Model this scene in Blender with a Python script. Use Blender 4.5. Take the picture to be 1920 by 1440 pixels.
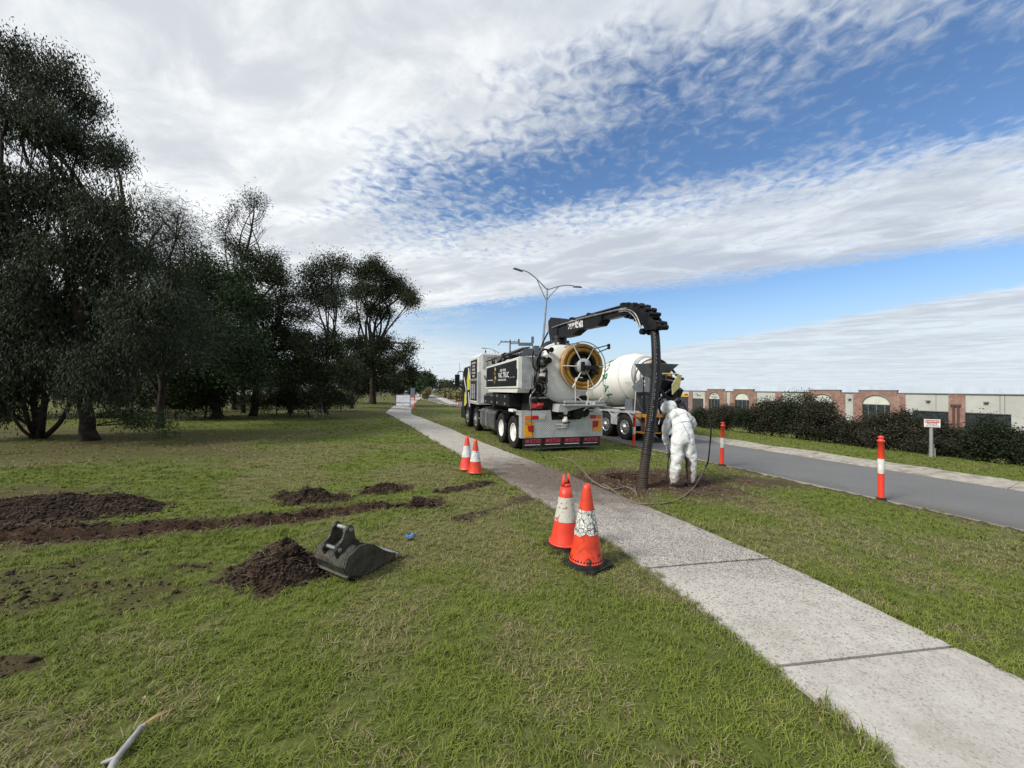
import bpy, math, random
import numpy as np
from mathutils import Vector, Matrix
random.seed(7); rng = np.random.default_rng(7)
R = math.radians
for o in list(bpy.data.objects): bpy.data.objects.remove(o)
S = bpy.context.scene
COL = S.collection
# ---------------------------------------------------------------- camera
FPX = 723.0
ROLL = R(0.6); PITCH = R(0.65)
cam_d = bpy.data.cameras.new("camera"); cam = bpy.data.objects.new("camera", cam_d); COL.objects.link(cam); S.camera = cam
cam_d.sensor_width = 36.0; cam_d.lens = FPX / 1920 * 36.0; cam_d.clip_start = 0.05; cam_d.clip_end = 6000
CAMP = np.array([0, 0, 1.7])
Fw = np.array([0, math.cos(PITCH), math.sin(PITCH)])
R0 = np.array([1.0, 0, 0]); U0 = np.cross(R0, Fw)
Rt = R0 * math.cos(ROLL) + U0 * math.sin(ROLL); Up = -R0 * math.sin(ROLL) + U0 * math.cos(ROLL)
cam.matrix_world = Matrix(((Rt[0], Up[0], -Fw[0], CAMP[0]), (Rt[1], Up[1], -Fw[1], CAMP[1]), (Rt[2], Up[2], -Fw[2], CAMP[2]), (0, 0, 0, 1)))
# ---------------------------------------------------------------- sun, sky, exposure
SUN_AZ = R(-122); SUN_EL = R(41)          # azimuth from +Y, negative = left of the view
SUN_STRENGTH = 2.9; SKY_STRENGTH = 0.1; EXPOSURE = 0.52
S.render.engine = 'CYCLES'
S.view_settings.view_transform = 'Standard'; S.view_settings.look = 'None'
S.view_settings.gamma = 1; S.view_settings.use_curve_mapping = False; S.view_settings.exposure = EXPOSURE
S.render.resolution_x = 1024; S.render.resolution_y = 768
sl = bpy.data.lights.new("sun", 'SUN'); so = bpy.data.objects.new("sun", sl); COL.objects.link(so)
sl.energy = SUN_STRENGTH; sl.angle = R(14); sl.color = (1.0, 0.95, 0.87)
sd = Vector((math.sin(SUN_AZ) * math.cos(SUN_EL), math.cos(SUN_AZ) * math.cos(SUN_EL), math.sin(SUN_EL)))
so.rotation_euler = sd.to_track_quat('Z', 'Y').to_euler(); so.location = sd * 60

class NT:
    """small helper for node trees"""
    def __init__(s, nt): s.nt = nt; nt.nodes.clear()
    def n(s, t, **kw):
        nd = s.nt.nodes.new(t)
        for k, v in kw.items(): setattr(nd, k, v)
        return nd
    def l(s, a, b): s.nt.links.new(a, b)
    def val(s, x, sock):
        if hasattr(x, 'is_output') or isinstance(x, bpy.types.NodeSocket): s.l(x, sock)
        elif isinstance(x, (tuple, list)) and len(x) == 3 and sock.type == 'RGBA': sock.default_value = (*x, 1)
        else: sock.default_value = x
    def m(s, op, a, b=None, c=None, clamp=False):
        nd = s.n('ShaderNodeMath', operation=op, use_clamp=clamp)
        s.val(a, nd.inputs[0])
        if b is not None: s.val(b, nd.inputs[1])
        if c is not None: s.val(c, nd.inputs[2])
        return nd.outputs[0]
    def v(s, op, a, b=None):
        nd = s.n('ShaderNodeVectorMath', operation=op); s.val(a, nd.inputs[0])
        if b is not None: s.val(b, nd.inputs[3 if op == 'SCALE' else 1])
        return nd.outputs[1 if op in ('DOT_PRODUCT', 'LENGTH') else 0]
    def noise(s, vec, scale=5, detail=4, rough=.55, dist=0, col=False):
        nd = s.n('ShaderNodeTexNoise'); s.l(vec, nd.inputs['Vector'])
        nd.inputs['Scale'].default_value = scale; nd.inputs['Detail'].default_value = detail
        nd.inputs['Roughness'].default_value = rough; nd.inputs['Distortion'].default_value = dist
        return nd.outputs[1 if col else 0]
    def vor(s, vec, scale=5, feature='F1', out=0, rnd=1.0):
        nd = s.n('ShaderNodeTexVoronoi', feature=feature); s.l(vec, nd.inputs['Vector'])
        nd.inputs['Scale'].default_value = scale; nd.inputs['Randomness'].default_value = rnd
        return nd.outputs[out]
    def mr(s, x, a, b, c=0, d=1, smooth=False):
        nd = s.n('ShaderNodeMapRange', clamp=True)
        if smooth: nd.interpolation_type = 'SMOOTHSTEP'
        s.val(x, nd.inputs[0])
        for i, q in enumerate((a, b, c, d)): nd.inputs[i + 1].default_value = q
        return nd.outputs[0]
    def mix(s, f, a, b, blend='MIX'):
        nd = s.n('ShaderNodeMix', data_type='RGBA', blend_type=blend); s.val(f, nd.inputs[0]); s.val(a, nd.inputs[6]); s.val(b, nd.inputs[7])
        return nd.outputs[2]
    def attr(s, name, typ='GEOMETRY', out=2):
        nd = s.n('ShaderNodeAttribute', attribute_type=typ, attribute_name=name); return nd.outputs[out]
    def ramp(s, f, pts):
        nd = s.n('ShaderNodeValToRGB'); s.val(f, nd.inputs[0]); cr = nd.color_ramp
        while len(cr.elements) < len(pts): cr.elements.new(.5)
        for e, (p, c) in zip(cr.elements, pts):
            e.position = p; e.color = (*c, 1) if isinstance(c, (tuple, list)) else (c, c, c, 1)
        return nd.outputs[0]

W = bpy.data.worlds.new("World"); S.world = W; W.use_nodes = True
t = NT(W.node_tree)
out = t.n('ShaderNodeOutputWorld'); bg = t.n('ShaderNodeBackground'); t.l(bg.outputs[0], out.inputs[0])
sky = t.n('ShaderNodeTexSky', sky_type='NISHITA', sun_disc=False, sun_elevation=SUN_EL, sun_rotation=SUN_AZ, air_density=1.0, dust_density=1.0, ozone_density=1.2)
tc = t.n('ShaderNodeTexCoord'); D = tc.outputs['Generated']
sx = t.n('ShaderNodeSeparateXYZ'); t.l(D, sx.inputs[0]); dx, dy, dz = sx.outputs
dzc = t.m('MAXIMUM', t.m('ADD', dz, 0.02), 0.03)
sweep = t.noise(D, 2.2, 3)
px_ = t.m('DIVIDE', dx, dzc); py_ = t.m('DIVIDE', dy, dzc)
cw = t.m('ADD', t.m('MULTIPLY', px_, .5), t.m('MULTIPLY', py_, .86))
cc = t.m('ADD', t.m('MULTIPLY', px_, .86), t.m('MULTIPLY', py_, -.5))
cb = t.n('ShaderNodeCombineXYZ'); t.l(t.m('MULTIPLY', cw, 1.0), cb.inputs[0]); t.l(t.m('MULTIPLY', cc, .55), cb.inputs[1])
P = cb.outputs[0]
cb2 = t.n('ShaderNodeCombineXYZ'); t.l(px_, cb2.inputs[0]); t.l(py_, cb2.inputs[1]); P2 = cb2.outputs[0]
n_big = t.noise(P, 1.0, 5, .55, .6)
n_mid = t.noise(P, 3.6, 6, .62, .5)
n_rip = t.noise(P2, 17.0, 4, .55, .5)
den = t.m('MAXIMUM', t.m('SUBTRACT', 3.65, t.m('MULTIPLY', cc, 1.1)), .9)
over = t.m('MAXIMUM', t.m('SUBTRACT', cw, 3.4), 0.0)
cwn = t.m('ADD', t.m('MINIMUM', cw, 3.4), t.m('DIVIDE', t.m('MULTIPLY', over, 1.6), den))
cwd = t.m('ADD', cwn, t.m('MULTIPLY', t.m('SUBTRACT', t.noise(P, .7, 3), .5), t.mr(cw, 2.5, 3.6, 1.2, .5)))
band = t.ramp(t.m('DIVIDE', cwd, 10.0), [(0.0, .95), (.10, .86), (.125, .42), (.155, 0.0), (.19, .08), (.225, .55), (.265, .84), (.322, .74), (.36, .10), (.44, .0), (.475, .12), (.52, .70), (1.0, .78)])
strong = t.mr(cc, -2.9, -.4, 0.0, 1.0, True)             # blue bands fade out to the left
leftlow = t.mr(cc, -6.0, -2.5, 0.3, 1.0, True)
farw = t.mr(cw, 2.6, 3.3, 0, 1, True)
fade = t.m('ADD', t.m('MULTIPLY', strong, t.m('SUBTRACT', 1.0, farw)), t.m('MULTIPLY', leftlow, farw))
cov = t.m('SUBTRACT', 1.0, t.m('MULTIPLY', t.m('SUBTRACT', 1.0, band), t.m('ADD', t.m('MULTIPLY', fade, .88), .12)))
dens = t.m('ADD', t.m('MULTIPLY', cov, 1.3), t.m('MULTIPLY', t.m('SUBTRACT', n_big, .5), t.mr(dz, .0, .06, .15, .95)))
calm = t.mr(dz, .008, .10, 0.0, 1.0)
dens = t.m('ADD', dens, t.m('MULTIPLY', t.m('SUBTRACT', n_mid, .5), t.m('MULTIPLY', calm, .95)))
ripamt = t.mr(cw, .5, 1.2, .25, 1.25)
ripamt = t.m('MULTIPLY', ripamt, t.mr(cw, 2.2, 4.5, 1.0, .3))
dens = t.m('ADD', dens, t.m('MULTIPLY', t.m('SUBTRACT', n_rip, .5), t.m('MULTIPLY', ripamt, t.mr(dz, .03, .12, 0, 1))))
alpha = t.mr(dens, .15, 1.05, 0.0, .97, True)
thick = t.mr(t.m('ADD', t.m('MULTIPLY', n_big, .7), t.m('MULTIPLY', n_mid, .75)), .56, .88, 0, 1, True)
glow = t.mr(t.v('DOT_PRODUCT', D, tuple(Vector((-.52, .62, .42)).normalized())), .45, 1.0, 0, 1, True)
cl_bright = t.mix(glow, (5.9, 6.25, 6.6), (7.2, 7.35, 7.4))
cl_dark = t.mix(glow, (3.7, 4.1, 4.75), (4.8, 5.1, 5.4))
cl = t.mix(thick, cl_bright, cl_dark)
SKYMUL = (.76, .95, 1.13)
skyb = t.mix(1.0, sky.outputs[0], SKYMUL, 'MULTIPLY')
# pale band of air near the horizon
hz = t.mr(dz, 0.0, .22, .55, 0.0, True)
skyb = t.mix(hz, skyb, (3.2, 4.7, 5.9))
colr = t.mix(alpha, skyb, cl)
colr = t.mix(t.mr(dz, 0.0, .27, .55, 0.0, True), colr, (5.2, 5.8, 6.2))
t.l(colr, bg.inputs[0]); bg.inputs[1].default_value = SKY_STRENGTH

# ---------------------------------------------------------------- pixel helpers (photo is 1920x1440)
def ray(px, py):
    d = Fw + Rt * ((px - 960) / FPX) + Up * ((720 - py) / FPX); return d
def at(px, py, depth):
    d = ray(px, py); return CAMP + d * (depth / d[1])
def proj(P):
    q = np.asarray(P, float) - CAMP
    z = q @ Fw; z = np.where(z < .05, .05, z)
    return 960 + FPX * (q @ Rt) / z, 720 - FPX * (q @ Up) / z
def sstep(a, b, x):
    q = np.clip((np.asarray(x, float) - a) / (b - a), 0, 1); return q * q * (3 - 2 * q)
NV = (.936, .352)
ROADZ = lambda v: np.interp(v, [9.0, 11.5, 13.65], [-.345, -.37, -.47])
def gbase(x, y):
    x = np.asarray(x, float); y = np.asarray(y, float)
    v = NV[0] * x + NV[1] * y; u = -NV[1] * x + NV[0] * y
    z = np.interp(v, [1.6, 4.5, 9.0, 9.1, 13.6, 14.3, 15, 17, 19, 45, 300], [0, -.2, -.31, -.31, -.45, -.37, -.33, -.36, -.5, -6.5, -6.5])
    far = sstep(105, 170, u)
    zf = np.interp(v, [1.6, 9, 14, 20, 300], [0, -.3, -.4, -.4, -.4])
    return z * (1 - far) + zf * far
def gpt(px, py, dz=0.0):
    """point of the ground seen at a pixel of the photo"""
    d = ray(px, py); z = 0.0
    for _ in range(14):
        k = (z + dz - CAMP[2]) / d[2]; p = CAMP + d * k
        z = .5 * z + .5 * float(gbase(p[0], p[1]))
    return np.array([p[0], p[1], float(gbase(p[0], p[1])) + dz])
def vnoise(x, y, s, seed=0):
    """cheap smooth value noise"""
    x = np.asarray(x, float) / s + seed * 17.3; y = np.asarray(y, float) / s + seed * 31.7
    xi = np.floor(x).astype(int); yi = np.floor(y).astype(int); fx = x - xi; fy = y - yi
    def h(a, b):
        n = (a * 374761393 + b * 668265263 + seed * 974711) & 0x7fffffff
        n = ((n ^ (n >> 13)) * 1274126177) & 0x7fffffff
        return ((n ^ (n >> 16)) & 0xffff) / 65535.0
    fx = fx * fx * (3 - 2 * fx); fy = fy * fy * (3 - 2 * fy)
    return (h(xi, yi) * (1 - fx) + h(xi + 1, yi) * fx) * (1 - fy) + (h(xi, yi + 1) * (1 - fx) + h(xi + 1, yi + 1) * fx) * fy

# ---------------------------------------------------------------- materials
MATS = {}
def M(name, c1, c2=None, scale=5.0, rough=.6, metal=0.0, bump=0.0, bscale=None, detail=5, lo=.38, hi=.62, spec=.5, coat=0, c3=None, s3=1.0, lo3=.55, hi3=.7):
    if name in MATS: return MATS[name]
    m = bpy.data.materials.new(name); m.use_nodes = True; q = NT(m.node_tree); MATS[name] = m
    o = q.n('ShaderNodeOutputMaterial'); b = q.n('ShaderNodeBsdfPrincipled'); q.l(b.outputs[0], o.inputs[0])
    tcn = q.n('ShaderNodeTexCoord').outputs['Object']
    b.inputs['Roughness'].default_value = rough; b.inputs['Metallic'].default_value = metal; b.inputs['Specular IOR Level'].default_value = spec
    if coat: b.inputs['Coat Weight'].default_value = coat
    if c2 is None: c2 = tuple(x * .8 for x in c1)
    f = q.mr(q.noise(tcn, scale, detail), lo, hi)
    c = q.mix(f, c1, c2)
    if c3 is not None: c = q.mix(q.mr(q.noise(tcn, s3, 5, .65), lo3, hi3), c, c3)
    q.l(c, b.inputs['Base Color'])
    if metal < .5: q.l(q.mr(f, 0, 1, max(rough - .08, .05), min(rough + .1, 1)), b.inputs['Roughness'])
    if bump:
        bn = q.n('ShaderNodeBump'); bn.inputs['Strength'].default_value = bump; bn.inputs['Distance'].default_value = .02
        q.l(q.noise(tcn, bscale or scale * 4, 5, .6), bn.inputs['Height']); q.l(bn.outputs[0], b.inputs['Normal'])
    return m
def matnodes(name):
    m = bpy.data.materials.new(name); m.use_nodes = True; q = NT(m.node_tree); MATS[name] = m
    o = q.n('ShaderNodeOutputMaterial'); b = q.n('ShaderNodeBsdfPrincipled'); q.l(b.outputs[0], o.inputs[0])
    return m, q, b, o
def bump(q, b, h, strength=.5, dist=.02):
    bn = q.n('ShaderNodeBump'); bn.inputs['Strength'].default_value = strength; bn.inputs['Distance'].default_value = dist
    q.l(h, bn.inputs['Height']); q.l(bn.outputs[0], b.inputs['Normal'])

# ---------------------------------------------------------------- mesh helpers
def nmesh(name, V, F, smooth=False):
    me = bpy.data.meshes.new(name); V = np.asarray(V, np.float32); F = np.asarray(F, np.int32); k = F.shape[1]
    me.vertices.add(len(V)); me.vertices.foreach_set('co', V.ravel())
    me.loops.add(F.size); me.loops.foreach_set('vertex_index', F.ravel())
    me.polygons.add(len(F)); me.polygons.foreach_set('loop_start', np.arange(0, F.size, k, dtype=np.int32))
    me.polygons.foreach_set('loop_total', np.full(len(F), k, np.int32))
    if smooth: me.polygons.foreach_set('use_smooth', np.ones(len(F), bool))
    me.update(calc_edges=True); return me
def obj(name, me, mat=None, parent=None):
    o = bpy.data.objects.new(name, me); COL.objects.link(o)
    if mat is not None and me is not None:
        me.materials.clear()
        for mm in (mat if isinstance(mat, (list, tuple)) else [mat]): me.materials.append(mm)
    if parent is not None: o.parent = parent
    return o
def tag(o, label=None, cat=None, group=None, kind=None):
    if label: o['label'] = label
    if cat: o['category'] = cat
    if group: o['group'] = group
    if kind: o['kind'] = kind
    return o
def thing(name, label, cat, loc=(0, 0, 0), rz=0.0, group=None, rot=None):
    o = bpy.data.objects.new(name, None); COL.objects.link(o); o.location = [float(q) for q in loc]
    o.rotation_euler = rot if rot else (0, 0, rz); o.empty_display_size = .1
    return tag(o, label, cat, group)
def copy_thing(root, name=None):
    r = root.copy(); COL.objects.link(r)
    for ch in root.children:
        c = ch.copy(); COL.objects.link(c); c.parent = r
        for g in ch.children:
            d = g.copy(); COL.objects.link(d); d.parent = c
    return r
SPLIT = set("mudguard drum_support rear_deck light_trim door_clamp gauge_marks guard_bracket step chrome_pipes vent_grille rack_pipe control_hose hydraulic_line latch tank_strap flange side_shield yellow_livery white_livery window rear_pedestal pin ring insulators light_panel eyes_and_mouth shop_lettering_none sign_dark_field door swoosh grab_rail boom_ram drum_seam guard_rail wound_cable ochre_hose marker subframe bumper emblem door_ram exhaust door_bracket reel_motor tail_platform drain_valve valve_lever rack_arm pipe red_pump boom_base tow_recess slew_motor wall_capping chute_flap spoke port wall_light seam warning_sticker stripe locker_end ear_none hub_bolts_none hydraulic_hoses rear_equipment rear_step rear_bumper chute_frame top_rack discharge_valve door_latch switch_gear cross_arm".split())
ISL = {}
class MB:
    def __init__(s): s.V = []; s.F = []; s.sm = []; s.mi = []; s.cur = 0
    def add(s, vs, fs, smooth=False):
        o = len(s.V); s.V += [tuple(float(c) for c in v) for v in vs]
        for f in fs: s.F.append([i + o for i in f]); s.sm.append(smooth); s.mi.append(s.cur)
        return s
    def mat(s, i): s.cur = i; return s
    def box(s, c, size, rot=None, taper=None):
        hx, hy, hz = [q / 2 for q in size]; vs = []
        for z in (-hz, hz):
            k = 1 if (taper is None or z < 0) else taper
            for x, y in ((-hx, -hy), (hx, -hy), (hx, hy), (-hx, hy)): vs.append(Vector((x * k, y * k, z)))
        if rot is not None:
            m = rot if isinstance(rot, Matrix) else Matrix.Rotation(rot[2], 3, 'Z') @ Matrix.Rotation(rot[1], 3, 'Y') @ Matrix.Rotation(rot[0], 3, 'X')
            vs = [m @ v for v in vs]
        vs = [v + Vector(c) for v in vs]
        return s.add(vs, [(3, 2, 1, 0), (4, 5, 6, 7), (0, 1, 5, 4), (1, 2, 6, 5), (2, 3, 7, 6), (3, 0, 4, 7)])
    def bb(s, a, b):
        return s.box([(p + q) / 2 for p, q in zip(a, b)], [abs(q - p) for p, q in zip(a, b)])
    def tube(s, pts, r, seg=8, cap=True, closed=False):
        pts = [Vector([float(c) for c in p]) for p in pts]; n = len(pts)
        rs = list(r) if hasattr(r, '__len__') else [r] * n
        ring = []; prev = None
        for i, p in enumerate(pts):
            if closed: tg = pts[(i + 1) % n] - pts[i - 1]
            else: tg = pts[min(i + 1, n - 1)] - pts[max(i - 1, 0)]
            if tg.length < 1e-9: tg = Vector((0, 0, 1))
            tg.normalize()
            if prev is None:
                a = Vector((0, 0, 1)) if abs(tg.z) < .9 else Vector((1, 0, 0))
                u = tg.cross(a).normalized()
            else:
                u = (prev - tg * prev.dot(tg))
                u = u.normalized() if u.length > 1e-6 else tg.orthogonal().normalized()
            prev = u; w = tg.cross(u)
            ring.append([p + (u * math.cos(6.28319 * k / seg) + w * math.sin(6.28319 * k / seg)) * rs[i] for k in range(seg)])
        vs = [v for rg in ring for v in rg]; fs = []
        for i in range(n if closed else n - 1):
            j = (i + 1) % n
            for k in range(seg): fs.append((i * seg + k, i * seg + (k + 1) % seg, j * seg + (k + 1) % seg, j * seg + k))
        s.add(vs, fs, True)
        if cap and not closed:
            s.add(ring[0], [tuple(range(seg))[::-1]]); s.add(ring[-1], [tuple(range(seg))])
        return s
    def cyl(s, a, b, r, seg=16, r2=None): return s.tube([a, b], [r, r if r2 is None else r2], seg)
    def lathe(s, prof, c=(0, 0, 0), axis='Z', seg=24, smooth=True, caps=True):
        """prof: (radius, height) pairs along the axis"""
        vs = []; fs = []
        for r, h in prof:
            for k in range(seg):
                a = 2 * math.pi * k / seg; x, y = r * math.cos(a), r * math.sin(a)
                if axis == 'Z': v = (x, y, h)
                elif axis == 'Y': v = (x, h, y)
                else: v = (h, x, y)
                vs.append((v[0] + c[0], v[1] + c[1], v[2] + c[2]))
        n = len(prof)
        for i in range(n - 1):
            for k in range(seg): fs.append((i * seg + k, i * seg + (k + 1) % seg, (i + 1) * seg + (k + 1) % seg, (i + 1) * seg + k))
        if caps: fs += [tuple(range(seg))[::-1], tuple((n - 1) * seg + k for k in range(seg))]
        return s.add(vs, fs, smooth)
    def torus(s, c, R_, r, axis='Y', seg=32, sub=10, a0=0, a1=2 * math.pi):
        full = abs(a1 - a0 - 2 * math.pi) < 1e-4; n = seg
        pts = []
        for i in range(n if full else n + 1):
            a = a0 + (a1 - a0) * i / n; x, y = R_ * math.cos(a), R_ * math.sin(a)
            v = {'Y': (x, 0, y), 'Z': (x, y, 0), 'X': (0, x, y)}[axis]
            pts.append((v[0] + c[0], v[1] + c[1], v[2] + c[2]))
        return s.tube(pts, r, sub, closed=full)
    def prism(s, poly, a, b, plane='XZ', smooth=False):
        """extrude polygon between coordinates a and b along the third axis"""
        def mk(p, h):
            return {'XZ': (p[0], h, p[1]), 'YZ': (h, p[0], p[1]), 'XY': (p[0], p[1], h)}[plane]
        n = len(poly); vs = [mk(p, a) for p in poly] + [mk(p, b) for p in poly]
        fs = [tuple(range(n)), tuple(range(n, 2 * n))[::-1]] + [(i, i + n, (i + 1) % n + n, (i + 1) % n) for i in range(n)]
        return s.add(vs, fs, smooth)
    def quad(s, *p): return s.add(p, [tuple(range(len(p)))])
    def text(s, body, fn, size=1.0, extrude=0.0, bold=True):
        cu = bpy.data.curves.new('lettering', 'FONT'); cu.body = body; cu.size = size; cu.extrude = extrude
        cu.resolution_u = 2; cu.align_x = 'CENTER'; cu.align_y = 'CENTER'
        if bold: cu.offset = size * .018
        o = bpy.data.objects.new('lettering', cu); me = bpy.data.meshes.new_from_object(o)
        s.add([fn(v.co.x, v.co.y, v.co.z) for v in me.vertices], [tuple(p.vertices) for p in me.polygons])
        bpy.data.objects.remove(o); bpy.data.curves.remove(cu); bpy.data.meshes.remove(me); return s
    def islands(s):
        par = {}
        def f(a):
            while par.setdefault(a, a) != a: par[a] = par[par[a]]; a = par[a]
            return a
        key = [(round(v[0], 4), round(v[1], 4), round(v[2], 4)) for v in s.V]
        for fc in s.F:
            r0 = f(key[fc[0]])
            for i in fc[1:]: par[f(key[i])] = r0
        g = {}
        for k, fc in enumerate(s.F): g.setdefault(f(key[fc[0]]), []).append(k)
        return list(g.values())
    def build(s, name, mat=None, parent=None, bevel=0.0):
        if len(s.V) < 6000 and name not in ('lettering', 'small_lettering', 'shop_lettering'):
            g = s.islands()
            if len(g) > 1:
                if name in SPLIT and parent is not None and not isinstance(mat, (list, tuple)):
                    o = None
                    for ks in g:
                        used = sorted(set(i for k in ks for i in s.F[k])); mp = {a: b for b, a in enumerate(used)}
                        m = MB(); m.V = [s.V[i] for i in used]; m.F = [[mp[i] for i in s.F[k]] for k in ks]; m.sm = [s.sm[k] for k in ks]; m.mi = [0] * len(ks)
                        o = m._build(name, mat, parent, bevel)
                    return o
                ISL[name] = max(len(g), ISL.get(name, 0))
        return s._build(name, mat, parent, bevel)
    def _build(s, name, mat=None, parent=None, bevel=0.0):
        me = bpy.data.meshes.new(name); me.from_pydata(s.V, [], s.F)
        me.polygons.foreach_set('use_smooth', s.sm)
        if isinstance(mat, (list, tuple)): me.polygons.foreach_set('material_index', s.mi)
        me.update(); o = obj(name, me, mat, parent)
        if isinstance(mat, (list, tuple)): me.polygons.foreach_set('material_index', s.mi)
        if not any(s.sm) or bevel:
            import bmesh
            bm = bmesh.new(); bm.from_mesh(me); bmesh.ops.recalc_face_normals(bm, faces=bm.faces); bm.to_mesh(me); bm.free()
        if bevel:
            b = o.modifiers.new('bevel', 'BEVEL'); b.width = bevel; b.segments = 2; b.limit_method = 'ANGLE'
        return o
def curve3(pts, n=8):
    """Catmull-Rom through points"""
    P_ = [np.asarray(p, float) for p in pts]; P_ = [2 * P_[0] - P_[1]] + P_ + [2 * P_[-1] - P_[-2]]; o = []
    for i in range(1, len(P_) - 2):
        a, b, c, d = P_[i - 1:i + 3]
        for k in range(n):
            q = k / n; o.append(.5 * ((2 * b) + (-a + c) * q + (2 * a - 5 * b + 4 * c - d) * q * q + (-a + 3 * b - 3 * c + d) * q ** 3))
    o.append(P_[-2]); return o
# ================================================================ GROUND
def seg_dist(px, py, pts):
    """pixel distance to a polyline"""
    best = np.full(np.shape(px), 1e9)
    for (x0, y0), (x1, y1) in zip(pts[:-1], pts[1:]):
        dx_, dy_ = x1 - x0, y1 - y0; L = dx_ * dx_ + dy_ * dy_
        q = np.clip(((px - x0) * dx_ + (py - y0) * dy_) / L, 0, 1)
        best = np.minimum(best, np.hypot(px - x0 - q * dx_, py - y0 - q * dy_))
    return best
def wpoly(pts): return [tuple(gpt(*p)[:2]) for p in pts]
def wdist(x, y, pts): return seg_dist(np.asarray(x, float), np.asarray(y, float), pts)
TRENCH = wpoly([(-260, 1040), (-60, 1022), (104, 1011), (271, 1000), (427, 987), (547, 977), (599, 967), (719, 954), (805, 945)])
ROW2 = wpoly([(835, 922), (870, 914), (912, 905)]); ROW3 = wpoly([(862, 972), (930, 954), (992, 932)])
HOLE = gpt(1195, 901)[:2]
def blob(x, y, px, py, rw, rd):
    c = gpt(px, py); return np.hypot((x - c[0]) / rw, (y - c[1]) / rd)
def dirt_mask(x, y):
    x = np.asarray(x, float); y = np.asarray(y, float)
    n = vnoise(x, y, .35, 1) * .6 + vnoise(x, y, .12, 2) * .4
    n2 = vnoise(x, y, .9, 3)
    m = np.zeros(x.shape)
    dt = wdist(x, y, TRENCH); wid = np.interp(x, [-6, -3.2, -1.6, -.6], [.42, .26, .20, .22])
    m = np.maximum(m, 1.1 * (1 - sstep(wid * .55, wid * 1.4, dt + (n - .5) * .25)))
    m = np.maximum(m, 1.0 * (1 - sstep(.08, .22, wdist(x, y, ROW2) + (n - .5) * .25)))
    m = np.maximum(m, .8 * (1 - sstep(.03, .17, wdist(x, y, ROW3) + (n - .5) * .25)))
    for px, py, rw, rd, s in ((45, 962, 1.25, .75, .95), (205, 950, .75, .36, .9), (90, 925, 1.5, .4, .6), (582, 935, .62, .42, 1), (722, 918, .48, .3, 1), (530, 1072, .42, .34, 1.0), (505, 1108, .16, .16, .8), (60, 1110, 1.1, .42, .62), (130, 1075, .8, .2, .5),
                              (335, 1068, .35, .12, .6), (10, 1250, .22, .1, .8), (740, 1045, .15, .1, .6), (420, 1115, .5, .12, .35), (200, 1050, .5, .2, .5), (640, 1050, .22, .3, .8)):
        m = np.maximum(m, s * (1 - sstep(.7, 1.25, blob(x, y, px, py, rw, rd) + (n - .5) * 1.3)))
    # wet churned ground around the excavation hole
    b = np.hypot((x - HOLE[0] - .15) / 2.5, (y - HOLE[1] + .05) / 1.75)
    m = np.maximum(m, 1.0 * (1 - sstep(.45, 1.15, b + (n - .5) * .55 + (n2 - .5) * .4)))
    b = blob(x, y, 1420, 905, 1.3, .7); m = np.maximum(m, .75 * (1 - sstep(.4, 1.2, b + (n - .5) * .6)))
    b = blob(x, y, 1000, 885, .9, .7); m = np.maximum(m, .5 * (1 - sstep(.4, 1.2, b + (n - .5) * .6)))
    v = NV[0] * x + NV[1] * y
    m = np.maximum(m, .6 * (1 - sstep(.03, .35, np.abs(v - 8.9) + (n - .5) * .45)))
    # leaf litter and bare earth under the left trees
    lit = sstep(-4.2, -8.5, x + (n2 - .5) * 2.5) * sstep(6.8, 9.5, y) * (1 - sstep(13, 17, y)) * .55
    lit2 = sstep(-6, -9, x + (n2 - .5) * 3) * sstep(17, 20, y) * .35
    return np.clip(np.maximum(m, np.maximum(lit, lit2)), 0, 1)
def soil_h(x, y):
    """relief of trench, hole and lumps"""
    n = vnoise(x, y, .10, 8) * .5 + vnoise(x, y, .22, 9) * .5
    h = (vnoise(x, y, 2.2, 10) - .5) * .05 + (vnoise(x, y, .5, 11) - .5) * .018
    near = 1 - sstep(14, 22, y); h = h * near
    dt = wdist(x, y, TRENCH)
    dep = np.interp(x, [-6, -3.2, -1.6, -.9, -.4], [.34, .30, .17, .08, 0.0]); wid = np.interp(x, [-6, -3.2, -1.6, -.6], [.20, .14, .085, .06])
    h = h - dep * (1 - sstep(wid * .6, wid * 1.25, dt + (n - .5) * .10))
    h = h + .05 * n * (1 - sstep(.25, .5, dt)) * sstep(.12, .25, dt)
    b = np.hypot((x - HOLE[0]) / .64, (y - HOLE[1]) / .40) + (n - .5) * .35
    h = h - .42 * (1 - sstep(.72, 1.0, b)) + .05 * sstep(.9, 1.1, b) * (1 - sstep(1.1, 1.6, b))
    m = dirt_mask(x, y); h = h + m * (n - .35) * .06 * near
    for px, py, rw, rd, hh in ((60, 955, 1.5, .9, .05), (205, 946, .8, .45, .05)):
        bb_ = blob(x, y, px, py, rw, rd); h = h + hh * (1 - sstep(.1, 1.05, bb_)) * (.6 + .8 * n)
    return h
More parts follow.
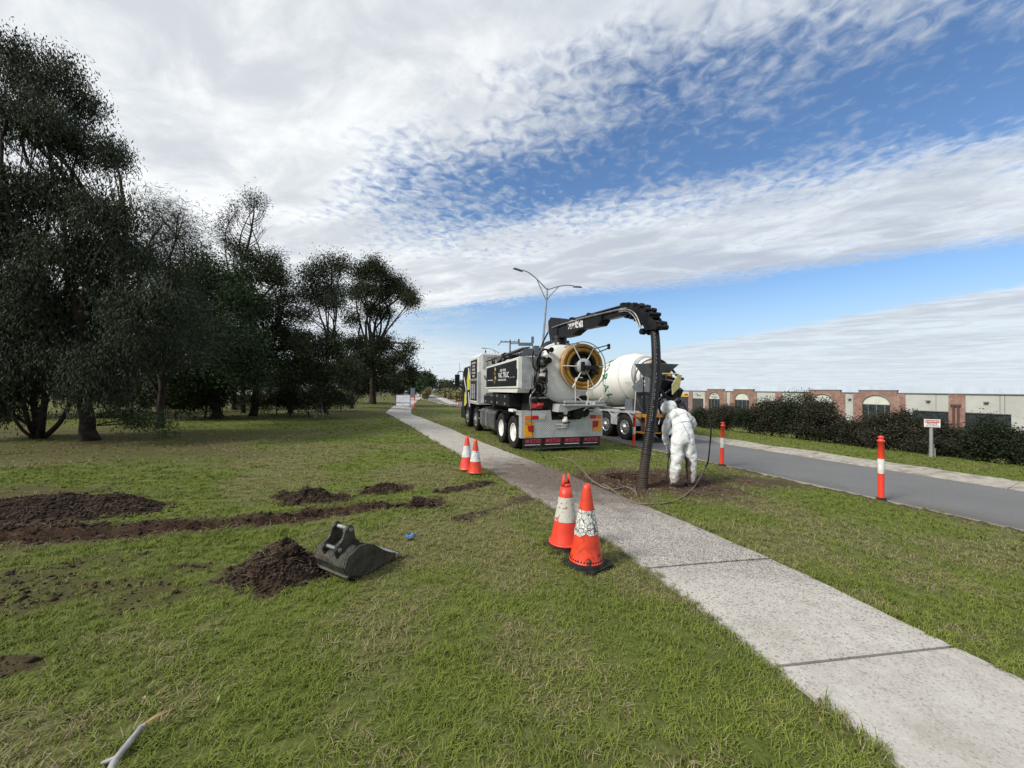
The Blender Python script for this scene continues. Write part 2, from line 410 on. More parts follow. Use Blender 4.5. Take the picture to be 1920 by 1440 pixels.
# footpath centre line, left and right edges read at the same stations
PATH_PX = [((2120, 1720), (2700, 1690)), ((1680, 1440), (2166, 1380)), ((1450, 1237), (1797, 1216)), ((1215, 1063), (1443, 1047)), ((1040, 952), (1233, 958)), ((975, 916), (1120, 912)), ((868, 853), (992, 862)),
           ((810, 821), (920, 836)), ((765, 796), (832, 799)), ((727, 773.5), (767, 775.5)), ((741, 761.5), (769, 765)), ((762, 748), (785, 750))]
path_l = [gpt(*a) for a, b in PATH_PX]; path_r = [gpt(*b) for a, b in PATH_PX]
def resample(P_, n):
    P_ = np.array(P_); d = np.r_[0, np.cumsum(np.hypot(*(P_[1:, :2] - P_[:-1, :2]).T))]
    return d, P_
def path_edges():
    C = [(a + b) / 2 for a, b in zip(path_l, path_r)]; Wd = [np.hypot(*(b - a)[:2]) for a, b in zip(path_l, path_r)]
    C = np.array(curve3(C[:10], 10) + C[10:]); return C
PC = path_edges()
PW = 1.64
_d = np.r_[0, np.cumsum(np.hypot(*(PC[1:, :2] - PC[:-1, :2]).T))]
def path_at(s):
    x = np.interp(s, _d, PC[:, 0]); y = np.interp(s, _d, PC[:, 1])
    e = .15; tx = np.interp(s + e, _d, PC[:, 0]) - np.interp(s - e, _d, PC[:, 0]); ty = np.interp(s + e, _d, PC[:, 1]) - np.interp(s - e, _d, PC[:, 1])
    L = math.hypot(tx, ty) or 1; return np.array([x, y]), np.array([tx / L, ty / L])
PCL = [tuple(p[:2]) for p in PC]
def path_dist(x, y): return wdist(x, y, PCL)

def dry_mask(x, y):
    n = vnoise(x, y, 1.3, 5) * .5 + vnoise(x, y, .45, 6) * .35 + vnoise(x, y, .15, 7) * .15
    pe = sstep(.5, .0, path_dist(x, y) - PW / 2) * (.25 + .5 * vnoise(x, y, .3, 46))
    return np.clip(sstep(.42, .68, n) + np.where(np.asarray(x) < 2.2, pe, pe * .4), 0, 1)
gm, q, b, o_ = matnodes('lawn_ground')
tcn = q.n('ShaderNodeTexCoord').outputs['Object']
dirt = q.attr('dirt'); dry = q.attr('dry')
nf = q.noise(tcn, 38, 6, .7); nm = q.noise(tcn, 3.2, 5, .6)
g1 = q.mix(q.mr(nf, .35, .65), (.070, .096, .016), (.145, .172, .036))
g2 = q.mix(q.mr(nf, .35, .65), (.085, .080, .030), (.185, .160, .075))
gr = q.mix(q.m('MULTIPLY', dry, .75), g1, g2); gr = q.mix(q.mr(nm, .4, .7, 0, .35), gr, (.10, .115, .034))
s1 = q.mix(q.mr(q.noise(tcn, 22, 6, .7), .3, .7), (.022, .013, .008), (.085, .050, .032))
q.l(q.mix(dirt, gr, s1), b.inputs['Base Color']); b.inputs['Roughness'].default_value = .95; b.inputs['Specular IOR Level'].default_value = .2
bump(q, b, nf, .8, .03)

xs = np.r_[-np.geomspace(9.4, 1500, 46)[::-1], np.arange(-9.2, -7.01, .1), np.arange(-7, 4.6, .042), np.arange(4.6, 14, .11), np.geomspace(14.2, 1500, 70)]
ys = np.r_[-np.geomspace(3, 900, 22)[::-1], np.arange(-2, 1.0, .25), np.arange(1.0, 8.4, .042), np.arange(8.4, 15, .10), np.geomspace(15.2, 2600, 95)]
X, Y = np.meshgrid(xs, ys); gx = X.ravel(); gy = Y.ravel()
Z = gbase(gx, gy) + soil_h(gx, gy)
pd = path_dist(gx, gy); Z = Z - .055 * (1 - sstep(PW / 2 - .03, PW / 2 + .05, pd))
vv = NV[0] * gx + NV[1] * gy
# cut the sheet below the road bed and the crossing drive
Z = np.where((vv > 9.02) & (vv < 14.25), np.minimum(Z, -.62), Z)
nx, ny = len(xs), len(ys); idx = np.arange(nx * ny).reshape(ny, nx)
F_ = np.stack([idx[:-1, :-1].ravel(), idx[:-1, 1:].ravel(), idx[1:, 1:].ravel(), idx[1:, :-1].ravel()], 1)
me = nmesh('ground', np.stack([gx, gy, Z], 1), F_, True)
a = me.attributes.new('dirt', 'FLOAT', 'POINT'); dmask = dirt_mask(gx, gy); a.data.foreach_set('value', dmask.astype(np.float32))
a = me.attributes.new('dry', 'FLOAT', 'POINT'); a.data.foreach_set('value', dry_mask(gx, gy).astype(np.float32))
ground = obj('ground', me, gm); tag(ground, kind='structure', label='mown grass ground with churned soil around the trench and hole')

# ---------------------------------------------------------------- road, kerbs
def strip(name, v0, v1, z0, z1, mat, u0=-60, u1=900, step=4.0, nv=2, sk=0.0):
    us = np.r_[np.arange(u0, 60, 1.0), np.geomspace(60, u1, 60)]; V = []; Fs = []
    for u in us:
        for k in range(nv):
            v = v0 + (v1 - v0) * k / (nv - 1); z = z0 + (z1 - z0) * k / (nv - 1)
            V.append((v * .936 - u * .352, v * .352 + u * .936, z))
    for i in range(len(us) - 1):
        for k in range(nv - 1): Fs.append((i * nv + k, i * nv + k + 1, (i + 1) * nv + k + 1, (i + 1) * nv + k))
    return V, Fs
am, q, b, o_ = matnodes('asphalt')
tcn = q.n('ShaderNodeTexCoord').outputs['Object']
agg = q.vor(tcn, 90); c = q.mix(q.mr(agg, .1, .7), (.064, .062, .060), (.160, .156, .150))
c = q.mix(q.mr(q.noise(tcn, 900, 2), .56, .66), c, (.27, .28, .29))
c = q.mix(q.mr(q.noise(tcn, .8, 5, .6), .4, .7, 0, .45), c, (.105, .104, .102))
mudn = q.noise(tcn, 1.3, 6, .65)
vy = q.v('DOT_PRODUCT', tcn, (.936, .352, 0.0)); mud = q.m('MULTIPLY', q.mr(vy, 9.0, 10.1, 1, 0), q.mr(mudn, .38, .62))
c = q.mix(q.m('MULTIPLY', mud, .75), c, (.075, .058, .042))
q.l(c, b.inputs['Base Color']); b.inputs['Roughness'].default_value = .85; bump(q, b, agg, .35, .01)
V, Fs = strip('road', 9.12, 13.65, -.345, -.47, am, nv=6)
road = obj('road', nmesh('road', V, Fs), am); tag(road, kind='structure', label='grey asphalt service road')
cm = M('kerb_concrete', (.36, .33, .28), (.26, .24, .20), 6, .9, bump=.4, bscale=60, c3=(.14, .12, .09), s3=2.2, lo3=.52, hi3=.7)
def kerb(name, v0, v1, zt0, zt1, zb, u_list, ragged=0.0, label=None):
    root = tag(bpy.data.objects.new(name, None), label, kind='structure'); COL.objects.link(root)
    for i in range(len(u_list) - 1):
        ua, ub = u_list[i] + .006, u_list[i + 1] - .006; n = max(2, int(min(8, (ub - ua) / .4)))
        V = []; Fq = []
        for j in range(n + 1):
            u = ua + (ub - ua) * j / n; rag = ragged * (vnoise(u, 0.0, .6, 21) + .6 * vnoise(u, 0., .17, 22) - .8)
            for v, z in ((v0, zb), (v0 + .015, zt0), (v1 + float(rag), zt1), (v1 + float(rag) + .02, zb)):
                V.append((v * .936 - u * .352, v * .352 + u * .936, z))
        for j in range(n):
            for k in range(3): Fq.append((j * 4 + k, j * 4 + k + 1, (j + 1) * 4 + k + 1, (j + 1) * 4 + k))
        Fq += [(0, 1, 2, 3)[::-1], tuple(n * 4 + k for k in range(4))]
        me = bpy.data.meshes.new('kerb_segment'); me.from_pydata(V, [], Fq); me.update(); obj('kerb_segment', me, cm, root)
    return root
ulist = list(np.arange(-8, 40, 2.45)) + [48, 70, 120, 300, 700]
kerb('far_kerb', 13.62, 14.32, -.462, -.345, -.62, ulist, .34, 'pale concrete kerb and channel along the far edge of the road')
kerb('near_kerb', 9.02, 9.13, -.300, -.318, -.62, ulist, 0.0, 'thin concrete edging between the verge and the road')

# ---------------------------------------------------------------- footpath slabs
pm, q, b, o_ = matnodes('path_concrete')
gp_ = q.n('ShaderNodeNewGeometry').outputs['Position']
base = q.mix(q.mr(q.noise(gp_, 5, 6, .65), .35, .68), (.47, .445, .40), (.36, .335, .30))
base = q.mix(q.mr(q.noise(gp_, 70, 3), .48, .66, 0, .55), base, (.56, .53, .48))
yv = q.v('DOT_PRODUCT', gp_, (0.0, 1.0, 0.0))
# exposed dark aggregate, thicker beyond the second joint
vn_ = q.n('ShaderNodeTexVoronoi', feature='F1'); q.l(gp_, vn_.inputs['Vector']); vn_.inputs['Scale'].default_value = 62; rs_ = q.n('ShaderNodeSeparateColor'); q.l(vn_.outputs[1], rs_.inputs[0])
thr_ = q.m('MULTIPLY', q.m('POWER', rs_.outputs[0], 1.0), .60); spk = q.mr(q.m('SUBTRACT', vn_.outputs[0], thr_), -.03, .04, 1, 0)
sel = q.m('MULTIPLY', q.mr(q.noise(gp_, 9, 4, .7), .30, .46), q.m('GREATER_THAN', q.m('ADD', rs_.outputs[1], q.mr(yv, 2.0, 3.9, .12, .62)), .62))
far_ = q.mr(yv, 2.2, 4.2, .40, 1.0)
spk = q.m('MULTIPLY', q.m('MULTIPLY', spk, sel), far_)
base = q.mix(q.m('MULTIPLY', spk, .95), base, q.mix(rs_.outputs[2], (.045, .035, .030), (.20, .13, .09)))
base = q.mix(q.m('MULTIPLY', q.mr(q.noise(gp_, 1.6, 6, .7), .54, .70), .38), base, (.25, .21, .165))
n2 = q.vor(gp_, 75, 'F1'); s2 = q.m('MULTIPLY', q.mr(n2, .38, .52, 1, 0), q.m('MULTIPLY', q.mr(yv, 3.5, 4.2, .1, 1.0), q.mr(yv, 9, 12, 1, 0)))
base = q.mix(q.m('MULTIPLY', s2, .8), base, (.085, .065, .055))
dd = q.n('ShaderNodeVectorMath', operation='DISTANCE'); q.l(gp_, dd.inputs[0]); dd.inputs[1].default_value = tuple(gpt(1060, 895))
dirtb = q.mr(q.m('ADD', dd.outputs[1], q.m('MULTIPLY', q.m('SUBTRACT', q.noise(gp_, 3.0, 6, .7), .5), 3.4)), .9, 3.1, .95, 0, True)
base = q.mix(dirtb, base, q.mix(q.mr(q.noise(gp_, 60, 4), .4, .6), (.06, .042, .032), (.16, .12, .095)))
q.l(base, b.inputs['Base Color']); b.inputs['Roughness'].default_value = .9; bump(q, b, q.noise(gp_, 120, 4), .35, .006)
path = tag(bpy.data.objects.new('footpath', None), 'pale speckled concrete footpath curving past the truck', kind='structure'); COL.objects.link(path)
# stations so that two joints fall where the photo has them
def s_of(pt):
    dd_ = np.hypot(PC[:, 0] - pt[0], PC[:, 1] - pt[1]); i = int(dd_.argmin()); return _d[i]
sj1 = s_of((gpt(1215, 1063) + gpt(1443, 1047)) / 2); sj2 = s_of((gpt(1450, 1237) + gpt(1797, 1216)) / 2)
stations = [0.0, sj2 - 1.4, sj2, sj1]
s = sj1
while s + 2.75 < _d[-1] - 2.0: s += 2.75; stations.append(s)
stations.append(_d[-1])
stations = sorted(set(x for x in stations if x >= 0))
for i in range(len(stations) - 1):
    a_, b_ = stations[i] + .013, stations[i + 1] - .013
    if b_ - a_ < .2: continue
    n = max(6, int((b_ - a_) / .3)); V = []; Fq = []
    lift = random.uniform(-.004, .004); m_ = 13
    for j in range(n + 1):
        c0, tg = path_at(a_ + (b_ - a_) * j / n); nr = np.array([tg[1], -tg[0]])
        for k in range(m_):
            w = (k / (m_ - 1) - .5) * PW
            if k in (0, m_ - 1): w += .03 * (vnoise(c0[0], c0[1], .2, 30 + k) - .5)
            p = c0 + nr * w; z = float(gbase(p[0], p[1])) + .006 + lift - (.006 if j in (0, n) or k in (0, m_ - 1) else 0) + float(vnoise(p[0], p[1], 2.2, 10) - .5) * .05 * float(1 - sstep(14, 22, p[1]))
            V.append((p[0], p[1], z))
        
    for j in range(n):
        for k in range(m_ - 1): Fq.append((j * m_ + k, j * m_ + k + 1, (j + 1) * m_ + k + 1, (j + 1) * m_ + k))
    # skirts
    nb = len(V); edge = [k for k in range(m_)] + [j * m_ + m_ - 1 for j in range(1, n + 1)] + [n * m_ + k for k in range(m_ - 2, -1, -1)] + [j * m_ for j in range(n - 1, 0, -1)]
    for e in edge: V.append((V[e][0], V[e][1], V[e][2] - .08))
    L_ = len(edge)
    for k in range(L_): Fq.append((edge[(k + 1) % L_], edge[k], nb + k, nb + (k + 1) % L_))
    me = bpy.data.meshes.new('slab'); me.from_pydata(V, [], Fq); me.update(); obj('slab', me, pm, path)
# crossing drive beyond the verge
drv = [gpt(785, 750, .02), gpt(764, 747.5, .02), gpt(785, 738.5, .02), gpt(812, 740, .02), gpt(828, 744.5, -.02), gpt(860, 757.5, -.02), gpt(842, 757.5, -.02), gpt(813, 745, .02), gpt(797, 742.2, .02)]
mb = MB(); mb.add(drv, [tuple(range(len(drv)))[::-1]]); dv = mb.build('driveway', pm); tag(dv, 'pale concrete driveway crossing beyond the grass verge', kind='structure')
# ================================================================ GRASS
def surf_z(x, y): return gbase(x, y) + soil_h(x, y)
gmat, q, b, o_ = matnodes('grass_blade')
pos = q.n('ShaderNodeNewGeometry').outputs['Position']
bc = q.attr('bc'); dryi = q.attr('dryi', 'INSTANCER')
c1 = q.mix(q.mr(q.noise(pos, 2.2, 4, .6), .38, .65), (.072, .112, .010), (.142, .182, .024))
c1 = q.mix(q.m('MULTIPLY', bc, .6), c1, (.21, .228, .062))
straw = q.mix(bc, (.155, .130, .060), (.31, .265, .145))
f = q.m('GREATER_THAN', q.m('ADD', q.m('MULTIPLY', dryi, .50), q.m('MULTIPLY', q.attr('bs'), .80)), .86)
q.l(q.mix(f, c1, straw), b.inputs['Base Color']); b.inputs['Roughness'].default_value = .7; b.inputs['Specular IOR Level'].default_value = .12
def tuft_mesh(K=7, nb=13):
    V = []; F4 = []; tid = []; bcs = []; bss = []
    for t_ in range(K):
        for i in range(nb):
            r = .045 * math.sqrt(random.random()); th = random.uniform(0, 6.283); x, y = r * math.cos(th), r * math.sin(th)
            h = random.uniform(.012, .036); az = random.uniform(0, 6.283); lean = random.uniform(.4, 2.6) * h
            wd = random.uniform(.0016, .0031); sx_, sy_ = -math.sin(az) * wd, math.cos(az) * wd
            p1 = (x + math.cos(az) * lean * .35, y + math.sin(az) * lean * .35, h * .65); p2 = (x + math.cos(az) * lean, y + math.sin(az) * lean, h)
            o = len(V); V += [(x - sx_, y - sy_, -.006), (x + sx_, y + sy_, -.006), (p1[0] + sx_ * .8, p1[1] + sy_ * .8, p1[2]), (p1[0] - sx_ * .8, p1[1] - sy_ * .8, p1[2]),
                              (p2[0] + sx_ * .15, p2[1] + sy_ * .15, p2[2]), (p2[0] - sx_ * .15, p2[1] - sy_ * .15, p2[2])]
            F4 += [(o, o + 1, o + 2, o + 3), (o + 3, o + 2, o + 4, o + 5)]
            r1, r2 = random.random(), random.random(); tid += [t_] * 6; bcs += [r1] * 6; bss += [r2] * 6
    return V, F4, tid, bcs, bss
def scatter(n, x0, x1, y0, y1):
    return rng.uniform(x0, x1, n), rng.uniform(y0, y1, n)
px_l, py_l, sc_l = [], [], []
for (x0, x1, y0, y1, dens_, sc) in ((-3.6, 4.6, .95, 2.5, 520, 1.0), (-6.2, 8.0, 2.5, 4.4, 430, 1.0), (-9.5, 11, 4.4, 7.5, 190, 1.2), (-16, 15, 7.5, 13, 75, 1.5), (-28, 20, 13, 24, 24, 2.0), (-44, 22, 24, 44, 6, 2.6)):
    x, y = scatter(int(dens_ * (x1 - x0) * (y1 - y0)), x0, x1, y0, y1)
    pxx, pyy = proj(np.stack([x, y, gbase(x, y)], 1)); k = (pxx > -140) & (pxx < 2060) & (pyy < 1560)
    px_l.append(x[k]); py_l.append(y[k]); sc_l.append(np.full(k.sum(), sc))
x = np.concatenate(px_l); y = np.concatenate(py_l); sc = np.concatenate(sc_l)
v_ = NV[0] * x + NV[1] * y; dm = dirt_mask(x, y); pdd = path_dist(x, y)
edge_n = (vnoise(x, y, .12, 40) - .5) * .07
keep = (pdd > PW / 2 - .005 + edge_n) & ((v_ < 9.03) | ((v_ > 14.30) & (v_ < 17.6))) & (rng.random(len(x)) > dm * 1.35)
keep &= ~((v_ > 8.85) & (v_ < 9.03) & (rng.random(len(x)) < .6))
x, y, sc, dm = x[keep], y[keep], sc[keep], dm[keep]
z = surf_z(x, y); N = len(x)
dr = np.clip(dry_mask(x, y) * .8 + dm * .6 + rng.random(N) * .25, 0, 1)
v_ = NV[0] * x + NV[1] * y
dr = np.where(v_ > 14, .12 + .3 * vnoise(x, y, 1.5, 44), dr)
hgt = .55 + .45 * vnoise(x, y, .5, 41) + .35 * (1 - dr) * rng.random(N)
hgt *= np.where((pdd[keep] < PW / 2 + .1), 1.25, 1.0)
tv, tf, tid, bcs, bss = tuft_mesh()
nt_ = len(tv)
V = np.concatenate([np.array(tv, np.float32), np.stack([x, y, z], 1).astype(np.float32)])
me = nmesh('grass', V, tf)
def pat(name, typ, data, first):
    a = me.attributes.new(name, typ, 'POINT'); arr = np.concatenate([np.asarray(first), np.asarray(data)])
    a.data.foreach_set('vector' if typ == 'FLOAT_VECTOR' else 'value', arr.astype(np.int32 if typ == 'INT' else np.float32).ravel())
pat('tid', 'INT', rng.integers(0, 7, N), tid)
pat('isp', 'FLOAT', np.ones(N), np.zeros(nt_)); pat('bc', 'FLOAT', np.zeros(N), bcs); pat('bs', 'FLOAT', np.zeros(N), bss)
pat('dryi', 'FLOAT', dr, np.zeros(nt_)); pat('rz', 'FLOAT', rng.uniform(0, 6.28, N), np.zeros(nt_))
pat('scl', 'FLOAT_VECTOR', np.stack([sc, sc, np.clip(sc, 1, 1.5) * hgt], 1), np.ones((nt_, 3)))
grass = obj('grass', me, gmat); tag(grass, 'short mown grass, green with dry straw patches', 'grass', kind='stuff')
ng = bpy.data.node_groups.new('grass_scatter', 'GeometryNodeTree')
ng.interface.new_socket('Geometry', in_out='INPUT', socket_type='NodeSocketGeometry'); ng.interface.new_socket('Geometry', in_out='OUTPUT', socket_type='NodeSocketGeometry')
G = lambda t_, **k: NT.n(type('X', (), {'nt': ng})(), t_, **k)
gi = G('NodeGroupInput'); go = G('NodeGroupOutput')
def na(name, dt):
    nd = G('GeometryNodeInputNamedAttribute', data_type=dt); nd.inputs[0].default_value = name; return nd.outputs[0]
cmp_ = G('FunctionNodeCompare', data_type='FLOAT', operation='GREATER_THAN'); ng.links.new(na('isp', 'FLOAT'), cmp_.inputs[0]); cmp_.inputs[1].default_value = .5
sep = G('GeometryNodeSeparateGeometry', domain='POINT'); ng.links.new(gi.outputs[0], sep.inputs[0]); ng.links.new(cmp_.outputs[0], sep.inputs[1])
spl = G('GeometryNodeSplitToInstances', domain='POINT'); ng.links.new(sep.outputs[1], spl.inputs[0]); ng.links.new(na('tid', 'INT'), spl.inputs[2])
iop = G('GeometryNodeInstanceOnPoints'); ng.links.new(sep.outputs[0], iop.inputs['Points']); ng.links.new(spl.outputs[0], iop.inputs['Instance'])
iop.inputs['Pick Instance'].default_value = True; ng.links.new(na('tid', 'INT'), iop.inputs['Instance Index'])
cx = G('ShaderNodeCombineXYZ'); ng.links.new(na('rz', 'FLOAT'), cx.inputs[2]); e2r = G('FunctionNodeEulerToRotation'); ng.links.new(cx.outputs[0], e2r.inputs[0])
ng.links.new(e2r.outputs[0], iop.inputs['Rotation']); ng.links.new(na('scl', 'FLOAT_VECTOR'), iop.inputs['Scale'])
ng.links.new(iop.outputs[0], go.inputs[0])
mo = grass.modifiers.new('scatter', 'NODES'); mo.node_group = ng

# ================================================================ LOOSE SOIL
soilm = M('soil', (.017, .011, .008), (.064, .043, .031), 9, .95, bump=.6, bscale=50, spec=.15)
soilm2 = M('dry_soil', (.075, .052, .036), (.15, .11, .08), 7, .95, bump=.6, bscale=50, spec=.15)
strawm = M('root_straw', (.26, .21, .13), (.15, .11, .07), 20, .8)
OCT = np.array([(1, 0, 0), (-1, 0, 0), (0, 1, 0), (0, -1, 0), (0, 0, 1), (0, 0, -1)], float)
OCF = np.array([(0, 2, 4), (2, 1, 4), (1, 3, 4), (3, 0, 4), (2, 0, 5), (1, 2, 5), (3, 1, 5), (0, 3, 5)])
def clods(name, P_, s, mat, parent=None, flat=.75):
    n = len(P_); Vv = OCT[None] * (1 + rng.uniform(-.6, .6, (n, 6, 3))) * s[:, None, None] * np.array([1, 1, flat])
    th = rng.uniform(0, 6.28, n); c_, s_ = np.cos(th), np.sin(th); rot = np.zeros((n, 3, 3)); rot[:, 0, 0] = c_; rot[:, 0, 1] = -s_; rot[:, 1, 0] = s_; rot[:, 1, 1] = c_; rot[:, 2, 2] = 1
    tl = rng.uniform(-.8, .8, n); r2 = np.zeros((n, 3, 3)); r2[:, 0, 0] = 1; r2[:, 1, 1] = np.cos(tl); r2[:, 1, 2] = -np.sin(tl); r2[:, 2, 1] = np.sin(tl); r2[:, 2, 2] = np.cos(tl)
    Vv = np.einsum('nij,njk,nlk->nli', rot, r2, Vv) + P_[:, None]
    Fv = OCF[None] + (np.arange(n) * 6)[:, None, None]
    return obj(name, nmesh(name, Vv.reshape(-1, 3), Fv.reshape(-1, 3)), mat, parent)
def fibres(P_, name, mat, L=(.03, .10), r=.0012, parent=None, up=.5):
    V = []; Fq = []
    for p in P_:
        az = random.uniform(0, 6.28); l = random.uniform(*L); b_ = random.uniform(-.8, .8)
        a0 = np.array(p); d1 = np.array([math.cos(az), math.sin(az), random.uniform(-.1, up)]) * l * .5; d2 = np.array([math.cos(az + b_), math.sin(az + b_), random.uniform(-.5, up * .6)]) * l * .5
        pts = [a0, a0 + d1, a0 + d1 + d2]; sd_ = np.array([-math.sin(az), math.cos(az), 0]) * r; u_ = np.array([0, 0, r])
        o = len(V)
        for k, pp in enumerate(pts):
            w = (1, .8, .4)[k]; V += [pp - sd_ * w, pp + sd_ * w, pp + u_ * 1.5 * w]
        for k in range(2):
            for e in range(3): Fq.append((o + k * 3 + e, o + k * 3 + (e + 1) % 3, o + (k + 1) * 3 + (e + 1) % 3, o + (k + 1) * 3 + e))
    return obj(name, nmesh(name, V, Fq), mat, parent)
def pile(px, py, rw, rd, h, label, n=900, cs=.016, seed=0, roots=60, lobes=3, mat=None):
    c = gpt(px, py); c[2] = float(surf_z(c[0], c[1]))
    root = thing('soil_pile', label, 'soil pile', c, group='piles of dug brown soil on the grass')
    # heightfield dome, open to the ground
    gn = 84; V = []; Fq = []
    lb = [(0, 0, 1, 1)] + [(random.uniform(-.6, .6), random.uniform(-.45, .45), random.uniform(.3, .6), random.uniform(.35, .7)) for _ in range(lobes)]
    def hh(x, y):
        e = 0
        for (lx, ly, lr, lh) in lb:
            rr = np.hypot(x / rw - lx, y / rd - ly) / lr; e = np.maximum(e, lh * np.clip(1 - rr, 0, 1) ** .8 * np.where(rr < 1, 1, 0))
        nn = vnoise(x + 50, y + 50, .07 * max(1, rw), 60 + seed) * .5 + vnoise(x + 50, y + 50, .025, 61 + seed) * .3 + vnoise(x + 50, y + 50, .16, 62 + seed) * .35
        return h * e * (.55 + .8 * nn)
    gxs = np.linspace(-1.35 * rw, 1.35 * rw, gn); gys = np.linspace(-1.35 * rd, 1.35 * rd, gn); XX, YY = np.meshgrid(gxs, gys)
    HH = hh(XX, YY); zb = surf_z(XX + c[0], YY + c[1]) - c[2]
    ZZ = np.where(HH < h * .04, zb - .03, zb + HH)
    id_ = np.arange(gn * gn).reshape(gn, gn); Fq = np.stack([id_[:-1, :-1].ravel(), id_[:-1, 1:].ravel(), id_[1:, 1:].ravel(), id_[1:, :-1].ravel()], 1)
    obj('heap', nmesh('heap', np.stack([XX.ravel(), YY.ravel(), ZZ.ravel()], 1), Fq, False), mat or soilm, root)
    rr = rng.normal(0, .48, (int(n * 3.2), 2)) * [rw, rd]; r_ = np.hypot(rr[:, 0] / rw, rr[:, 1] / rd); rr = rr[r_ < 1.45]
    zz = surf_z(rr[:, 0] + c[0], rr[:, 1] + c[1]) - c[2] + hh(rr[:, 0], rr[:, 1])
    s = cs * rng.lognormal(0, .7, len(rr)) * .48; s = np.clip(s, .0025, .026)
    o = clods('clods', np.stack([rr[:, 0], rr[:, 1], zz + s * .3], 1), s, mat or soilm, root); tag(o, kind='stuff')
    if roots:
        k = rng.integers(0, len(rr), roots); o = fibres([(rr[i, 0], rr[i, 1], zz[i] + .01) for i in k], 'root_fibres', strawm, (.04, .16), .0016, root); tag(o, kind='stuff')
    return root
pile(528, 1078, .35, .27, .27, 'dark soil pile with pale roots on the lawn, touching the digger bucket', 1700, .014, 1, 160, 5)
pile(583, 940, .40, .24, .17, 'low soil pile just beyond the trench, before the pair of distant cones', 900, .016, 2, 50)
pile(722, 922, .28, .18, .12, 'smallest soil pile, nearest the footpath beyond the trench', 500, .014, 3, 20)
pile(775, 951, .40, .13, .15, 'long ridge of spoil at the footpath end of the trench', 900, .015, 4, 70)
pile(205, 958, .68, .34, .11, 'broad low soil pile beyond the trench under the big gum tree', 1300, .018, 5, 30)
pile(62, 966, 1.1, .6, .11, 'largest soil heap beside the trench at the edge of the picture', 2400, .018, 6, 40)
# loose crumbs along trench, rows and hole
def loose(n, x0, x1, y0, y1, name, label, mat, cs=.011, thr=.45, path_ok=False):
    x, y = scatter(n, x0, x1, y0, y1); m = dirt_mask(x, y); k = (rng.random(n) < (m - thr) / (1 - thr) * 1.1)
    if not path_ok: k &= path_dist(x, y) > PW / 2
    k &= (NV[0] * x + NV[1] * y) < 9.0
    x, y = x[k], y[k]; s = np.clip(cs * rng.lognormal(0, .75, len(x)), .0025, .03)
    o = clods(name, np.stack([x, y, surf_z(x, y) + s * .25], 1), s, mat); tag(o, label, name.replace('_', ' '), kind='stuff'); return o
loose(95000, -6.5, -.2, 1.6, 7.2, 'loose_soil', 'dark crumbs of soil strewn along the trench', soilm, .0048)
loose(36000, .6, 5.4, 5.2, 10.2, 'wet_mud', 'wet mud crumbs round the excavation hole', soilm2, .0062, .35)
x, y = scatter(2600, -.6, 3.0, 4.0, 12); k = (path_dist(x, y) < PW / 2 - .03); x, y = x[k], y[k]
dcl = np.hypot(x - gpt(1060, 900)[0], y - gpt(1060, 900)[1]); k = rng.random(len(x)) < np.exp(-dcl / 1.5) * 1.2; x, y = x[k], y[k]
s = np.clip(.006 * rng.lognormal(0, .5, len(x)), .002, .02)
o = clods('path_grit', np.stack([x, y, gbase(x, y) + (vnoise(x, y, 2.2, 10) - .5) * .05 + .008 + s * .2], 1), s, soilm2); tag(o, 'dark grit spilt over the speckled footpath', 'grit', kind='stuff')
# straw and fallen bits on the lawn
x, y = scatter(9000, -6, 5, 1.0, 9); k = (path_dist(x, y) > PW / 2) & (dry_mask(x, y) * .8 + .12 > rng.random(9000)); x, y = x[k], y[k]
o = fibres(np.stack([x, y, surf_z(x, y) + .022], 1), 'straw_litter', M('straw', (.33, .28, .17), (.22, .18, .09), 15, .8), (.03, .09), .0013, None, .25); tag(o, 'dry straw stalks lying on the lawn', 'straw', kind='stuff')
# turned-up turf along trench edges: bent roots
x, y = scatter(6000, -6, 0, 3.2, 6.4); dt_ = wdist(x, y, TRENCH); k = (dt_ < .36) & (dt_ > .08) & (rng.random(6000) < .8); x, y = x[k], y[k]
o = fibres(np.stack([x, y, surf_z(x, y) + .01], 1), 'torn_turf', strawm, (.03, .12), .0016, None, .9); tag(o, 'torn turf and roots along the lip of the trench', 'turf', kind='stuff')
# ================================================================ TREES
def leafmat(name, a, b_, c_):
    m, q, b, o_ = matnodes(name); r = q.attr('rnd')
    col = q.mix(q.mr(r, 0, .7), a, b_); col = q.mix(q.mr(r, .82, 1.0), col, c_)
    q.l(col, b.inputs['Base Color']); b.inputs['Roughness'].default_value = .7; b.inputs['Specular IOR Level'].default_value = .12
    return m
LM_gum = leafmat('gum_leaf', (.018, .026, .015), (.045, .056, .034), (.085, .090, .060))
LM_dark = leafmat('dark_leaf', (.016, .024, .011), (.038, .048, .023), (.070, .074, .038))
LM_green = leafmat('green_leaf', (.018, .034, .014), (.042, .066, .029), (.065, .085, .040))
LM_hedge = leafmat('hedge_leaf', (.016, .017, .011), (.040, .040, .026), (.095, .080, .055))
LM_hedge2 = leafmat('hedge_leaf_green', (.010, .016, .008), (.023, .032, .016), (.045, .052, .026))
bark = M('bark', (.040, .032, .026), (.018, .014, .012), 6, .9, bump=.8, bscale=14, spec=.2)
bark_p = M('pale_bark', (.30, .27, .23), (.13, .11, .09), 4, .85, bump=.4, bscale=12, spec=.2)
def unit(v): return v / (np.linalg.norm(v, axis=-1, keepdims=True) + 1e-9)
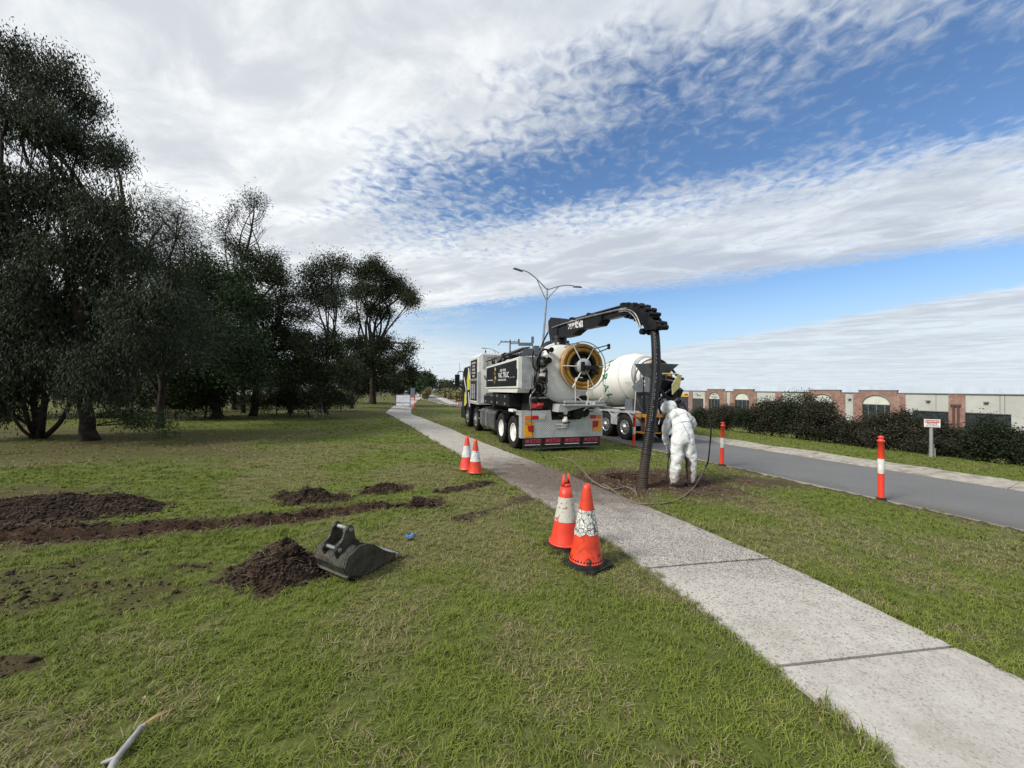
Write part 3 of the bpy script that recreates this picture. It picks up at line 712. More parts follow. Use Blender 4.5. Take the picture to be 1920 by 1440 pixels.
def leaves(name, sprays, per, L, wd, droop, spread, mat, parent):
    """sprays (n,3): each carries PER leaves; droop 0..1 hangs them"""
    n = len(sprays) * per; base = np.repeat(sprays, per, 0)
    off = rng.normal(0, 1, (n, 3)) * spread
    hang = np.abs(rng.normal(0, 1, n)) * spread * droop * 1.6
    C = base + off; C[:, 2] -= hang
    A = unit(rng.normal(0, 1, (n, 3)) * [1, 1, .7] + np.array([0, 0, -1.0]) * droop * 2.2)
    Sd = unit(np.cross(A, rng.normal(0, 1, (n, 3)))); l = L * rng.uniform(.6, 1.3, (n, 1)); w = wd * rng.uniform(.7, 1.2, (n, 1))
    V = np.stack([C, C + A * l * .45 + Sd * w, C + A * l, C + A * l * .45 - Sd * w], 1).reshape(-1, 3)
    F = np.arange(n * 4).reshape(n, 4); me = nmesh(name, V, F)
    a = me.attributes.new('rnd', 'FLOAT', 'FACE'); a.data.foreach_set('value', rng.random(n).astype(np.float32))
    return obj(name, me, mat, parent)
def spray_pts(clumps, dens, inner=.35):
    out = []; dens = dens * 1.6
    for c, r in clumps:
        r = np.asarray(r, float) * np.ones(3); n = max(6, int(dens * (r[0] * r[2] + r[0] * r[1]) * 6))
        u = unit(rng.normal(0, 1, (n, 3))); k = rng.random(n) ** .45 * (1 - inner) + inner * rng.random(n)
        lump = .75 + .5 * vnoise(u[:, 0] * 3 + c[0], u[:, 2] * 3 + c[2], .8, 70)
        out.append(np.asarray(c) + u * r * (k * lump)[:, None])
    return np.concatenate(out)
def limbs(mb, base, clumps, r0, twigs=8, fork=.45, seg=6, bend=.15, bole=None):
    base = np.asarray(base, float); cen = np.mean([c for c, r in clumps], 0)
    top = base + (cen - base) * fork if bole is None else np.asarray(bole, float)
    n0 = 6; tr = [base + (top - base) * (k / n0) + np.array([random.uniform(-1, 1), random.uniform(-1, 1), 0]) * r0 * .35 * (k not in (0,)) for k in range(n0 + 1)]
    mb.tube([tr[0] - [0, 0, .15]] + tr, [r0 * 1.45, r0 * 1.25] + [r0 * (1 - .35 * k / n0) for k in range(1, n0 + 1)], 9)
    for c, r in clumps[::7] if len(clumps) % 7 == 0 else clumps:
        c = np.asarray(c, float); rr = float(np.mean(r)); j = random.randint(3, n0); st = tr[j]; L = np.linalg.norm(c - st)
        m1 = st + (c - st) * .35 + np.array([random.uniform(-1, 1), random.uniform(-1, 1), random.uniform(.1, 1)]) * L * bend
        m2 = st + (c - st) * .7 + np.array([random.uniform(-1, 1), random.uniform(-1, 1), random.uniform(-.2, .8)]) * L * bend
        pts = curve3([st, m1, m2, c], 4); ra = r0 * random.uniform(.35, .5)
        mb.tube(pts, list(np.linspace(ra, ra * .3, len(pts))), seg)
        for _ in range(twigs):
            s0 = pts[random.randint(len(pts) // 3, len(pts) - 1)]; e = c + unit(rng.normal(0, 1, 3)) * np.asarray(r) * random.uniform(.5, .95)
            mm = (np.asarray(s0) + e) / 2 + rng.normal(0, 1, 3) * rr * .12
            mb.tube([s0, mm, e], [ra * .28, ra * .18, ra * .06], 4, cap=False)
def tree(name, label, cat, base, clumps, r0, dens, per, L, wd, droop, spread, lm, bm=None, twigs=8, fork=.45, group=None, extra=None, bole=None, bend=.15):
    base = np.asarray(base, float); root = thing(name, label, cat, base, group=group)
    cl = [(np.asarray(c) - base, r) for c, r in clumps]
    mb = MB(); limbs(mb, np.zeros(3), cl, r0, twigs, fork, bend=bend, bole=None if bole is None else np.asarray(bole) - base)
    if extra: extra(mb, base)
    mb.build('trunk', bm or bark, root)
    sp = spray_pts(cl, dens); leaves('crown', sp, per, L, wd, droop, spread, lm, root)
    return root
def pc(lst, d, jit=1.0, flat=(1, 1, .85)):
    """clumps read off the photo: (px, py, radius px[, depth]) -> centre and radii in metres"""
    o = []
    for e in lst:
        dd_ = (e[3] if len(e) > 3 else d) + random.uniform(-jit, jit); p = at(e[0], e[1], dd_); r = e[2] * dd_ / FPX
        fl = np.array(flat); o.append((p, fl * r * .62))
        for _ in range(6):
            u = unit(rng.normal(0, 1, 3)); o.append((p + u * fl * r * rng.uniform(.55, .95), fl * r * rng.uniform(.22, .42)))
    return o
g = gpt
def gdep(px, d):
    p = at(px, 728, d); return np.array([p[0], p[1], float(gbase(p[0], p[1]))])
GR = 'trees along the left side of the lawn'
T1 = [(40, 110, 62), (100, 140, 55), (-60, 150, 105), (160, 185, 42), (60, 220, 85), (150, 270, 58), (208, 285, 34), (-40, 330, 105), (90, 350, 70), (190, 375, 48), (232, 410, 34), (15, 440, 88), (130, 460, 80),
      (215, 470, 60), (265, 480, 42), (60, 555, 105), (170, 570, 85), (250, 580, 70), (-60, 570, 120), (315, 560, 48), (100, 655, 90), (200, 670, 75), (0, 680, 90), (280, 650, 58)]
tree('gum_tree', 'tall dark gum tree with drooping leaves and thick single trunk, rising highest', 'tree', g(168, 826), pc(T1, 11.6, 1.3), .20, 9.5, 34, .125, .015, .85, .19, LM_gum, twigs=7, fork=.3, group=GR)
# multi-stem tree beside it
def stems6(mb, base):
    for (x1, y1, x2, y2, d2, r) in ((45, 760, 25, 560, 11.2, .07), (62, 740, 70, 540, 11.8, .09), (85, 745, 110, 560, 11.5, .10), (120, 780, 150, 690, 11.9, .08), (30, 790, -40, 640, 10.8, .05), (98, 700, 130, 500, 12.2, .07)):
        p0 = np.array([random.uniform(-.22, .22), random.uniform(-.15, .15), -.1]); p1 = at(x1, y1, (11.4 + d2) / 2) - base; p2 = at(x2, y2, d2) - base
        mb.tube(curve3([p0, p1, p2], 5), list(np.linspace(r, r * .45, 11)), 7)
tree('multi_stem_tree', 'spreading multi-stemmed tree whose pale stems fan out left of the thick trunk', 'tree', g(72, 822), pc([(-40, 610, 70), (50, 600, 60), (110, 590, 60), (-80, 700, 70), (10, 700, 26), (150, 640, 50), (-30, 740, 40)], 11.6, .6), .10, 6, 26, .15, .02, .8, .17, LM_gum, bark, 5, .2, GR, stems6)
# feathery wattle
tree('wattle_tree', 'feathery weeping wattle whose wispy tips stand out against the cloud', 'tree', gdep(300, 15), pc([(285, 385, 26), (305, 420, 38), (335, 400, 20), (345, 440, 24), (320, 480, 48), (270, 470, 40), (300, 560, 70), (350, 560, 40), (330, 640, 60)], 15, .8), .13, 8, 18, .26, .009, .25, .36, LM_gum, None, 14, .35, GR)
tree('dense_evergreen_tree', 'broad dense dark green evergreen tree in the middle of the row', 'tree', gdep(405, 19.5), pc([(390, 492, 34), (350, 528, 46), (420, 526, 52), (460, 560, 48), (400, 590, 80), (340, 620, 60), (450, 640, 62), (390, 690, 62), (320, 690, 50), (480, 690, 36), (360, 730, 34), (430, 725, 30)], 19, 1.3), .22, 8, 24, .14, .028, .2, .34, LM_green, None, 6, .4, GR)
tree('layered_evergreen_tree', 'evergreen tree with ragged horizontal layers of foliage and open gaps on its right edge', 'tree', gdep(475, 21.5), pc([(470, 480, 24), (505, 490, 20), (498, 515, 30), (525, 522, 17), (528, 555, 22), (500, 580, 28), (540, 585, 18), (530, 618, 26), (488, 640, 30), (548, 640, 18), (470, 560, 30), (515, 668, 30), (450, 690, 30)], 22, 1.0, (1.15, 1.15, .55)), .19, 8, 24, .15, .03, .15, .3, LM_dark, None, 9, .5, GR)
def bare(mb, base):
    mb.tube([at(462, 470, 25) - base, at(470, 440, 25) - base, at(476, 400, 25) - base, at(477, 372, 25) - base], [.07, .06, .04, .02], 6)
    for i in range(34):
        q_ = random.uniform(0, 1); y0 = 475 - 95 * q_; x0 = 461 + 17 * q_; sgn = random.choice((-1, 1)); ln = random.uniform(16, 42) * (1.15 - .5 * q_)
        p0 = at(x0, y0, 25); p2 = at(x0 + sgn * ln * .8, y0 - ln * .85, 25 + random.uniform(-1.5, 1.5)); p1 = (p0 + p2) / 2 + np.array([sgn * .12, 0, -.12])
        mb.tube([p0 - base, p1 - base, p2 - base], [.026, .018, .006], 4, cap=False)
        for _ in range(3):
            e = p2 + rng.normal(0, .28, 3) + [0, 0, .2]; mb.tube([p1 * .4 + p2 * .6 - base, e - base], [.010, .004], 3, cap=False)
tree('half_bare_tree', 'half-bare tree with thin twigs showing above the dense crowns', 'tree', gdep(457, 24), pc([(472, 372, 13), (482, 380, 9), (445, 392, 8), (428, 410, 6), (420, 448, 8), (412, 428, 6), (455, 465, 14), (432, 455, 10), (520, 480, 14)], 25, .5), .12, 4, 12, .12, .025, .1, .3, LM_dark, None, 4, .8, GR, bare)
tree('forked_gum_tree', 'open forked gum tree with umbrella-like crowns and pale bare forks', 'tree', gdep(606, 25), pc([(598, 500, 20), (622, 487, 17), (645, 492, 13), (582, 512, 14), (600, 552, 26), (578, 545, 16), (628, 560, 17), (640, 540, 10), (612, 528, 9), (570, 585, 15)], 26, 1.2, (1.1, 1.1, .7)), .12, 9, 24, .15, .03, .5, .34, LM_gum, bark, 5, .45, GR, None, at(615, 640, 26))
tree('wide_gum_tree', 'wide gum tree with rounded dark crowns nearest the footpath barrier', 'tree', gdep(699, 38), pc([(680, 505, 20), (700, 497, 19), (718, 512, 16), (738, 530, 19), (755, 545, 19), (775, 560, 13), (718, 548, 15), (690, 540, 19), (668, 545, 13), (700, 575, 17), (662, 592, 13), (728, 580, 12),
      (765, 645, 11), (755, 668, 16), (770, 690, 9), (735, 700, 15), (700, 645, 22), (680, 665, 24), (712, 680, 24), (690, 705, 30), (655, 690, 24), (720, 640, 15), (672, 725, 16), (725, 715, 14)], 38, 2.5, (1.1, 1.1, .7)), .30, 7.5, 24, .19, .042, .4, .42, LM_dark, bark, 4, .35, GR, None, at(700, 640, 38))
tree('slim_pale_trunk_tree', 'bushy tree on slim pale twin trunks left of the barrier board', 'tree', gdep(594, 21), pc([(600, 640, 34), (570, 655, 34), (628, 655, 32), (590, 690, 44), (640, 700, 32), (560, 700, 38), (610, 725, 26), (580, 742, 20), (635, 738, 18)], 21, 1.0), .09, 11, 20, .13, .028, .35, .2, LM_dark, bark_p, 5, .35, GR,
     lambda mb, base: mb.tube(curve3([[.3, .1, -.1], at(603, 740, 21.2) - base, at(612, 690, 21.5) - base], 4), list(np.linspace(.07, .03, 9)), 6))
for (px, py, lst, d, lab) in ((545, 766, [(545, 640, 36), (520, 700, 34), (560, 690, 30), (540, 730, 18)], 24, 'short dark bushy tree between the layered tree and the pale twin trunks'),
                             (660, 762, [(660, 640, 24), (648, 680, 24), (672, 700, 20), (655, 720, 18)], 30, 'short dark tree just behind the pale twin trunks'),
                             (440, 764, [(435, 640, 40), (420, 700, 40), (470, 710, 30)], 27, 'dark tree on a straight trunk behind the dense evergreen')):
    tree('bushy_tree', lab, 'tree', gdep(px, d), pc(lst, d, .8), .15, 9, 20, .15, .035, .3, .22, LM_dark, None, 5, .45, GR)
def shrub(px, py, lst, d, label, dens=9, per=20, L=.12, wd=.024, lm=LM_dark, sp=.17, droop=.3, name='understorey_shrub', grp='shrubs under the left trees', r0=.04, cat='shrub'):
    return tree(name, label, cat, gdep(px, d), pc(lst, d, .5), r0, dens, per, L, wd, droop, sp, lm, None, 5, .3, grp)
shrub(210, 775, [(180, 640, 70), (110, 660, 70), (40, 660, 70), (200, 700, 60), (60, 725, 30), (130, 735, 28), (220, 742, 24)], 21, 'dark thicket seen behind the thick trunk of the tall gum')
shrub(300, 775, [(290, 680, 52), (340, 690, 44), (250, 715, 40), (310, 720, 34), (340, 742, 22), (280, 748, 20)], 20, 'dark thicket behind the feathery wattle')
shrub(-40, 780, [(-60, 680, 90), (20, 700, 50), (-90, 600, 100)], 18, 'dark thicket at the far left edge behind the multi-stemmed tree')
shrub(470, 776, [(470, 748, 18), (450, 752, 14), (495, 752, 16)], 23, 'scrubby brown shrub between the straight trunks of the middle trees')
shrub(640, 768, [(640, 745, 16), (655, 750, 12), (622, 752, 13)], 27, 'low dark shrub right of the pale twin trunks')
shrub(420, 778, [(415, 750, 16), (395, 752, 13)], 21, 'sparse shrub at the foot of the dense evergreen trunk')
shrub(250, 778, [(250, 725, 36), (230, 745, 24), (275, 745, 24)], 19, 'leafy shrub filling the gap right of the thick trunk')
shrub(330, 776, [(330, 735, 32), (310, 748, 20), (352, 748, 20)], 18.5, 'leafy shrub under the feathery wattle')
shrub(385, 772, [(388, 728, 30), (375, 748, 18), (405, 745, 18)], 20, 'leafy shrub left of the dense evergreen trunk')
shrub(545, 774, [(545, 735, 30), (525, 750, 18), (566, 748, 18)], 22, 'dense low shrub left of the pale twin trunks')
shrub(365, 772, [(370, 700, 34), (350, 735, 20)], 24, 'low dark shrub under the dense evergreen')
shrub(520, 775, [(515, 735, 20), (545, 745, 18), (490, 740, 15)], 23, 'scrubby brown-green shrub at the foot of the layered tree')
shrub(580, 780, [(575, 750, 17), (555, 752, 15), (600, 755, 14)], 21.5, 'scrubby shrub at the foot of the pale twin trunks')
# leafy branch sweeping low right of the trunk
c0 = g(255, 812); root = thing('low_branch_shrub', 'leafy low branch sweeping over the grass right of the thick trunk', 'shrub', c0, group=None); mb = MB(); tips = []
for (x1, y1) in ((300, 775), (320, 790), (285, 800), (335, 805), (260, 790), (310, 808), (240, 775), (330, 780)):
    p0 = at(182, 786 + random.uniform(-12, 14), 11.6); p2 = at(x1, y1, 11.6 + random.uniform(-.7, .7)); p1 = (p0 + p2) / 2 + np.array([0, 0, .12])
    ps = curve3([p0 - c0, p1 - c0, p2 - c0], 5); mb.tube(ps, list(np.linspace(.022, .006, len(ps))), 5); tips += [ps[k] + rng.normal(0, .14, 3) * [1, 1, .5] for k in range(4, 11) for _ in range(5)]
mb.build('branch', bark, root); leaves('foliage', np.array(tips), 7, .12, .013, .4, .07, LM_green, root)
# ---------------------------------------------------------------- hedge beyond the road
def vdepth(px, v): tt = (px - 960) / FPX; return v / (.936 * tt + .352)
HB = [(1322, 26, 766, 1), (1362, 32, 758, 0), (1405, 28, 764, 1), (1447, 36, 744, 0), (1494, 42, 732, 1), (1538, 40, 744, 0), (1578, 28, 790, 1), (1618, 34, 786, 0), (1664, 40, 770, 0), (1702, 32, 766, 1), (1752, 40, 790, 0), (1806, 40, 800, 0), (1852, 38, 780, 1), (1900, 34, 800, 0), (1955, 45, 805, 1), (2020, 60, 800, 0)]
desc = ['behind the left striped bollard', 'just right of the left striped bollard', 'with ragged top before the small arched bay', 'left of the tallest bush', 'tallest in the hedge, nearest the grey panels', 'tall and dense, right of the tallest one',
        'before the wide arch, left of the brick gap', 'lower, at the brick gap between the arches', 'behind the right striped bollard', 'with a pale dead twig, before the second wide arch', 'just left of the small white sign',
        'behind the small white sign', 'before the dark opening, right of the small white sign', 'with a loose sprig against the grey wall', 'at the right end of the hedge in view', 'beyond the right end of the hedge']
for i, (px, rp, top, k) in enumerate(HB):
    vb = 18.3 + random.uniform(-.3, .5); d = vdepth(px, vb); bx = (px - 960) / FPX * d; zb = float(gbase(bx, d)); zt = at(px, top, d)[2]; zl = at(px, 720, d)[2]
    H = zt - zb; rm = rp * d / FPX; base = np.array([bx, d, zb]); cl = []
    for _ in range(10):
        a_ = random.uniform(0, 6.28); rr = rm * 1.15 * random.uniform(.1, .75); zc = zb + H * random.uniform(.2, .72)
        cl.append((np.array([bx + rr * math.cos(a_), d + rr * math.sin(a_) * .9, zc]), np.array([rm * .62, rm * .6, H * random.uniform(.22, .30)])))
    cl.append((np.array([bx, d, zb + H * .74]), np.array([rm * .75, rm * .7, H * .26]))); cl.append((np.array([bx + rm * random.uniform(-.5, .5), d, zb + H * .3]), np.array([rm * 1.15, rm * .9, H * .32])))
    for _ in range(3): cl.append((np.array([bx + rm * random.uniform(-.8, .8), d, zb + H * random.uniform(.8, .9)]), np.array([rm * .16, rm * .16, H * .14])))
    tree('hedge_bush', 'dark bush beyond the road ' + desc[i], 'bush', base, cl, .05, 9 if d > 14 else 12, 20, .075 if d > 14 else .06, .02, .1, .12 if d > 14 else .1, LM_hedge2 if k else LM_hedge, None, 4, .3, 'bushes of the hedge beyond the road')
# ================================================================ VEHICLE MATERIALS
white = M('white_paint', (.74, .74, .71), (.66, .66, .62), 2.0, .30, coat=.3, c3=(.45, .41, .34), s3=3.5, lo3=.62, hi3=.80)
cream = M('drum_paint', (.76, .76, .70), (.66, .66, .60), 1.2, .42, c3=(.36, .33, .25), s3=1.6, lo3=.56, hi3=.80)
black = M('black_paint', (.006, .007, .009), (.014, .014, .017), 4, .38, spec=.22, c3=(.05, .042, .035), s3=3, lo3=.64, hi3=.8)
blackm = M('black_grime', (.008, .008, .009), (.028, .025, .021), 8, .7, bump=.3, bscale=30, spec=.2)
rubber = M('rubber', (.010, .010, .010), (.030, .027, .024), 9, .8, bump=.2, bscale=50, spec=.2)
steel = M('worn_steel', (.34, .34, .34), (.17, .17, .17), 9, .45, .6, bump=.15)
alu = M('aluminium', (.62, .64, .66), (.45, .46, .48), 14, .32, .7)
dgrey = M('grey_paint', (.13, .14, .16), (.09, .10, .11), 4, .5, c3=(.22, .21, .19), s3=5, lo3=.6, hi3=.75)
lgrey = M('light_grey_paint', (.40, .41, .42), (.30, .31, .31), 4, .5, c3=(.16, .15, .13), s3=5, lo3=.58, hi3=.75)
yhose = M('ochre_hose', (.42, .22, .028), (.27, .14, .02), 5, .5, bump=.1)
orange = M('orange_lens', (.75, .19, .02), (.6, .14, .015), 20, .2, spec=.6)
redl = M('red_lens', (.45, .012, .02), (.35, .01, .015), 20, .25)
clearl = M('clear_lens', (.50, .50, .44), (.36, .36, .32), 20, .15)
yplate = M('amber_reflector', (.80, .36, .01), (.72, .30, .01), 8, .35)
signw = M('sign_white', (.75, .75, .73), (.65, .65, .62), 8, .5)
maroon = M('flap_red', (.19, .012, .03), (.12, .01, .02), 8, .7)
glass = M('cab_glass', (.02, .03, .035), (.03, .04, .045), 3, .05, spec=.8)
yellow = M('livery_yellow', (.62, .62, .03), (.5, .5, .03), 4, .4)
redp = M('red_paint', (.40, .02, .02), (.25, .02, .02), 8, .5)
green = M('green_lettering', (.0, .16, .07), (.0, .12, .05), 8, .5)
orangep = M('orange_paint', (.62, .25, .02), (.45, .18, .03), 6, .55, c3=(.12, .08, .05), s3=5, lo3=.5, hi3=.65)
gold = M('gold_paint', (.50, .40, .14), (.36, .28, .10), 8, .4)
ckm, q, b, o_ = matnodes('checker_plate')
tcn = q.n('ShaderNodeTexCoord').outputs['Object']; s_ = q.n('ShaderNodeSeparateXYZ'); q.l(tcn, s_.inputs[0])
ua = q.m('MULTIPLY', q.m('ADD', s_.outputs[0], s_.outputs[2]), 44.0); va = q.m('MULTIPLY', q.m('SUBTRACT', s_.outputs[0], s_.outputs[2]), 44.0)
sa = q.m('MULTIPLY', q.m('POWER', q.m('ABSOLUTE', q.m('SINE', ua)), 4.0), q.m('ABSOLUTE', q.m('COSINE', va))); sb = q.m('MULTIPLY', q.m('POWER', q.m('ABSOLUTE', q.m('COSINE', va)), 4.0), q.m('ABSOLUTE', q.m('SINE', ua)))
ck = q.m('GREATER_THAN', q.m('MULTIPLY', q.m('SINE', q.m('MULTIPLY', ua, .5)), q.m('SINE', q.m('MULTIPLY', va, .5))), 0.0)
hh_ = q.m('ADD', q.m('MULTIPLY', sa, ck), q.m('MULTIPLY', sb, q.m('SUBTRACT', 1.0, ck)))
col = q.mix(hh_, (.34, .36, .37), (.86, .88, .88)); col = q.mix(q.mr(q.noise(tcn, 3.5, 6, .65), .5, .75, 0, .6), col, (.24, .22, .19))
q.l(col, b.inputs['Base Color']); b.inputs['Metallic'].default_value = .25; b.inputs['Roughness'].default_value = .4; bump(q, b, hh_, .6, .006)

# ================================================================ VACUUM TRUCK
YAW = R(18.3); TZ = -.215
TP = np.array([1.477, 11.89, TZ]); ca, sa_ = math.cos(YAW), math.sin(YAW)
truck = thing('vacuum_truck', 'white vacuum excavation truck with black boom and ochre hose reel parked on the verge', 'truck', TP, YAW)
def L(p):
    d = np.asarray(p, float) - TP; return np.array([d[0] * ca + d[1] * sa_, -d[0] * sa_ + d[1] * ca, d[2]])
def wheel(parent, x, y, side, r=.52, w=.30, kind='deep', rimmat=None, name='wheel'):
    e = bpy.data.objects.new(name, None); COL.objects.link(e); e.parent = parent; e.location = (x, y, r)
    m = MB(); hw = w / 2; rr = r * .56
    m.lathe([(rr, -hw * .8), (r * .80, -hw), (r * .95, -hw * .95), (r, -hw * .75), (r, -hw * .3), (r * .975, -hw * .25), (r * .975, -hw * .15), (r, -hw * .1), (r, hw * .1), (r * .975, hw * .15), (r * .975, hw * .25), (r, hw * .3), (r, hw * .75), (r * .95, hw * .95), (r * .80, hw), (rr, hw * .8)], axis='X', seg=36, caps=False)
    m.torus((side * hw * .93, 0, 0), r * .72, .006, 'X', 32, 4)
    m.build('tyre', rubber, e)
    m = MB(); s_ = side
    if kind == 'deep':
        m.lathe([(rr, s_ * hw * .8), (rr * .96, s_ * hw * .86), (rr * .90, s_ * hw * .7), (rr * .82, s_ * hw * .05), (rr * .45, -s_ * hw * .05), (rr * .40, s_ * hw * .35), (rr * .3, s_ * hw * .5), (.01, s_ * hw * .5)], axis='X', seg=32, caps=False)
    else:
        m.lathe([(rr, s_ * hw * .8), (rr * .96, s_ * hw * .86), (rr * .90, s_ * hw * .6), (rr * .80, s_ * hw * .5), (rr * .5, s_ * hw * .95), (rr * .34, s_ * hw * 1.0), (rr * .3, s_ * hw * 1.25), (.01, s_ * hw * 1.3)], axis='X', seg=32, caps=False)
    m.lathe([(rr * 1.01, -hw * .8), (rr * .9, -hw * .5), (rr * .2, -hw * .3)], axis='X', seg=24, caps=False)
    rim = m.build('rim', rimmat or white, e)
    m = MB(); mm = -.02 if kind == 'deep' else .72
    for k in range(10):
        a_ = 6.283 * k / 10; c_ = (s_ * hw * mm, rr * .62 * math.cos(a_), rr * .62 * math.sin(a_))
        if kind == 'deep': m.cyl(c_, (c_[0] + s_ * .02, c_[1], c_[2]), rr * .09, 10)
        else: m.cyl((s_ * hw * .6, rr * .66 * math.cos(a_), rr * .66 * math.sin(a_)), (s_ * hw * .92, rr * .66 * math.cos(a_), rr * .66 * math.sin(a_)), rr * .08, 10)
    tag(m.build('hub_bolts', blackm, e), kind='stuff'); return e
for sd_ in (-1, 1):
    xo = 1.10 if sd_ < 0 else 1.16
    for yb in (.86, 2.19):
        wheel(truck, sd_ * xo, yb, sd_, kind='deep', w=.29); wheel(truck, sd_ * (xo - .33), yb, sd_, kind='deep', w=.29)
    for yb in (6.1, 7.9): wheel(truck, sd_ * xo, yb, sd_, kind='alloy', w=.30, rimmat=alu)
m = MB()
for x in (-.43, .43): m.bb((x - .05, .1, .72), (x + .05, 9.3, 1.0))
for y in (.3, 1.5, 2.9, 4.6, 5.6, 7.0, 8.8): m.bb((-.43, y - .06, .76), (.43, y + .06, .96))
for y in (.86, 2.19, 6.1, 7.9): m.cyl((-1.05, y, .52), (1.05, y, .52), .09, 10); m.lathe([(.05, -.22), (.2, -.12), (.22, 0), (.2, .12), (.05, .22)], (0, y, .52), 'Y', 14)
m.bb((-1.0, .25, .96), (1.1, 7.4, 1.12)); m.bb((-.9, 2.9, .35), (1.0, 5.3, .9)); m.build('chassis', blackm, truck)
m = MB()  # mudguards over the tandem and front axles
for sd_ in (-1, 1):
    for yb in (.86, 2.19, 6.1, 7.9):
        pts = [(yb + .60 * math.cos(a_), .55 + .60 * math.sin(a_)) for a_ in np.linspace(.35, math.pi - .35, 12)]
        for (y0, z0), (y1, z1) in zip(pts[:-1], pts[1:]): m.quad((sd_ * .72, y0, z0), (sd_ * 1.27, y0, z0), (sd_ * 1.27, y1, z1), (sd_ * .72, y1, z1))
gd = m.build('mudguard', black, truck); sm = gd.modifiers.new('thick', 'SOLIDIFY'); sm.thickness = .02
# rear plate, lights and flaps
PL, PR = -1.25, 1.50
m = MB(); m.prism([(PL, .43), (PR, .43), (PR, 1.20), (.60, 1.20), (.56, .96), (-.27, .96), (-.31, 1.26), (PL, 1.24)], -.02, .03); m.bb((PL, .031, 1.10), (PL + .04, .5, 1.24)); m.bb((PL, .031, .43), (PL + .05, .22, 1.098)); m.bb((PR - .05, .031, .43), (PR, .22, 1.098))
m.build('rear_plate', ckm, truck)
m = MB(); m.bb((PL - .02, .031, 1.20), (-.33, .75, 1.215)); m.bb((.62, .031, 1.17), (PR, .75, 1.19)); m.build('rear_deck', ckm, truck)
m = MB(); m.bb((-.27, .04, .80), (.56, .10, 1.3)); m.bb((-.22, -.01, .985), (.52, .04, 1.06)); m.build('tow_recess', blackm, truck)
def lens(x0, x1, z0, z1, mt, nm='tail_light', y=-.05):
    mm = MB(); mm.bb((x0, y, z0), (x1, -.021, z1)); return mm.build(nm, mt, truck, .006)
for x0, x1, mt in ((-1.16, -.93, orange), (-.928, -.72, redl), (-.70, -.50, clearl), (.84, 1.03, clearl), (1.035, 1.235, redl), (1.238, 1.44, orange)): lens(x0, x1, .985, 1.10, mt)
m = MB(); m.bb((-1.165, -.034, .97), (-.49, -.022, .984)); m.bb((.83, -.034, .97), (1.445, -.022, .984)); m.build('light_trim', signw, truck)
for sgn, x0, x1, z0, z1 in ((1, -1.16, -.86, .47, .93), (-1, 1.14, 1.44, .60, .93)):
    m = MB(); m.bb((x0, -.034, z0), (x1, -.0205, z1)); pl_ = m.build('reflector_plate', yplate, truck)
    m = MB(); w_ = x1 - x0; h_ = z1 - z0
    if sgn > 0: po = [(x0 + .30 * w_, z1 - .26 * h_), (x1, z1 - .26 * h_), (x1, z0 + .27 * h_), (x0 + .42 * w_, z0 + .36 * h_)]
    else: po = [(x0, z1 - .02), (x0 + .68 * w_, z1 - .02), (x0 + .62 * w_, z0 + .42 * h_), (x0, z0 + .28 * h_)]
    m.prism(po, -.040, -.0345); m.build('red_panel', redl, pl_)
    if sgn > 0:
        m = MB(); m.text('DO NOT OVERTAKE', lambda x, y, z: (x0 + w_ * .5 + x, -.0365 - z, z1 - .04 + y), .034); m.text('TURNING VEHICLE', lambda x, y, z: (x0 + w_ * .42 + x, -.0365 - z, z1 - .09 + y), .028); m.build('lettering', black, pl_)
m = MB(); m.bb((-.12, -.034, .70), (.27, -.0205, .83)); pl_ = m.build('number_plate', signw, truck); m = MB(); m.text('XW\u00b711JZ', lambda x, y, z: (.075 + x, -.037 - z, .765 + y), .115); m.bb((-.12, -.038, .690), (.27, -.0345, .703)); m.build('lettering', black, pl_)
for k in range(4):
    x0 = -1.20 + k * .655; m = MB(); m.bb((x0, -.01, .13), (x0 + .645, .012, .43)); fl = m.build('mud_flap', rubber, truck)
    m = MB(); m.bb((x0 + .06, -.0145, .26), (x0 + .60, -.0105, .405)); m.build('flap_print', maroon, fl)
    m = MB(); m.text('STG', lambda x, y, z: (x0 + .40 + x * 1.25, -.018 - z, .333 + y), .15); m.quad((x0 + .09, -.0175, .30), (x0 + .18, -.0175, .30), (x0 + .20, -.0175, .375), (x0 + .11, -.0175, .375)); m.build('lettering', M('flap_lettering', (.50, .06, .10), (.4, .05, .08), 8, .6), fl)
    m = MB(); m.bb((x0 + .06, -.0145, .215), (x0 + .56, -.0105, .232)); m.build('white_line', signw, fl)
m = MB(); m.bb((-1.20, .0, .10), (1.41, .014, .128)); m.build('flap_weight', dgrey, truck)
# vessel
TC = (.27, 2.36); TR = .985
m = MB(); m.lathe([(TR, .62), (TR, 5.35)], (TC[0], 0, TC[1]), 'Y', 48, caps=False)
m.lathe([(TR, 5.35), (TR * .8, 5.6), (TR * .3, 5.72), (.01, 5.74)], (TC[0], 0, TC[1]), 'Y', 48, caps=False); m.build('tank', white, truck)
m = MB(); pr = [(TR, .46)] + [(TR * math.sin(a_), .44 - .34 * (math.cos(a_) - 0)) for a_ in np.linspace(1.35, .02, 9)]
m.lathe([(TR + .0, .56)] + [(r_ * 1.0, y_) for r_, y_ in pr], (TC[0], 0, TC[1]), 'Y', 48, caps=False); door = m.build('rear_door', white, truck)
m = MB(); m.lathe([(TR, .45), (TR + .07, .45), (TR + .07, .52), (TR, .52)], (TC[0], 0, TC[1]), 'Y', 48, caps=False); m.lathe([(TR, .56), (TR + .07, .56), (TR + .07, .63), (TR, .63)], (TC[0], 0, TC[1]), 'Y', 48, caps=False); m.build('flange', white, truck)
m = MB(); m.lathe([(TR + .02, .521), (TR + .085, .525), (TR + .085, .555), (TR + .02, .559)], (TC[0], 0, TC[1]), 'Y', 40, caps=False)
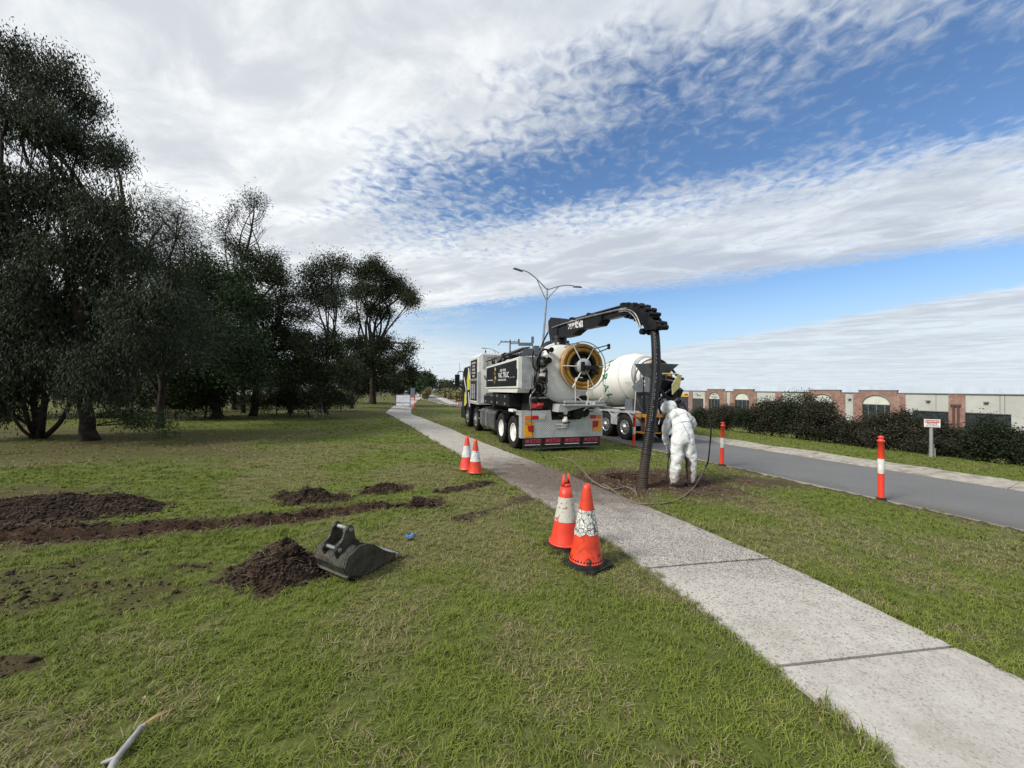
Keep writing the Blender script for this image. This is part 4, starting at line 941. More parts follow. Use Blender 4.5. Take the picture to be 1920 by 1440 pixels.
for yb in (1.9, 3.2, 4.5): m.lathe([(TR + .0, yb - .04), (TR + .035, yb - .04), (TR + .035, yb + .04), (TR, yb + .04)], (TC[0], 0, TC[1]), 'Y', 40, caps=False)
m.build('seal_ring', blackm, truck)
m = MB()
for a_ in np.linspace(0, 6.283, 15)[:-1]:
    c_ = (TC[0] + (TR + .06) * math.cos(a_), .53, TC[1] + (TR + .06) * math.sin(a_)); m.box(c_, (.09, .22, .06), (0, -a_, 0))
m.build('door_clamp', steel, truck)
for (px_x, pz, r_) in ((-.38, 2.78, .075), (-.30, 2.99 + .12, .06), (-.58, 2.25, .03)):
    m = MB(); m.lathe([(r_, -.02), (r_, .24)], (px_x, 0, pz), 'Y', 14); m.torus((px_x, -.02, pz), r_ * 1.15, .015, 'Y', 14, 6); m.build('port', blackm, truck)
m = MB(); m.prism([(-.62, 2.92), (-.33, 2.98), (-.38, 2.88), (-.60, 2.85)], .10, .35); m.bb((-.6, .2, 1.95), (-.52, .26, 2.12)); m.build('door_bracket', white, truck)
m = MB()
for k, (xx, zz) in enumerate(((-.62, 1.98), (-.60, 1.88), (-.565, 1.79), (-.52, 1.70), (-.46, 1.61), (-.40, 1.54))): m.bb((xx, .12 + .03 * k * 0, zz), (xx + .035, .20, zz + .06))
m.build('gauge_marks', blackm, truck)
# hose reel on the door
RC = (.735, 2.62); RY = -.16
m = MB(); m.torus((RC[0], RY, RC[1]), .765, .016, 'Y', 56, 6); m.torus((RC[0], RY + .45, RC[1]), .765, .016, 'Y', 56, 6); m.torus((RC[0], RY - .01, RC[1]), .24, .012, 'Y', 32, 6); reel = m.build('hose_reel', lgrey, truck)
m = MB()
for k in range(6):
    a_ = math.pi * k / 3 + .0; d_ = (math.cos(a_), math.sin(a_))
    m.tube([(RC[0] + d_[0] * .2, RY - .01, RC[1] + d_[1] * .2), (RC[0] + d_[0] * .76, RY, RC[1] + d_[1] * .76)], .017, 6)
    m.tube([(RC[0] + d_[0] * .2, RY + .45, RC[1] + d_[1] * .2), (RC[0] + d_[0] * .76, RY + .45, RC[1] + d_[1] * .76)], .017, 6)
m.build('spoke', signw, reel)
m = MB(); m.lathe([(.01, RY - .03), (.25, RY - .02), (.25, RY + .0), (.1, RY + .05), (.1, RY + .5)], (RC[0], 0, RC[1]), 'Y', 28); m.build('hub', lgrey, reel)
m = MB()
for yy in (RY + .09, RY + .22, RY + .35):
    m.torus((RC[0], yy, RC[1]), .66, .064, 'Y', 56, 10)
for yy in (RY + .09, RY + .22): m.torus((RC[0] + .01, yy, RC[1] - .01), .535, .062, 'Y', 56, 10)
m.build('ochre_hose', yhose, truck)
m = MB(); m.lathe([(.47, RY + .40), (.44, RY + .2), (.2, RY + .22)], (RC[0], 0, RC[1]), 'Y', 32, caps=False); m.torus((RC[0], RY + .12, RC[1]), .43, .035, 'Y', 40, 8); m.torus((RC[0] - .03, RY + .2, RC[1] - .02), .36, .03, 'Y', 40, 8); m.torus((RC[0] + .03, RY + .16, RC[1] + .02), .30, .03, 'Y', 40, 8); m.build('wound_cable', blackm, reel)
m = MB(); m.bb((RC[0] - .02, RY - .2, RC[1] - .10), (RC[0] + .42, RY - .035, RC[1] + .02)); m.bb((RC[0] - .13, RY - .14, RC[1] - .16), (RC[0] - .03, RY - .035, RC[1] + .14)); m.bb((RC[0] + .2, RY - .14, RC[1] - .25), (RC[0] + .44, RY - .035, RC[1] - .12)); m.build('reel_motor', black, reel, .01)
m = MB(); m.tube([(RC[0] - .5, RY + .5, RC[1] + .05), (RC[0] - .5, RY + .9, RC[1])], .04, 6); m.tube([(RC[0] + .45, RY + .2, RC[1] + .58), (RC[0] + .95, RY + .12, RC[1] + .72)], .02, 6); m.tube([(RC[0] + .55, RY + .2, RC[1] + .45), (RC[0] + .95, RY + .12, RC[1] + .62)], .02, 6); m.box((RC[0] + .96, RY + .12, RC[1] + .67), (.07, .07, .17)); m.build('door_ram', blackm, truck)
# guard frame and door platform
m = MB()
for x0, x1, ztop in ((.18, .30, 2.25), (.30, .92, 2.1)): pass
m.tube(curve3([(.36, -.36, 1.42), (.34, -.36, 2.12), (.40, -.36, 2.26), (.58, -.36, 2.26)], 5), .017, 6); m.tube([(.78, -.36, 1.42), (.78, -.36, 2.2)], .016, 6); m.tube(curve3([(1.30, -.36, 1.42), (1.31, -.36, 2.08), (1.27, -.36, 2.22)], 5), .017, 6)
m.tube(curve3([(.38, -.37, 1.68), (.7, -.40, 1.50), (1.05, -.40, 1.52), (1.26, -.37, 1.66)], 6), .015, 6); m.build('guard_rail', M('frame_white', (.62, .57, .48), (.48, .43, .36), 8, .5), truck)
m = MB(); m.bb((-.02, -.42, 1.50), (1.36, -.30, 1.56)); m.bb((-.05, -.44, 1.40), (1.38, -.30, 1.47)); m.prism([(-.24, 1.22), (.0, 1.22), (.60, 1.36), (1.38, 1.36), (1.38, 1.398), (-.18, 1.46)], -.38, .1); m.build('tail_platform', lgrey, truck, .008)
m = MB(); m.prism([(.66, 1.42), (.84, 1.42), (.84, 1.56), (.66, 1.56)], -.448, -.442); m.prism([(.86, 1.43), (.98, 1.43), (.98, 1.53), (.86, 1.53)], -.448, -.442); st = m.build('warning_sticker', signw, truck)
m = MB(); m.prism([(.70, 1.45), (.80, 1.45), (.75, 1.54)], -.4535, -.449); m.build('warning_triangle', M('sticker_green', (.12, .2, .08), None, 8, .5), st)
m = MB(); m.cyl((.05, -.28, 1.40), (.05, -.28, 1.18), .10, 16, .075); m.cyl((.05, -.28, 1.18), (.05, -.28, 1.06), .055, 12); m.lathe([(.05, .90), (.085, .93), (.085, .99), (.07, 1.03), (.07, 1.07)], (.05, -.28, 0), 'Z', 16); m.build('drain_valve', white, truck)
m = MB(); m.box((.03, -.28, 1.12), (.34, .12, .05)); m.cyl((.05, -.28, .86), (.05, -.28, .91), .05, 10); m.box((.12, -.30, .90), (.14, .04, .05)); m.build('valve_lever', blackm, truck)
m = MB(); m.lathe([(.14, -.30), (.19, -.28), (.19, -.18), (.15, -.15), (.15, .2)], (.50, 0, 1.18), 'Y', 20); m.tube(curve3([(.5, -.1, 1.18), (.8, -.15, 1.15), (1.0, .1, 1.25)], 5), .10, 10); m.box((.25, -.08, 1.2), (.5, .2, .15)); m.bb((-.35, .06, 1.1), (1.2, .5, 1.35)); m.build('discharge_valve', blackm, truck)
m = MB(); m.tube([(.62, -.22, 1.22), (.86, -.22, 1.36)], .025, 6); m.bb((.9, -.06, 1.24), (1.15, .1, 1.29)); m.prism([(1.20, 1.20), (1.46, 1.20), (1.40, 1.34), (1.28, 1.36)], .05, .08); m.build('door_latch', signw, truck)
# side locker
SL = -1.27
m = MB(); m.prism([(.30, 1.93), (4.22, 1.90), (4.22, 2.76), (.30, 2.88)], SL, SL + .5, 'YZ'); m.prism([(.36, 1.93), (4.1, 1.90), (3.9, 1.76), (.52, 1.78)], SL + .04, SL + .45, 'YZ'); lk = m.build('side_locker', white, truck, .012)
m = MB(); m.prism([(.42, 1.99), (4.14, 1.955), (4.10, 2.70), (.42, 2.80)], SL - .008, SL - .001, 'YZ'); m.box((SL - .012, .44, 2.36), (.03, .16, .32)); pn = m.build('sign_panel', black, lk, .004)
fx = lambda y0, z0: (lambda x, y, z: (SL - .013 - z, y0 - x, z0 + y))
m = MB(); m.text('VEGA TORQ', fx(1.85, 2.53), .125); m.text('VAC TRUC', fx(1.78, 2.36), .25); m.text('HYDRO EXCAVATION', fx(1.95, 2.20), .095); m.build('lettering', signw, pn)
m = MB(); m.quad((SL - .011, 3.9, 2.20), (SL - .011, 3.1, 2.19), (SL - .011, 3.1, 2.235), (SL - .011, 3.9, 2.235)); m.quad((SL - .011, 1.2, 2.265), (SL - .011, .45, 2.27), (SL - .011, .45, 2.285), (SL - .011, 1.2, 2.275)); m.build('stripe', lgrey, pn)
m = MB()
for k, (yy, zz, w_, h_) in enumerate(((2.82, 2.56, .20, .10), (2.84, 2.42, .14, .22), (2.80, 2.24, .20, .16), (2.88, 2.12, .14, .12))): m.lathe([(.01, .0), (w_ * .5, .004), (w_ * .62, .0)], (SL - .014, yy, zz), 'X', 12)
m.text('Y', fx(2.84, 2.34), .42); m.build('emblem', gold, pn)
m = MB()
for k in range(6): m.box((SL - .012, 4.18 + .12 * k * .4, 2.28 + .06 * (k % 3)), (.01, .16, .025), (random.uniform(.3, .8), 0, 0))
m.build('swoosh', black, lk)
m = MB(); m.bb((SL + .502, .26, 1.93), (SL + .66, .36, 2.90)); m.bb((SL + .1, .22, 1.9), (SL + .50, .298, 2.9)); m.build('locker_end', lgrey, truck)
# rack of lances and rails on top of the locker
m = MB()
for k in range(5): x_ = SL + .06 + .1 * k; m.tube([(x_, .1 + .1 * k, 3.14 + .02 * k), (x_ + .02, 4.6 - .2 * k, 3.00 + .015 * k)], .018, 6)
for y_ in (.35, 1.2, 2.1, 3.0, 4.0): m.tube([(SL + .02, y_, 2.80), (SL + .02, y_, 3.12), (SL + .5, y_, 3.12), (SL + .5, y_, 2.85)], .016, 6)
for k in range(26):
    y_ = random.uniform(.5, 4.3); x_ = SL + random.uniform(.05, .6); m.box((x_, y_, random.uniform(2.88, 3.08)), (random.uniform(.05, .16), random.uniform(.08, .3), random.uniform(.04, .13)), (random.uniform(-.4, .4), 0, random.uniform(-.5, .5)))
m.build('top_rack', blackm, truck)
m = MB()
for k in range(4): x_ = SL + .1 + .1 * k; m.tube([(x_, .9, 3.03), (x_, 3.4, 2.98)], .03, 8)
m.build('rack_pipe', steel, truck)
m = MB(); m.tube([(SL + .02, -.05, 3.12), (SL + .02, 2.6, 3.02)], .022, 8); m.box((SL + .35, .45, 3.05), (.3, .25, .22)); m.box((SL + .62, .4, 3.1), (.16, .2, .3)); m.build('rack_arm', dgrey, truck)
# black plumbing between locker and vessel
m = MB()
for k in range(16):
    p0 = (SL + random.uniform(.45, .8), random.uniform(.0, .3), random.uniform(1.35, 2.9)); p3 = (SL + random.uniform(.5, .95), random.uniform(.25, .8), random.uniform(1.2, 2.9))
    p1 = (p0[0] + random.uniform(-.15, .15), p0[1] - random.uniform(0, .25), p0[2] + random.uniform(-.2, .3)); m.tube(curve3([p0, p1, p3], 6), random.uniform(.014, .032), 6)
for k in range(18): m.box((SL + random.uniform(.5, .95), random.uniform(.2, .6), random.uniform(1.3, 2.5)), (random.uniform(.06, .22), random.uniform(.08, .2), random.uniform(.06, .25)), (random.uniform(-.5, .5), random.uniform(-.5, .5), 0))
m.tube(curve3([(SL + .62, .12, 2.62), (SL + .60, -.02, 3.0), (SL + .8, .05, 3.12), (SL + 1.0, .3, 3.05)], 6), .03, 8); m.tube(curve3([(SL + .4, .1, 3.0), (SL + .38, 0, 2.6), (SL + .5, 0, 2.45)], 6), .028, 8)
m.torus((SL + .74, .12, 2.74), .15, .03, 'Y', 20, 8); m.build('hydraulic_hoses', rubber, truck)
m = MB(); m.lathe([(.01, .1), (.12, .12), (.14, .2), (.14, .5)], (SL + .72, 0, 2.72), 'Y', 16); m.tube(curve3([(SL + .48, .05, 1.9), (SL + .30, .02, 1.65), (SL + .34, .05, 1.30)], 6), .022, 7); m.tube([(SL + .36, .1, 1.62), (SL + .9, .1, 1.64)], .035, 8); m.build('pipe', steel, truck)
m = MB(); m.box((SL + .55, .12, 1.38), (.30, .2, .14), (0, .1, .3)); m.cyl((SL + .45, .0, 1.36), (SL + .72, .0, 1.44), .05, 10); m.lathe([(.02, -.08), (.07, -.05), (.07, .05), (.02, .08)], (SL + .60, .05, 1.42), 'Y', 12); m.build('red_pump', redp, truck)
m = MB(); m.bb((-.8, .3, 1.12), (1.1, .7, 1.7)); m.bb((SL + .5, .7, 1.12), (.2, 5.0, 1.9)); m.build('subframe', blackm, truck)
# tool boxes, fuel tank
for k, (y0, y1) in enumerate(((1.3, 2.95), (3.0, 4.6))):
    m = MB(); m.prism([(SL + .02, 1.30 - .0), (SL + .02, 1.62), (SL + .14, 1.72), (SL + .5, 1.72), (SL + .5, 1.26)] if k else [(SL + .06, 1.30), (SL + .02, 1.70), (SL + .5, 1.74), (SL + .5, 1.26)], y0, y1); tb = m.build('tool_box', black, truck, .012)
    m = MB()
    for yy in (y0 + .35, y1 - .35):
        m.bb((SL - .005, yy - .05, 1.36), (SL + .03, yy + .05, 1.43)); m.bb((SL - .005, yy - .03, 1.6), (SL + .03, yy + .03, 1.68))
    m.build('latch', alu, tb)
m = MB(); m.prism([(SL + .02 + .1, .30), (SL + .02, .40), (SL + .02, .95), (SL + .10, 1.05), (SL + .6, 1.05), (SL + .68, .95), (SL + .68, .38), (SL + .58, .30)], 3.05, 5.15); m.build('fuel_tank', M('fuel_tank_grey', (.11, .115, .115), (.07, .07, .07), 5, .4, .3), truck, .03)
m = MB()
for yy in (4.15, 4.95): m.prism([(SL + .10, .28), (SL, .40), (SL, .96), (SL + .09, 1.07), (SL + .6, 1.07), (SL + .6, 1.055), (SL + .1, 1.055), (SL + .015, .95), (SL + .015, .41), (SL + .12, .295)], yy - .04, yy + .04)
m.build('tank_strap', alu, truck)
m = MB(); m.bb((SL + .1, 5.3, .4), (SL + .5, 5.55, 1.0)); m.tube([(SL + .05, 5.3, .95), (SL + .05, 5.6, .95)], .03, 6); m.tube([(SL + .05, 5.2, .6), (SL + .05, 5.6, .6)], .03, 6); m.build('step', steel, truck)
m = MB(); m.bb((SL + .0, .75, 1.17), (SL + .12, 1.2, 1.25)); m.build('marker_lamp_bar', signw, truck)
# blower cabinet behind the cab
CB0, CB1 = 5.58, 7.25
m = MB(); m.prism([(SL + .01, 1.27), (SL + .01, 3.30), (SL + .22, 3.46), (1.0, 3.46), (1.25, 3.3), (1.25, 1.27)], CB0, CB1); cab_ = m.build('blower_cabinet', white, truck, .015)
m = MB(); m.prism([(CB0 + .25, 2.34), (CB1 - .15, 2.34), (CB1 - .15, 3.18), (CB0 + .25, 3.20)], SL - .006, SL + .009, 'YZ'); sp_ = m.build('service_sign', black, cab_)
m = MB()
for k, tx in enumerate(('EXCAVATION', 'VACUUM', 'DRAINAGE', 'POTHOLING', 'SERVICES')): m.text(tx, fx((CB0 + CB1) / 2 + .05, 3.05 - .15 * k), .13)
for v_i in range(len(m.V)): m.V[v_i] = (m.V[v_i][0] + .005, m.V[v_i][1], m.V[v_i][2])
m.build('lettering', signw, sp_)
m = MB(); m.bb((SL - .004, CB0 + .25, 1.35), (SL + .02, CB1 - .15, 2.22)); m.build('pump_bay', blackm, cab_)
m = MB(); m.bb((SL - .012, CB0 + .15, 2.24), (SL + .02, CB1 - .05, 2.31))
for yy, r_ in ((6.1, .07), (6.45, .10), (6.85, .07)): m.cyl((SL - .02, yy, 1.42), (SL - .02, yy, 2.1), r_ * .6, 10)
for zz in (1.5, 1.7, 1.9): m.tube([(SL - .05, 6.0, zz), (SL - .05, 6.9, zz)], .02, 6)
m.build('chrome_pipes', alu, cab_)
m = MB(); m.bb((SL - .005, CB0 - .004, 1.30), (SL + .12, CB0 + .2, 2.62)); m.build('corner_tread', ckm, cab_)
m = MB()
for zz in np.arange(2.75, 3.35, .06): m.bb((SL + .22, CB0 - .02, zz), (SL + .85, CB0 - .001, zz + .028))
for xx in np.arange(SL + .25, SL + .85, .12): m.bb((xx, CB0 - .024, 2.75), (xx + .02, CB0 - .021, 3.35))
m.build('vent_grille', lgrey, cab_)
m = MB(); m.lathe([(.10, 0), (.10, .12), (.05, .12)], (SL + .98, CB0 - .12, 3.05), 'Y', 16); m.tube([(SL + .4, CB0 + .3, 3.46), (SL + .4, CB0 + .3, 3.60)], .03, 6); m.bb((SL + 1.1, CB0 - .3, 2.85), (SL + 1.25, CB0 - .02, 3.35)); m.build('exhaust', blackm, cab_)
m = MB(); m.bb((SL - .02, 5.3, 1.20), (1.25, 7.3, 1.265)); m.build('deck', lgrey, truck)
# cab
m = MB(); m.prism([(7.35, .95), (9.45, .95), (9.50, 1.7), (9.30, 2.75), (8.9, 2.98), (7.35, 2.98)], -1.22, 1.22, 'YZ'); cb_ = m.build('cab', black, truck, .05)
m = MB(); m.prism([(7.45, 1.85), (8.0, 1.80), (8.15, 2.3), (7.85, 2.75), (7.45, 2.1)], -1.235, -1.221, 'YZ'); m.prism([(8.3, 1.0), (8.8, 1.0), (8.65, 1.7), (8.2, 1.55)], -1.235, -1.221, 'YZ'); m.build('yellow_livery', yellow, cb_)
m = MB(); m.prism([(7.4, 2.35), (7.7, 2.85), (7.9, 2.9), (7.5, 2.3)], -1.238, -1.222, 'YZ'); m.prism([(8.2, 1.1), (8.3, 1.9), (8.9, 2.5), (8.95, 2.42), (8.38, 1.85), (8.28, 1.1)], -1.240, -1.222, 'YZ'); m.prism([(7.4, 1.0), (7.7, 1.7), (7.8, 1.7), (7.55, 1.0)], -1.238, -1.222, 'YZ'); m.build('white_livery', signw, cb_)
m = MB(); m.prism([(8.3, 1.95), (9.28, 1.95), (9.12, 2.62), (8.4, 2.62)], -1.232, -1.2215, 'YZ'); m.bb((-1.0, 9.3, 1.9), (1.0, 9.46, 2.6)); m.build('window', glass, cb_)
m = MB(); m.bb((-1.05, 7.4, 2.982), (1.05, 8.8, 3.10)); m.build('roof_spoiler', white, cb_, .05)
for sd_ in (-1, 1):
    m = MB(); m.box((sd_ * 1.52, 9.25, 2.30), (.24, .12, .62)); m.tube(curve3([(sd_ * 1.2, 9.2, 2.75), (sd_ * 1.42, 9.28, 2.78), (sd_ * 1.5, 9.27, 2.6)], 4), .025, 6); m.tube([(sd_ * 1.2, 9.2, 1.9), (sd_ * 1.5, 9.25, 2.02)], .02, 6); m.build('mirror', black, truck, .03)
m = MB(); m.bb((-1.25, 8.45, .35), (1.25, 9.55, .94)); m.bb((-1.25, 7.2, .6), (-1.0, 7.32, 1.2)); m.build('bumper', black, truck, .04)
m = MB(); m.tube([(-1.4, 9.1, 2.7), (-1.44, 9.1, 3.2)], .008, 4); m.build('aerial', black, truck)
# ---------------------------------------------------------------- boom, in the vertical plane that holds it
BA, BBp = np.array([1.50, 12.75]), np.array([3.05, 8.2]); bd = (BBp - BA) / np.linalg.norm(BBp - BA); bn_ = np.array([bd[1], -bd[0]])
def bp(px, py, off=0.0):
    d = ray(px, py); k = (BA @ bn_) / (d[:2] @ bn_); p = CAMP + d * k; p[:2] += bn_ * off; return L(p)
def bprism(m, poly, w0, w1=None):
    w1 = -w0 if w1 is None else w1
    n = len(poly); vs = [bp(x, y, w0) for x, y in poly] + [bp(x, y, w1) for x, y in poly]
    m.add(vs, [tuple(range(n)), tuple(range(n, 2 * n))[::-1]] + [(i, i + n, (i + 1) % n + n, (i + 1) % n) for i in range(n)])
m = MB(); bprism(m, [(1036, 603), (1041, 595.5), (1058, 597.5), (1065, 611), (1054, 612), (1052, 640), (1040, 641), (1037, 622)], .17)
c_ = bp(1048, 640); m.lathe([(.30, -.45), (.30, -.05), (.26, .0), (.26, .16)], c_, 'Z', 24); m.build('boom_turret', black, truck, .01)
m = MB(); p_ = bp(1034, 616); m.lathe([(.12, -.16), (.15, -.12), (.15, .06), (.12, .10)], p_, 'Z', 18); m.box(bp(1029, 611), (.1, .28, .12)); m.build('slew_motor', lgrey, truck)
m = MB(); p_ = bp(1040, 645); m.prism([(p_[0] - .55, 3.20), (p_[0] + .35, 3.36), (p_[0] + .4, 3.52), (p_[0] - .2, 3.52)], p_[1] - .3, p_[1] + .3); m.bb((p_[0] - .75, p_[1] - .5, 3.02), (p_[0] - .4, p_[1] + .1, 3.2)); m.tube(curve3([bp(1028, 622), bp(1020, 638), bp(1015, 650)], 4), .03, 6); m.tube(curve3([bp(1015, 650), bp(1024, 645), bp(1040, 643)], 4), .045, 6); m.build('boom_base', blackm, truck)
m = MB(); bprism(m, [(1046, 613), (1064, 608.5), (1073, 604), (1136, 589.5), (1136, 602), (1130, 611), (1094, 618), (1081, 629), (1064, 633), (1046, 634)], .14); m.build('boom_arm', black, truck, .012)
m = MB(); bprism(m, [(1128, 590), (1172, 579), (1184, 578), (1184, 590), (1176, 592), (1128, 602.5)], .10); m.build('boom_extension', black, truck, .01)
m = MB(); m.tube([bp(1073, 599.5), bp(1169, 573.5)], .038, 8); m.tube([bp(1087, 597.5), bp(1120, 588.5)], .055, 8); m.box(bp(1169, 574.5), (.12, .12, .16)); m.box(bp(1073, 600.5), (.14, .14, .16)); m.box(bp(1104, 590.5), (.1, .1, .1)); m.build('boom_ram', black, truck)
m = MB(); m.tube([bp(1090, 600.5, .17), bp(1120, 593, .155), bp(1172, 580.5, .12), bp(1186, 579, .15)], .026, 7); m.tube([bp(1045, 615, .19), bp(1066, 608, .19), bp(1088, 602, .17)], .02, 6); m.build('hydraulic_line', steel, truck)
m = MB(); bprism(m, [(1073, 606), (1080, 600.5), (1102, 602), (1102, 613.5), (1074, 618)], .151, .156); m.build('worn_decal', M('worn_decal', (.62, .60, .62), (.03, .03, .035), 11, .6, lo=.48, hi=.54), truck)
GO = [(1172, 575), (1184, 572), (1198, 573), (1211, 578), (1222, 586.5), (1231, 598), (1237, 611), (1237, 618)]; GI = [(1219, 620), (1214, 610), (1207, 601), (1198, 594.5), (1186, 590.5), (1172, 590)]
m = MB(); bprism(m, GO + GI, .13, .10); bprism(m, GO + GI, -.10, -.13)
for x, y in ((1182, 573), (1190, 572), (1203, 575), (1215, 581), (1226, 592), (1235, 609)): m.tube([bp(x, y + 2, -.12), bp(x, y + 2, .12)], .035, 8)
m.build('roller_guide', black, truck)
for x, y, r_ in ((1185, 571.5, .055), (1197, 572, .055), (1208, 575, .055), (1219, 581, .055), (1227, 589, .05), (1182, 594, .045), (1191, 596, .045), (1200, 600, .045), (1207, 607, .045), (1238, 606, .055), (1212, 622, .075), (1240, 613, .065)):
    m = MB(); a_, b2 = bp(x, y, -.145), bp(x, y, .145); mid = (a_ + b2) / 2; m.tube([a_, a_ * .7 + b2 * .3, mid, a_ * .3 + b2 * .7, b2], [r_ * .9, r_, r_ * .55, r_, r_ * .9], 12); m.build('roller', black, truck)
m = MB(); m.tube(curve3([bp(1170, 583, .15), bp(1190, 582, .16), bp(1204, 592, .16), bp(1213, 614, .16)], 6), .018, 6); m.tube(curve3([bp(1170, 586, .15), bp(1188, 585, .16), bp(1201, 596, .16), bp(1209, 614, .16)], 6), .014, 6); m.build('control_hose', steel, truck)
hp = curve3([bp(1172, 584), bp(1192, 581), bp(1207, 587), bp(1219, 599), bp(1227, 620), L(at(1230, 660, 8.0)), L(at(1230, 700, 7.85)), L(at(1226, 745, 7.7)), L(at(1219.5, 800, 7.6)), L(at(1211, 855, 7.5)), L(at(1206.5, 890, 7.48)), L(at(1204, 925, 7.48))], 30)
hp = np.array(hp); dl = np.r_[0, np.cumsum(np.linalg.norm(hp[1:] - hp[:-1], axis=1))]; ss = np.arange(0, dl[-1], .011); pts = [tuple(np.interp(s, dl, hp[:, k]) for k in range(3)) for s in ss]
rad = [(.090 + (.0035 if (i // 2) % 2 else -.0025) * min(1, max(.25, (s - 1.0) / 1.2)) + (.006 if s > dl[-1] - 1.3 and i % 40 < 3 else 0)) for i, s in enumerate(ss)]
hm_, q, b, o_ = matnodes('suction_hose_rubber'); tcn = q.n('ShaderNodeTexCoord').outputs['Object']; s_ = q.n('ShaderNodeSeparateXYZ'); q.l(tcn, s_.inputs[0])
mudf = q.mr(q.m('ADD', s_.outputs[2], q.m('MULTIPLY', q.m('SUBTRACT', q.noise(tcn, 3, 5, .6), .5), 1.2)), -.3, 1.1, 1, 0); cc_ = q.mix(q.mr(q.noise(tcn, 30, 3), .4, .6), (.006, .006, .008), (.013, .013, .015))
q.l(q.mix(q.m('MULTIPLY', mudf, .9), cc_, (.085, .062, .046)), b.inputs['Base Color']); b.inputs['Specular IOR Level'].default_value = .25; q.l(q.mr(mudf, 0, 1, .45, .9), b.inputs['Roughness'])
m = MB(); m.tube(pts, rad, 18); m.build('suction_hose', hm_, truck)
m = MB()
for s in np.arange(1.0, 3.3, .085):
    if random.random() < .3: continue
    i = int(s / .011); p_ = np.array(pts[i]); ax = np.array(pts[min(i + 3, len(pts) - 1)]) - p_; m.box(p_ + np.array([-.055, -.082, 0]), (.006, .004, .05))
m.build('hose_print', lgrey, truck)
# thin cable hanging from the tank side to the ground
m = MB(); m.tube([L(p) for p in curve3([at(998, 705, 11.6), at(996, 760, 11.3), at(997.5, 800, 11.2), at(1000, 822, 11.0), at(1010, 843, 10.2), gpt(1022, 862, .02)], 8)], .010, 6); m.build('drop_cable', blackm, truck)
# ================================================================ CONCRETE MIXER TRUCK
YM = R(20.6); cm_, sm_ = math.cos(YM), math.sin(YM); MP = np.array([6.383, 14.94, -.39])
mix = thing('concrete_mixer_truck', 'cream concrete mixer truck with green lettering on its drum, behind the black hose', 'truck', MP, YM)
for sd_ in (-1, 1):
    for yb in (1.6, 2.95): wheel(mix, sd_ * 1.10, yb, sd_, r=.53, kind='alloy', rimmat=alu); wheel(mix, sd_ * .77, yb, sd_, r=.53, kind='deep', rimmat=lgrey)
    for yb in (6.6, 8.1): wheel(mix, sd_ * 1.10, yb, sd_, r=.53, kind='alloy', rimmat=alu)
m = MB()
for x in (-.42, .42): m.bb((x - .05, .3, .75), (x + .05, 9.6, 1.03))
for yb in (1.6, 2.95, 6.6, 8.1): m.cyl((-1.0, yb, .53), (1.0, yb, .53), .09, 10)
m.bb((-.9, .9, 1.03), (.9, 6.8, 1.12)); m.bb((-.7, 3.6, .4), (.7, 6.0, 1.0)); m.build('chassis', blackm, mix)
m = MB()
for sd_ in (-1, 1):
    for yb in (1.6, 2.95):
        for r0, r1, x0, x1 in ((.62, .66, .62, 1.27),):
            pts = [(yb + math.cos(a_) * 1.0, a_) for a_ in np.linspace(.12, math.pi - .12, 16)]
            for a0, a1 in zip(np.linspace(.12, math.pi - .12, 16)[:-1], np.linspace(.12, math.pi - .12, 16)[1:]):
                q4 = []
                for rr in (r0, r1):
                    for aa in (a0, a1): q4.append((yb + rr * math.cos(aa), .56 + rr * math.sin(aa)))
                v8 = [(sd_ * xx, y_, z_) for xx in (x0, x1) for (y_, z_) in q4]; m.add(v8, [(0, 1, 3, 2), (4, 5, 7, 6), (0, 1, 5, 4), (2, 3, 7, 6), (0, 2, 6, 4), (1, 3, 7, 5)])
m.build('mudguard', lgrey, mix)
m = MB()
for sd_ in (-1, 1): m.bb((sd_ * 1.2 - .06, 2.05, .60), (sd_ * 1.2 + .06, 2.5, 1.06)); m.bb((sd_ * 1.2 - .06, .9, 1.13), (sd_ * 1.2 + .06, 3.7, 1.19))
m.build('guard_bracket', lgrey, mix)
# drum: lathe about a tilted axis
DA = np.array([0, 1.15, 2.78]); DB = np.array([0, 5.9, 2.0]); dd_ = (DB - DA) / np.linalg.norm(DB - DA); DL = np.linalg.norm(DB - DA)
PROF = [(0.0, .56), (.12, .60), (.85, 1.03), (1.05, 1.12), (1.5, 1.17), (1.9, 1.17), (3.0, 1.08), (4.2, .80), (4.6, .66), (4.7, .3), (4.71, .01)]
up_ = np.cross(np.array([1.0, 0, 0]), dd_)
def dp(s, th, off=0.0):
    r = np.interp(s, [p[0] for p in PROF], [p[1] for p in PROF]) + off; return DA + dd_ * s + np.array([1.0, 0, 0]) * r * math.cos(th) + up_ * r * math.sin(th)
V = []; Fq = []; sg = 56; sts = sorted(set([p[0] for p in PROF] + list(np.arange(0, 4.6, .2))))
def rsm(s): return np.interp(s, [p[0] for p in PROF], [p[1] for p in PROF])
for s in sts:
    for k in range(sg): V.append(dp(s, 6.28319 * k / sg))
for i in range(len(sts) - 1):
    for k in range(sg): Fq.append((i * sg + k, i * sg + (k + 1) % sg, (i + 1) * sg + (k + 1) % sg, (i + 1) * sg + k))
m = MB(); m.add(V, Fq, True); m.build('drum', cream, mix)
m = MB()
for s in (1.05, 1.92): m.add([dp(s + ds, 6.28319 * k / sg, of) for ds, of in ((-.015, .001), (-.01, .008), (.01, .008), (.015, .001)) for k in range(sg)], [(i * sg + k, i * sg + (k + 1) % sg, (i + 1) * sg + (k + 1) % sg, (i + 1) * sg + k) for i in range(3) for k in range(sg)], True)
m.build('drum_seam', lgrey, mix)
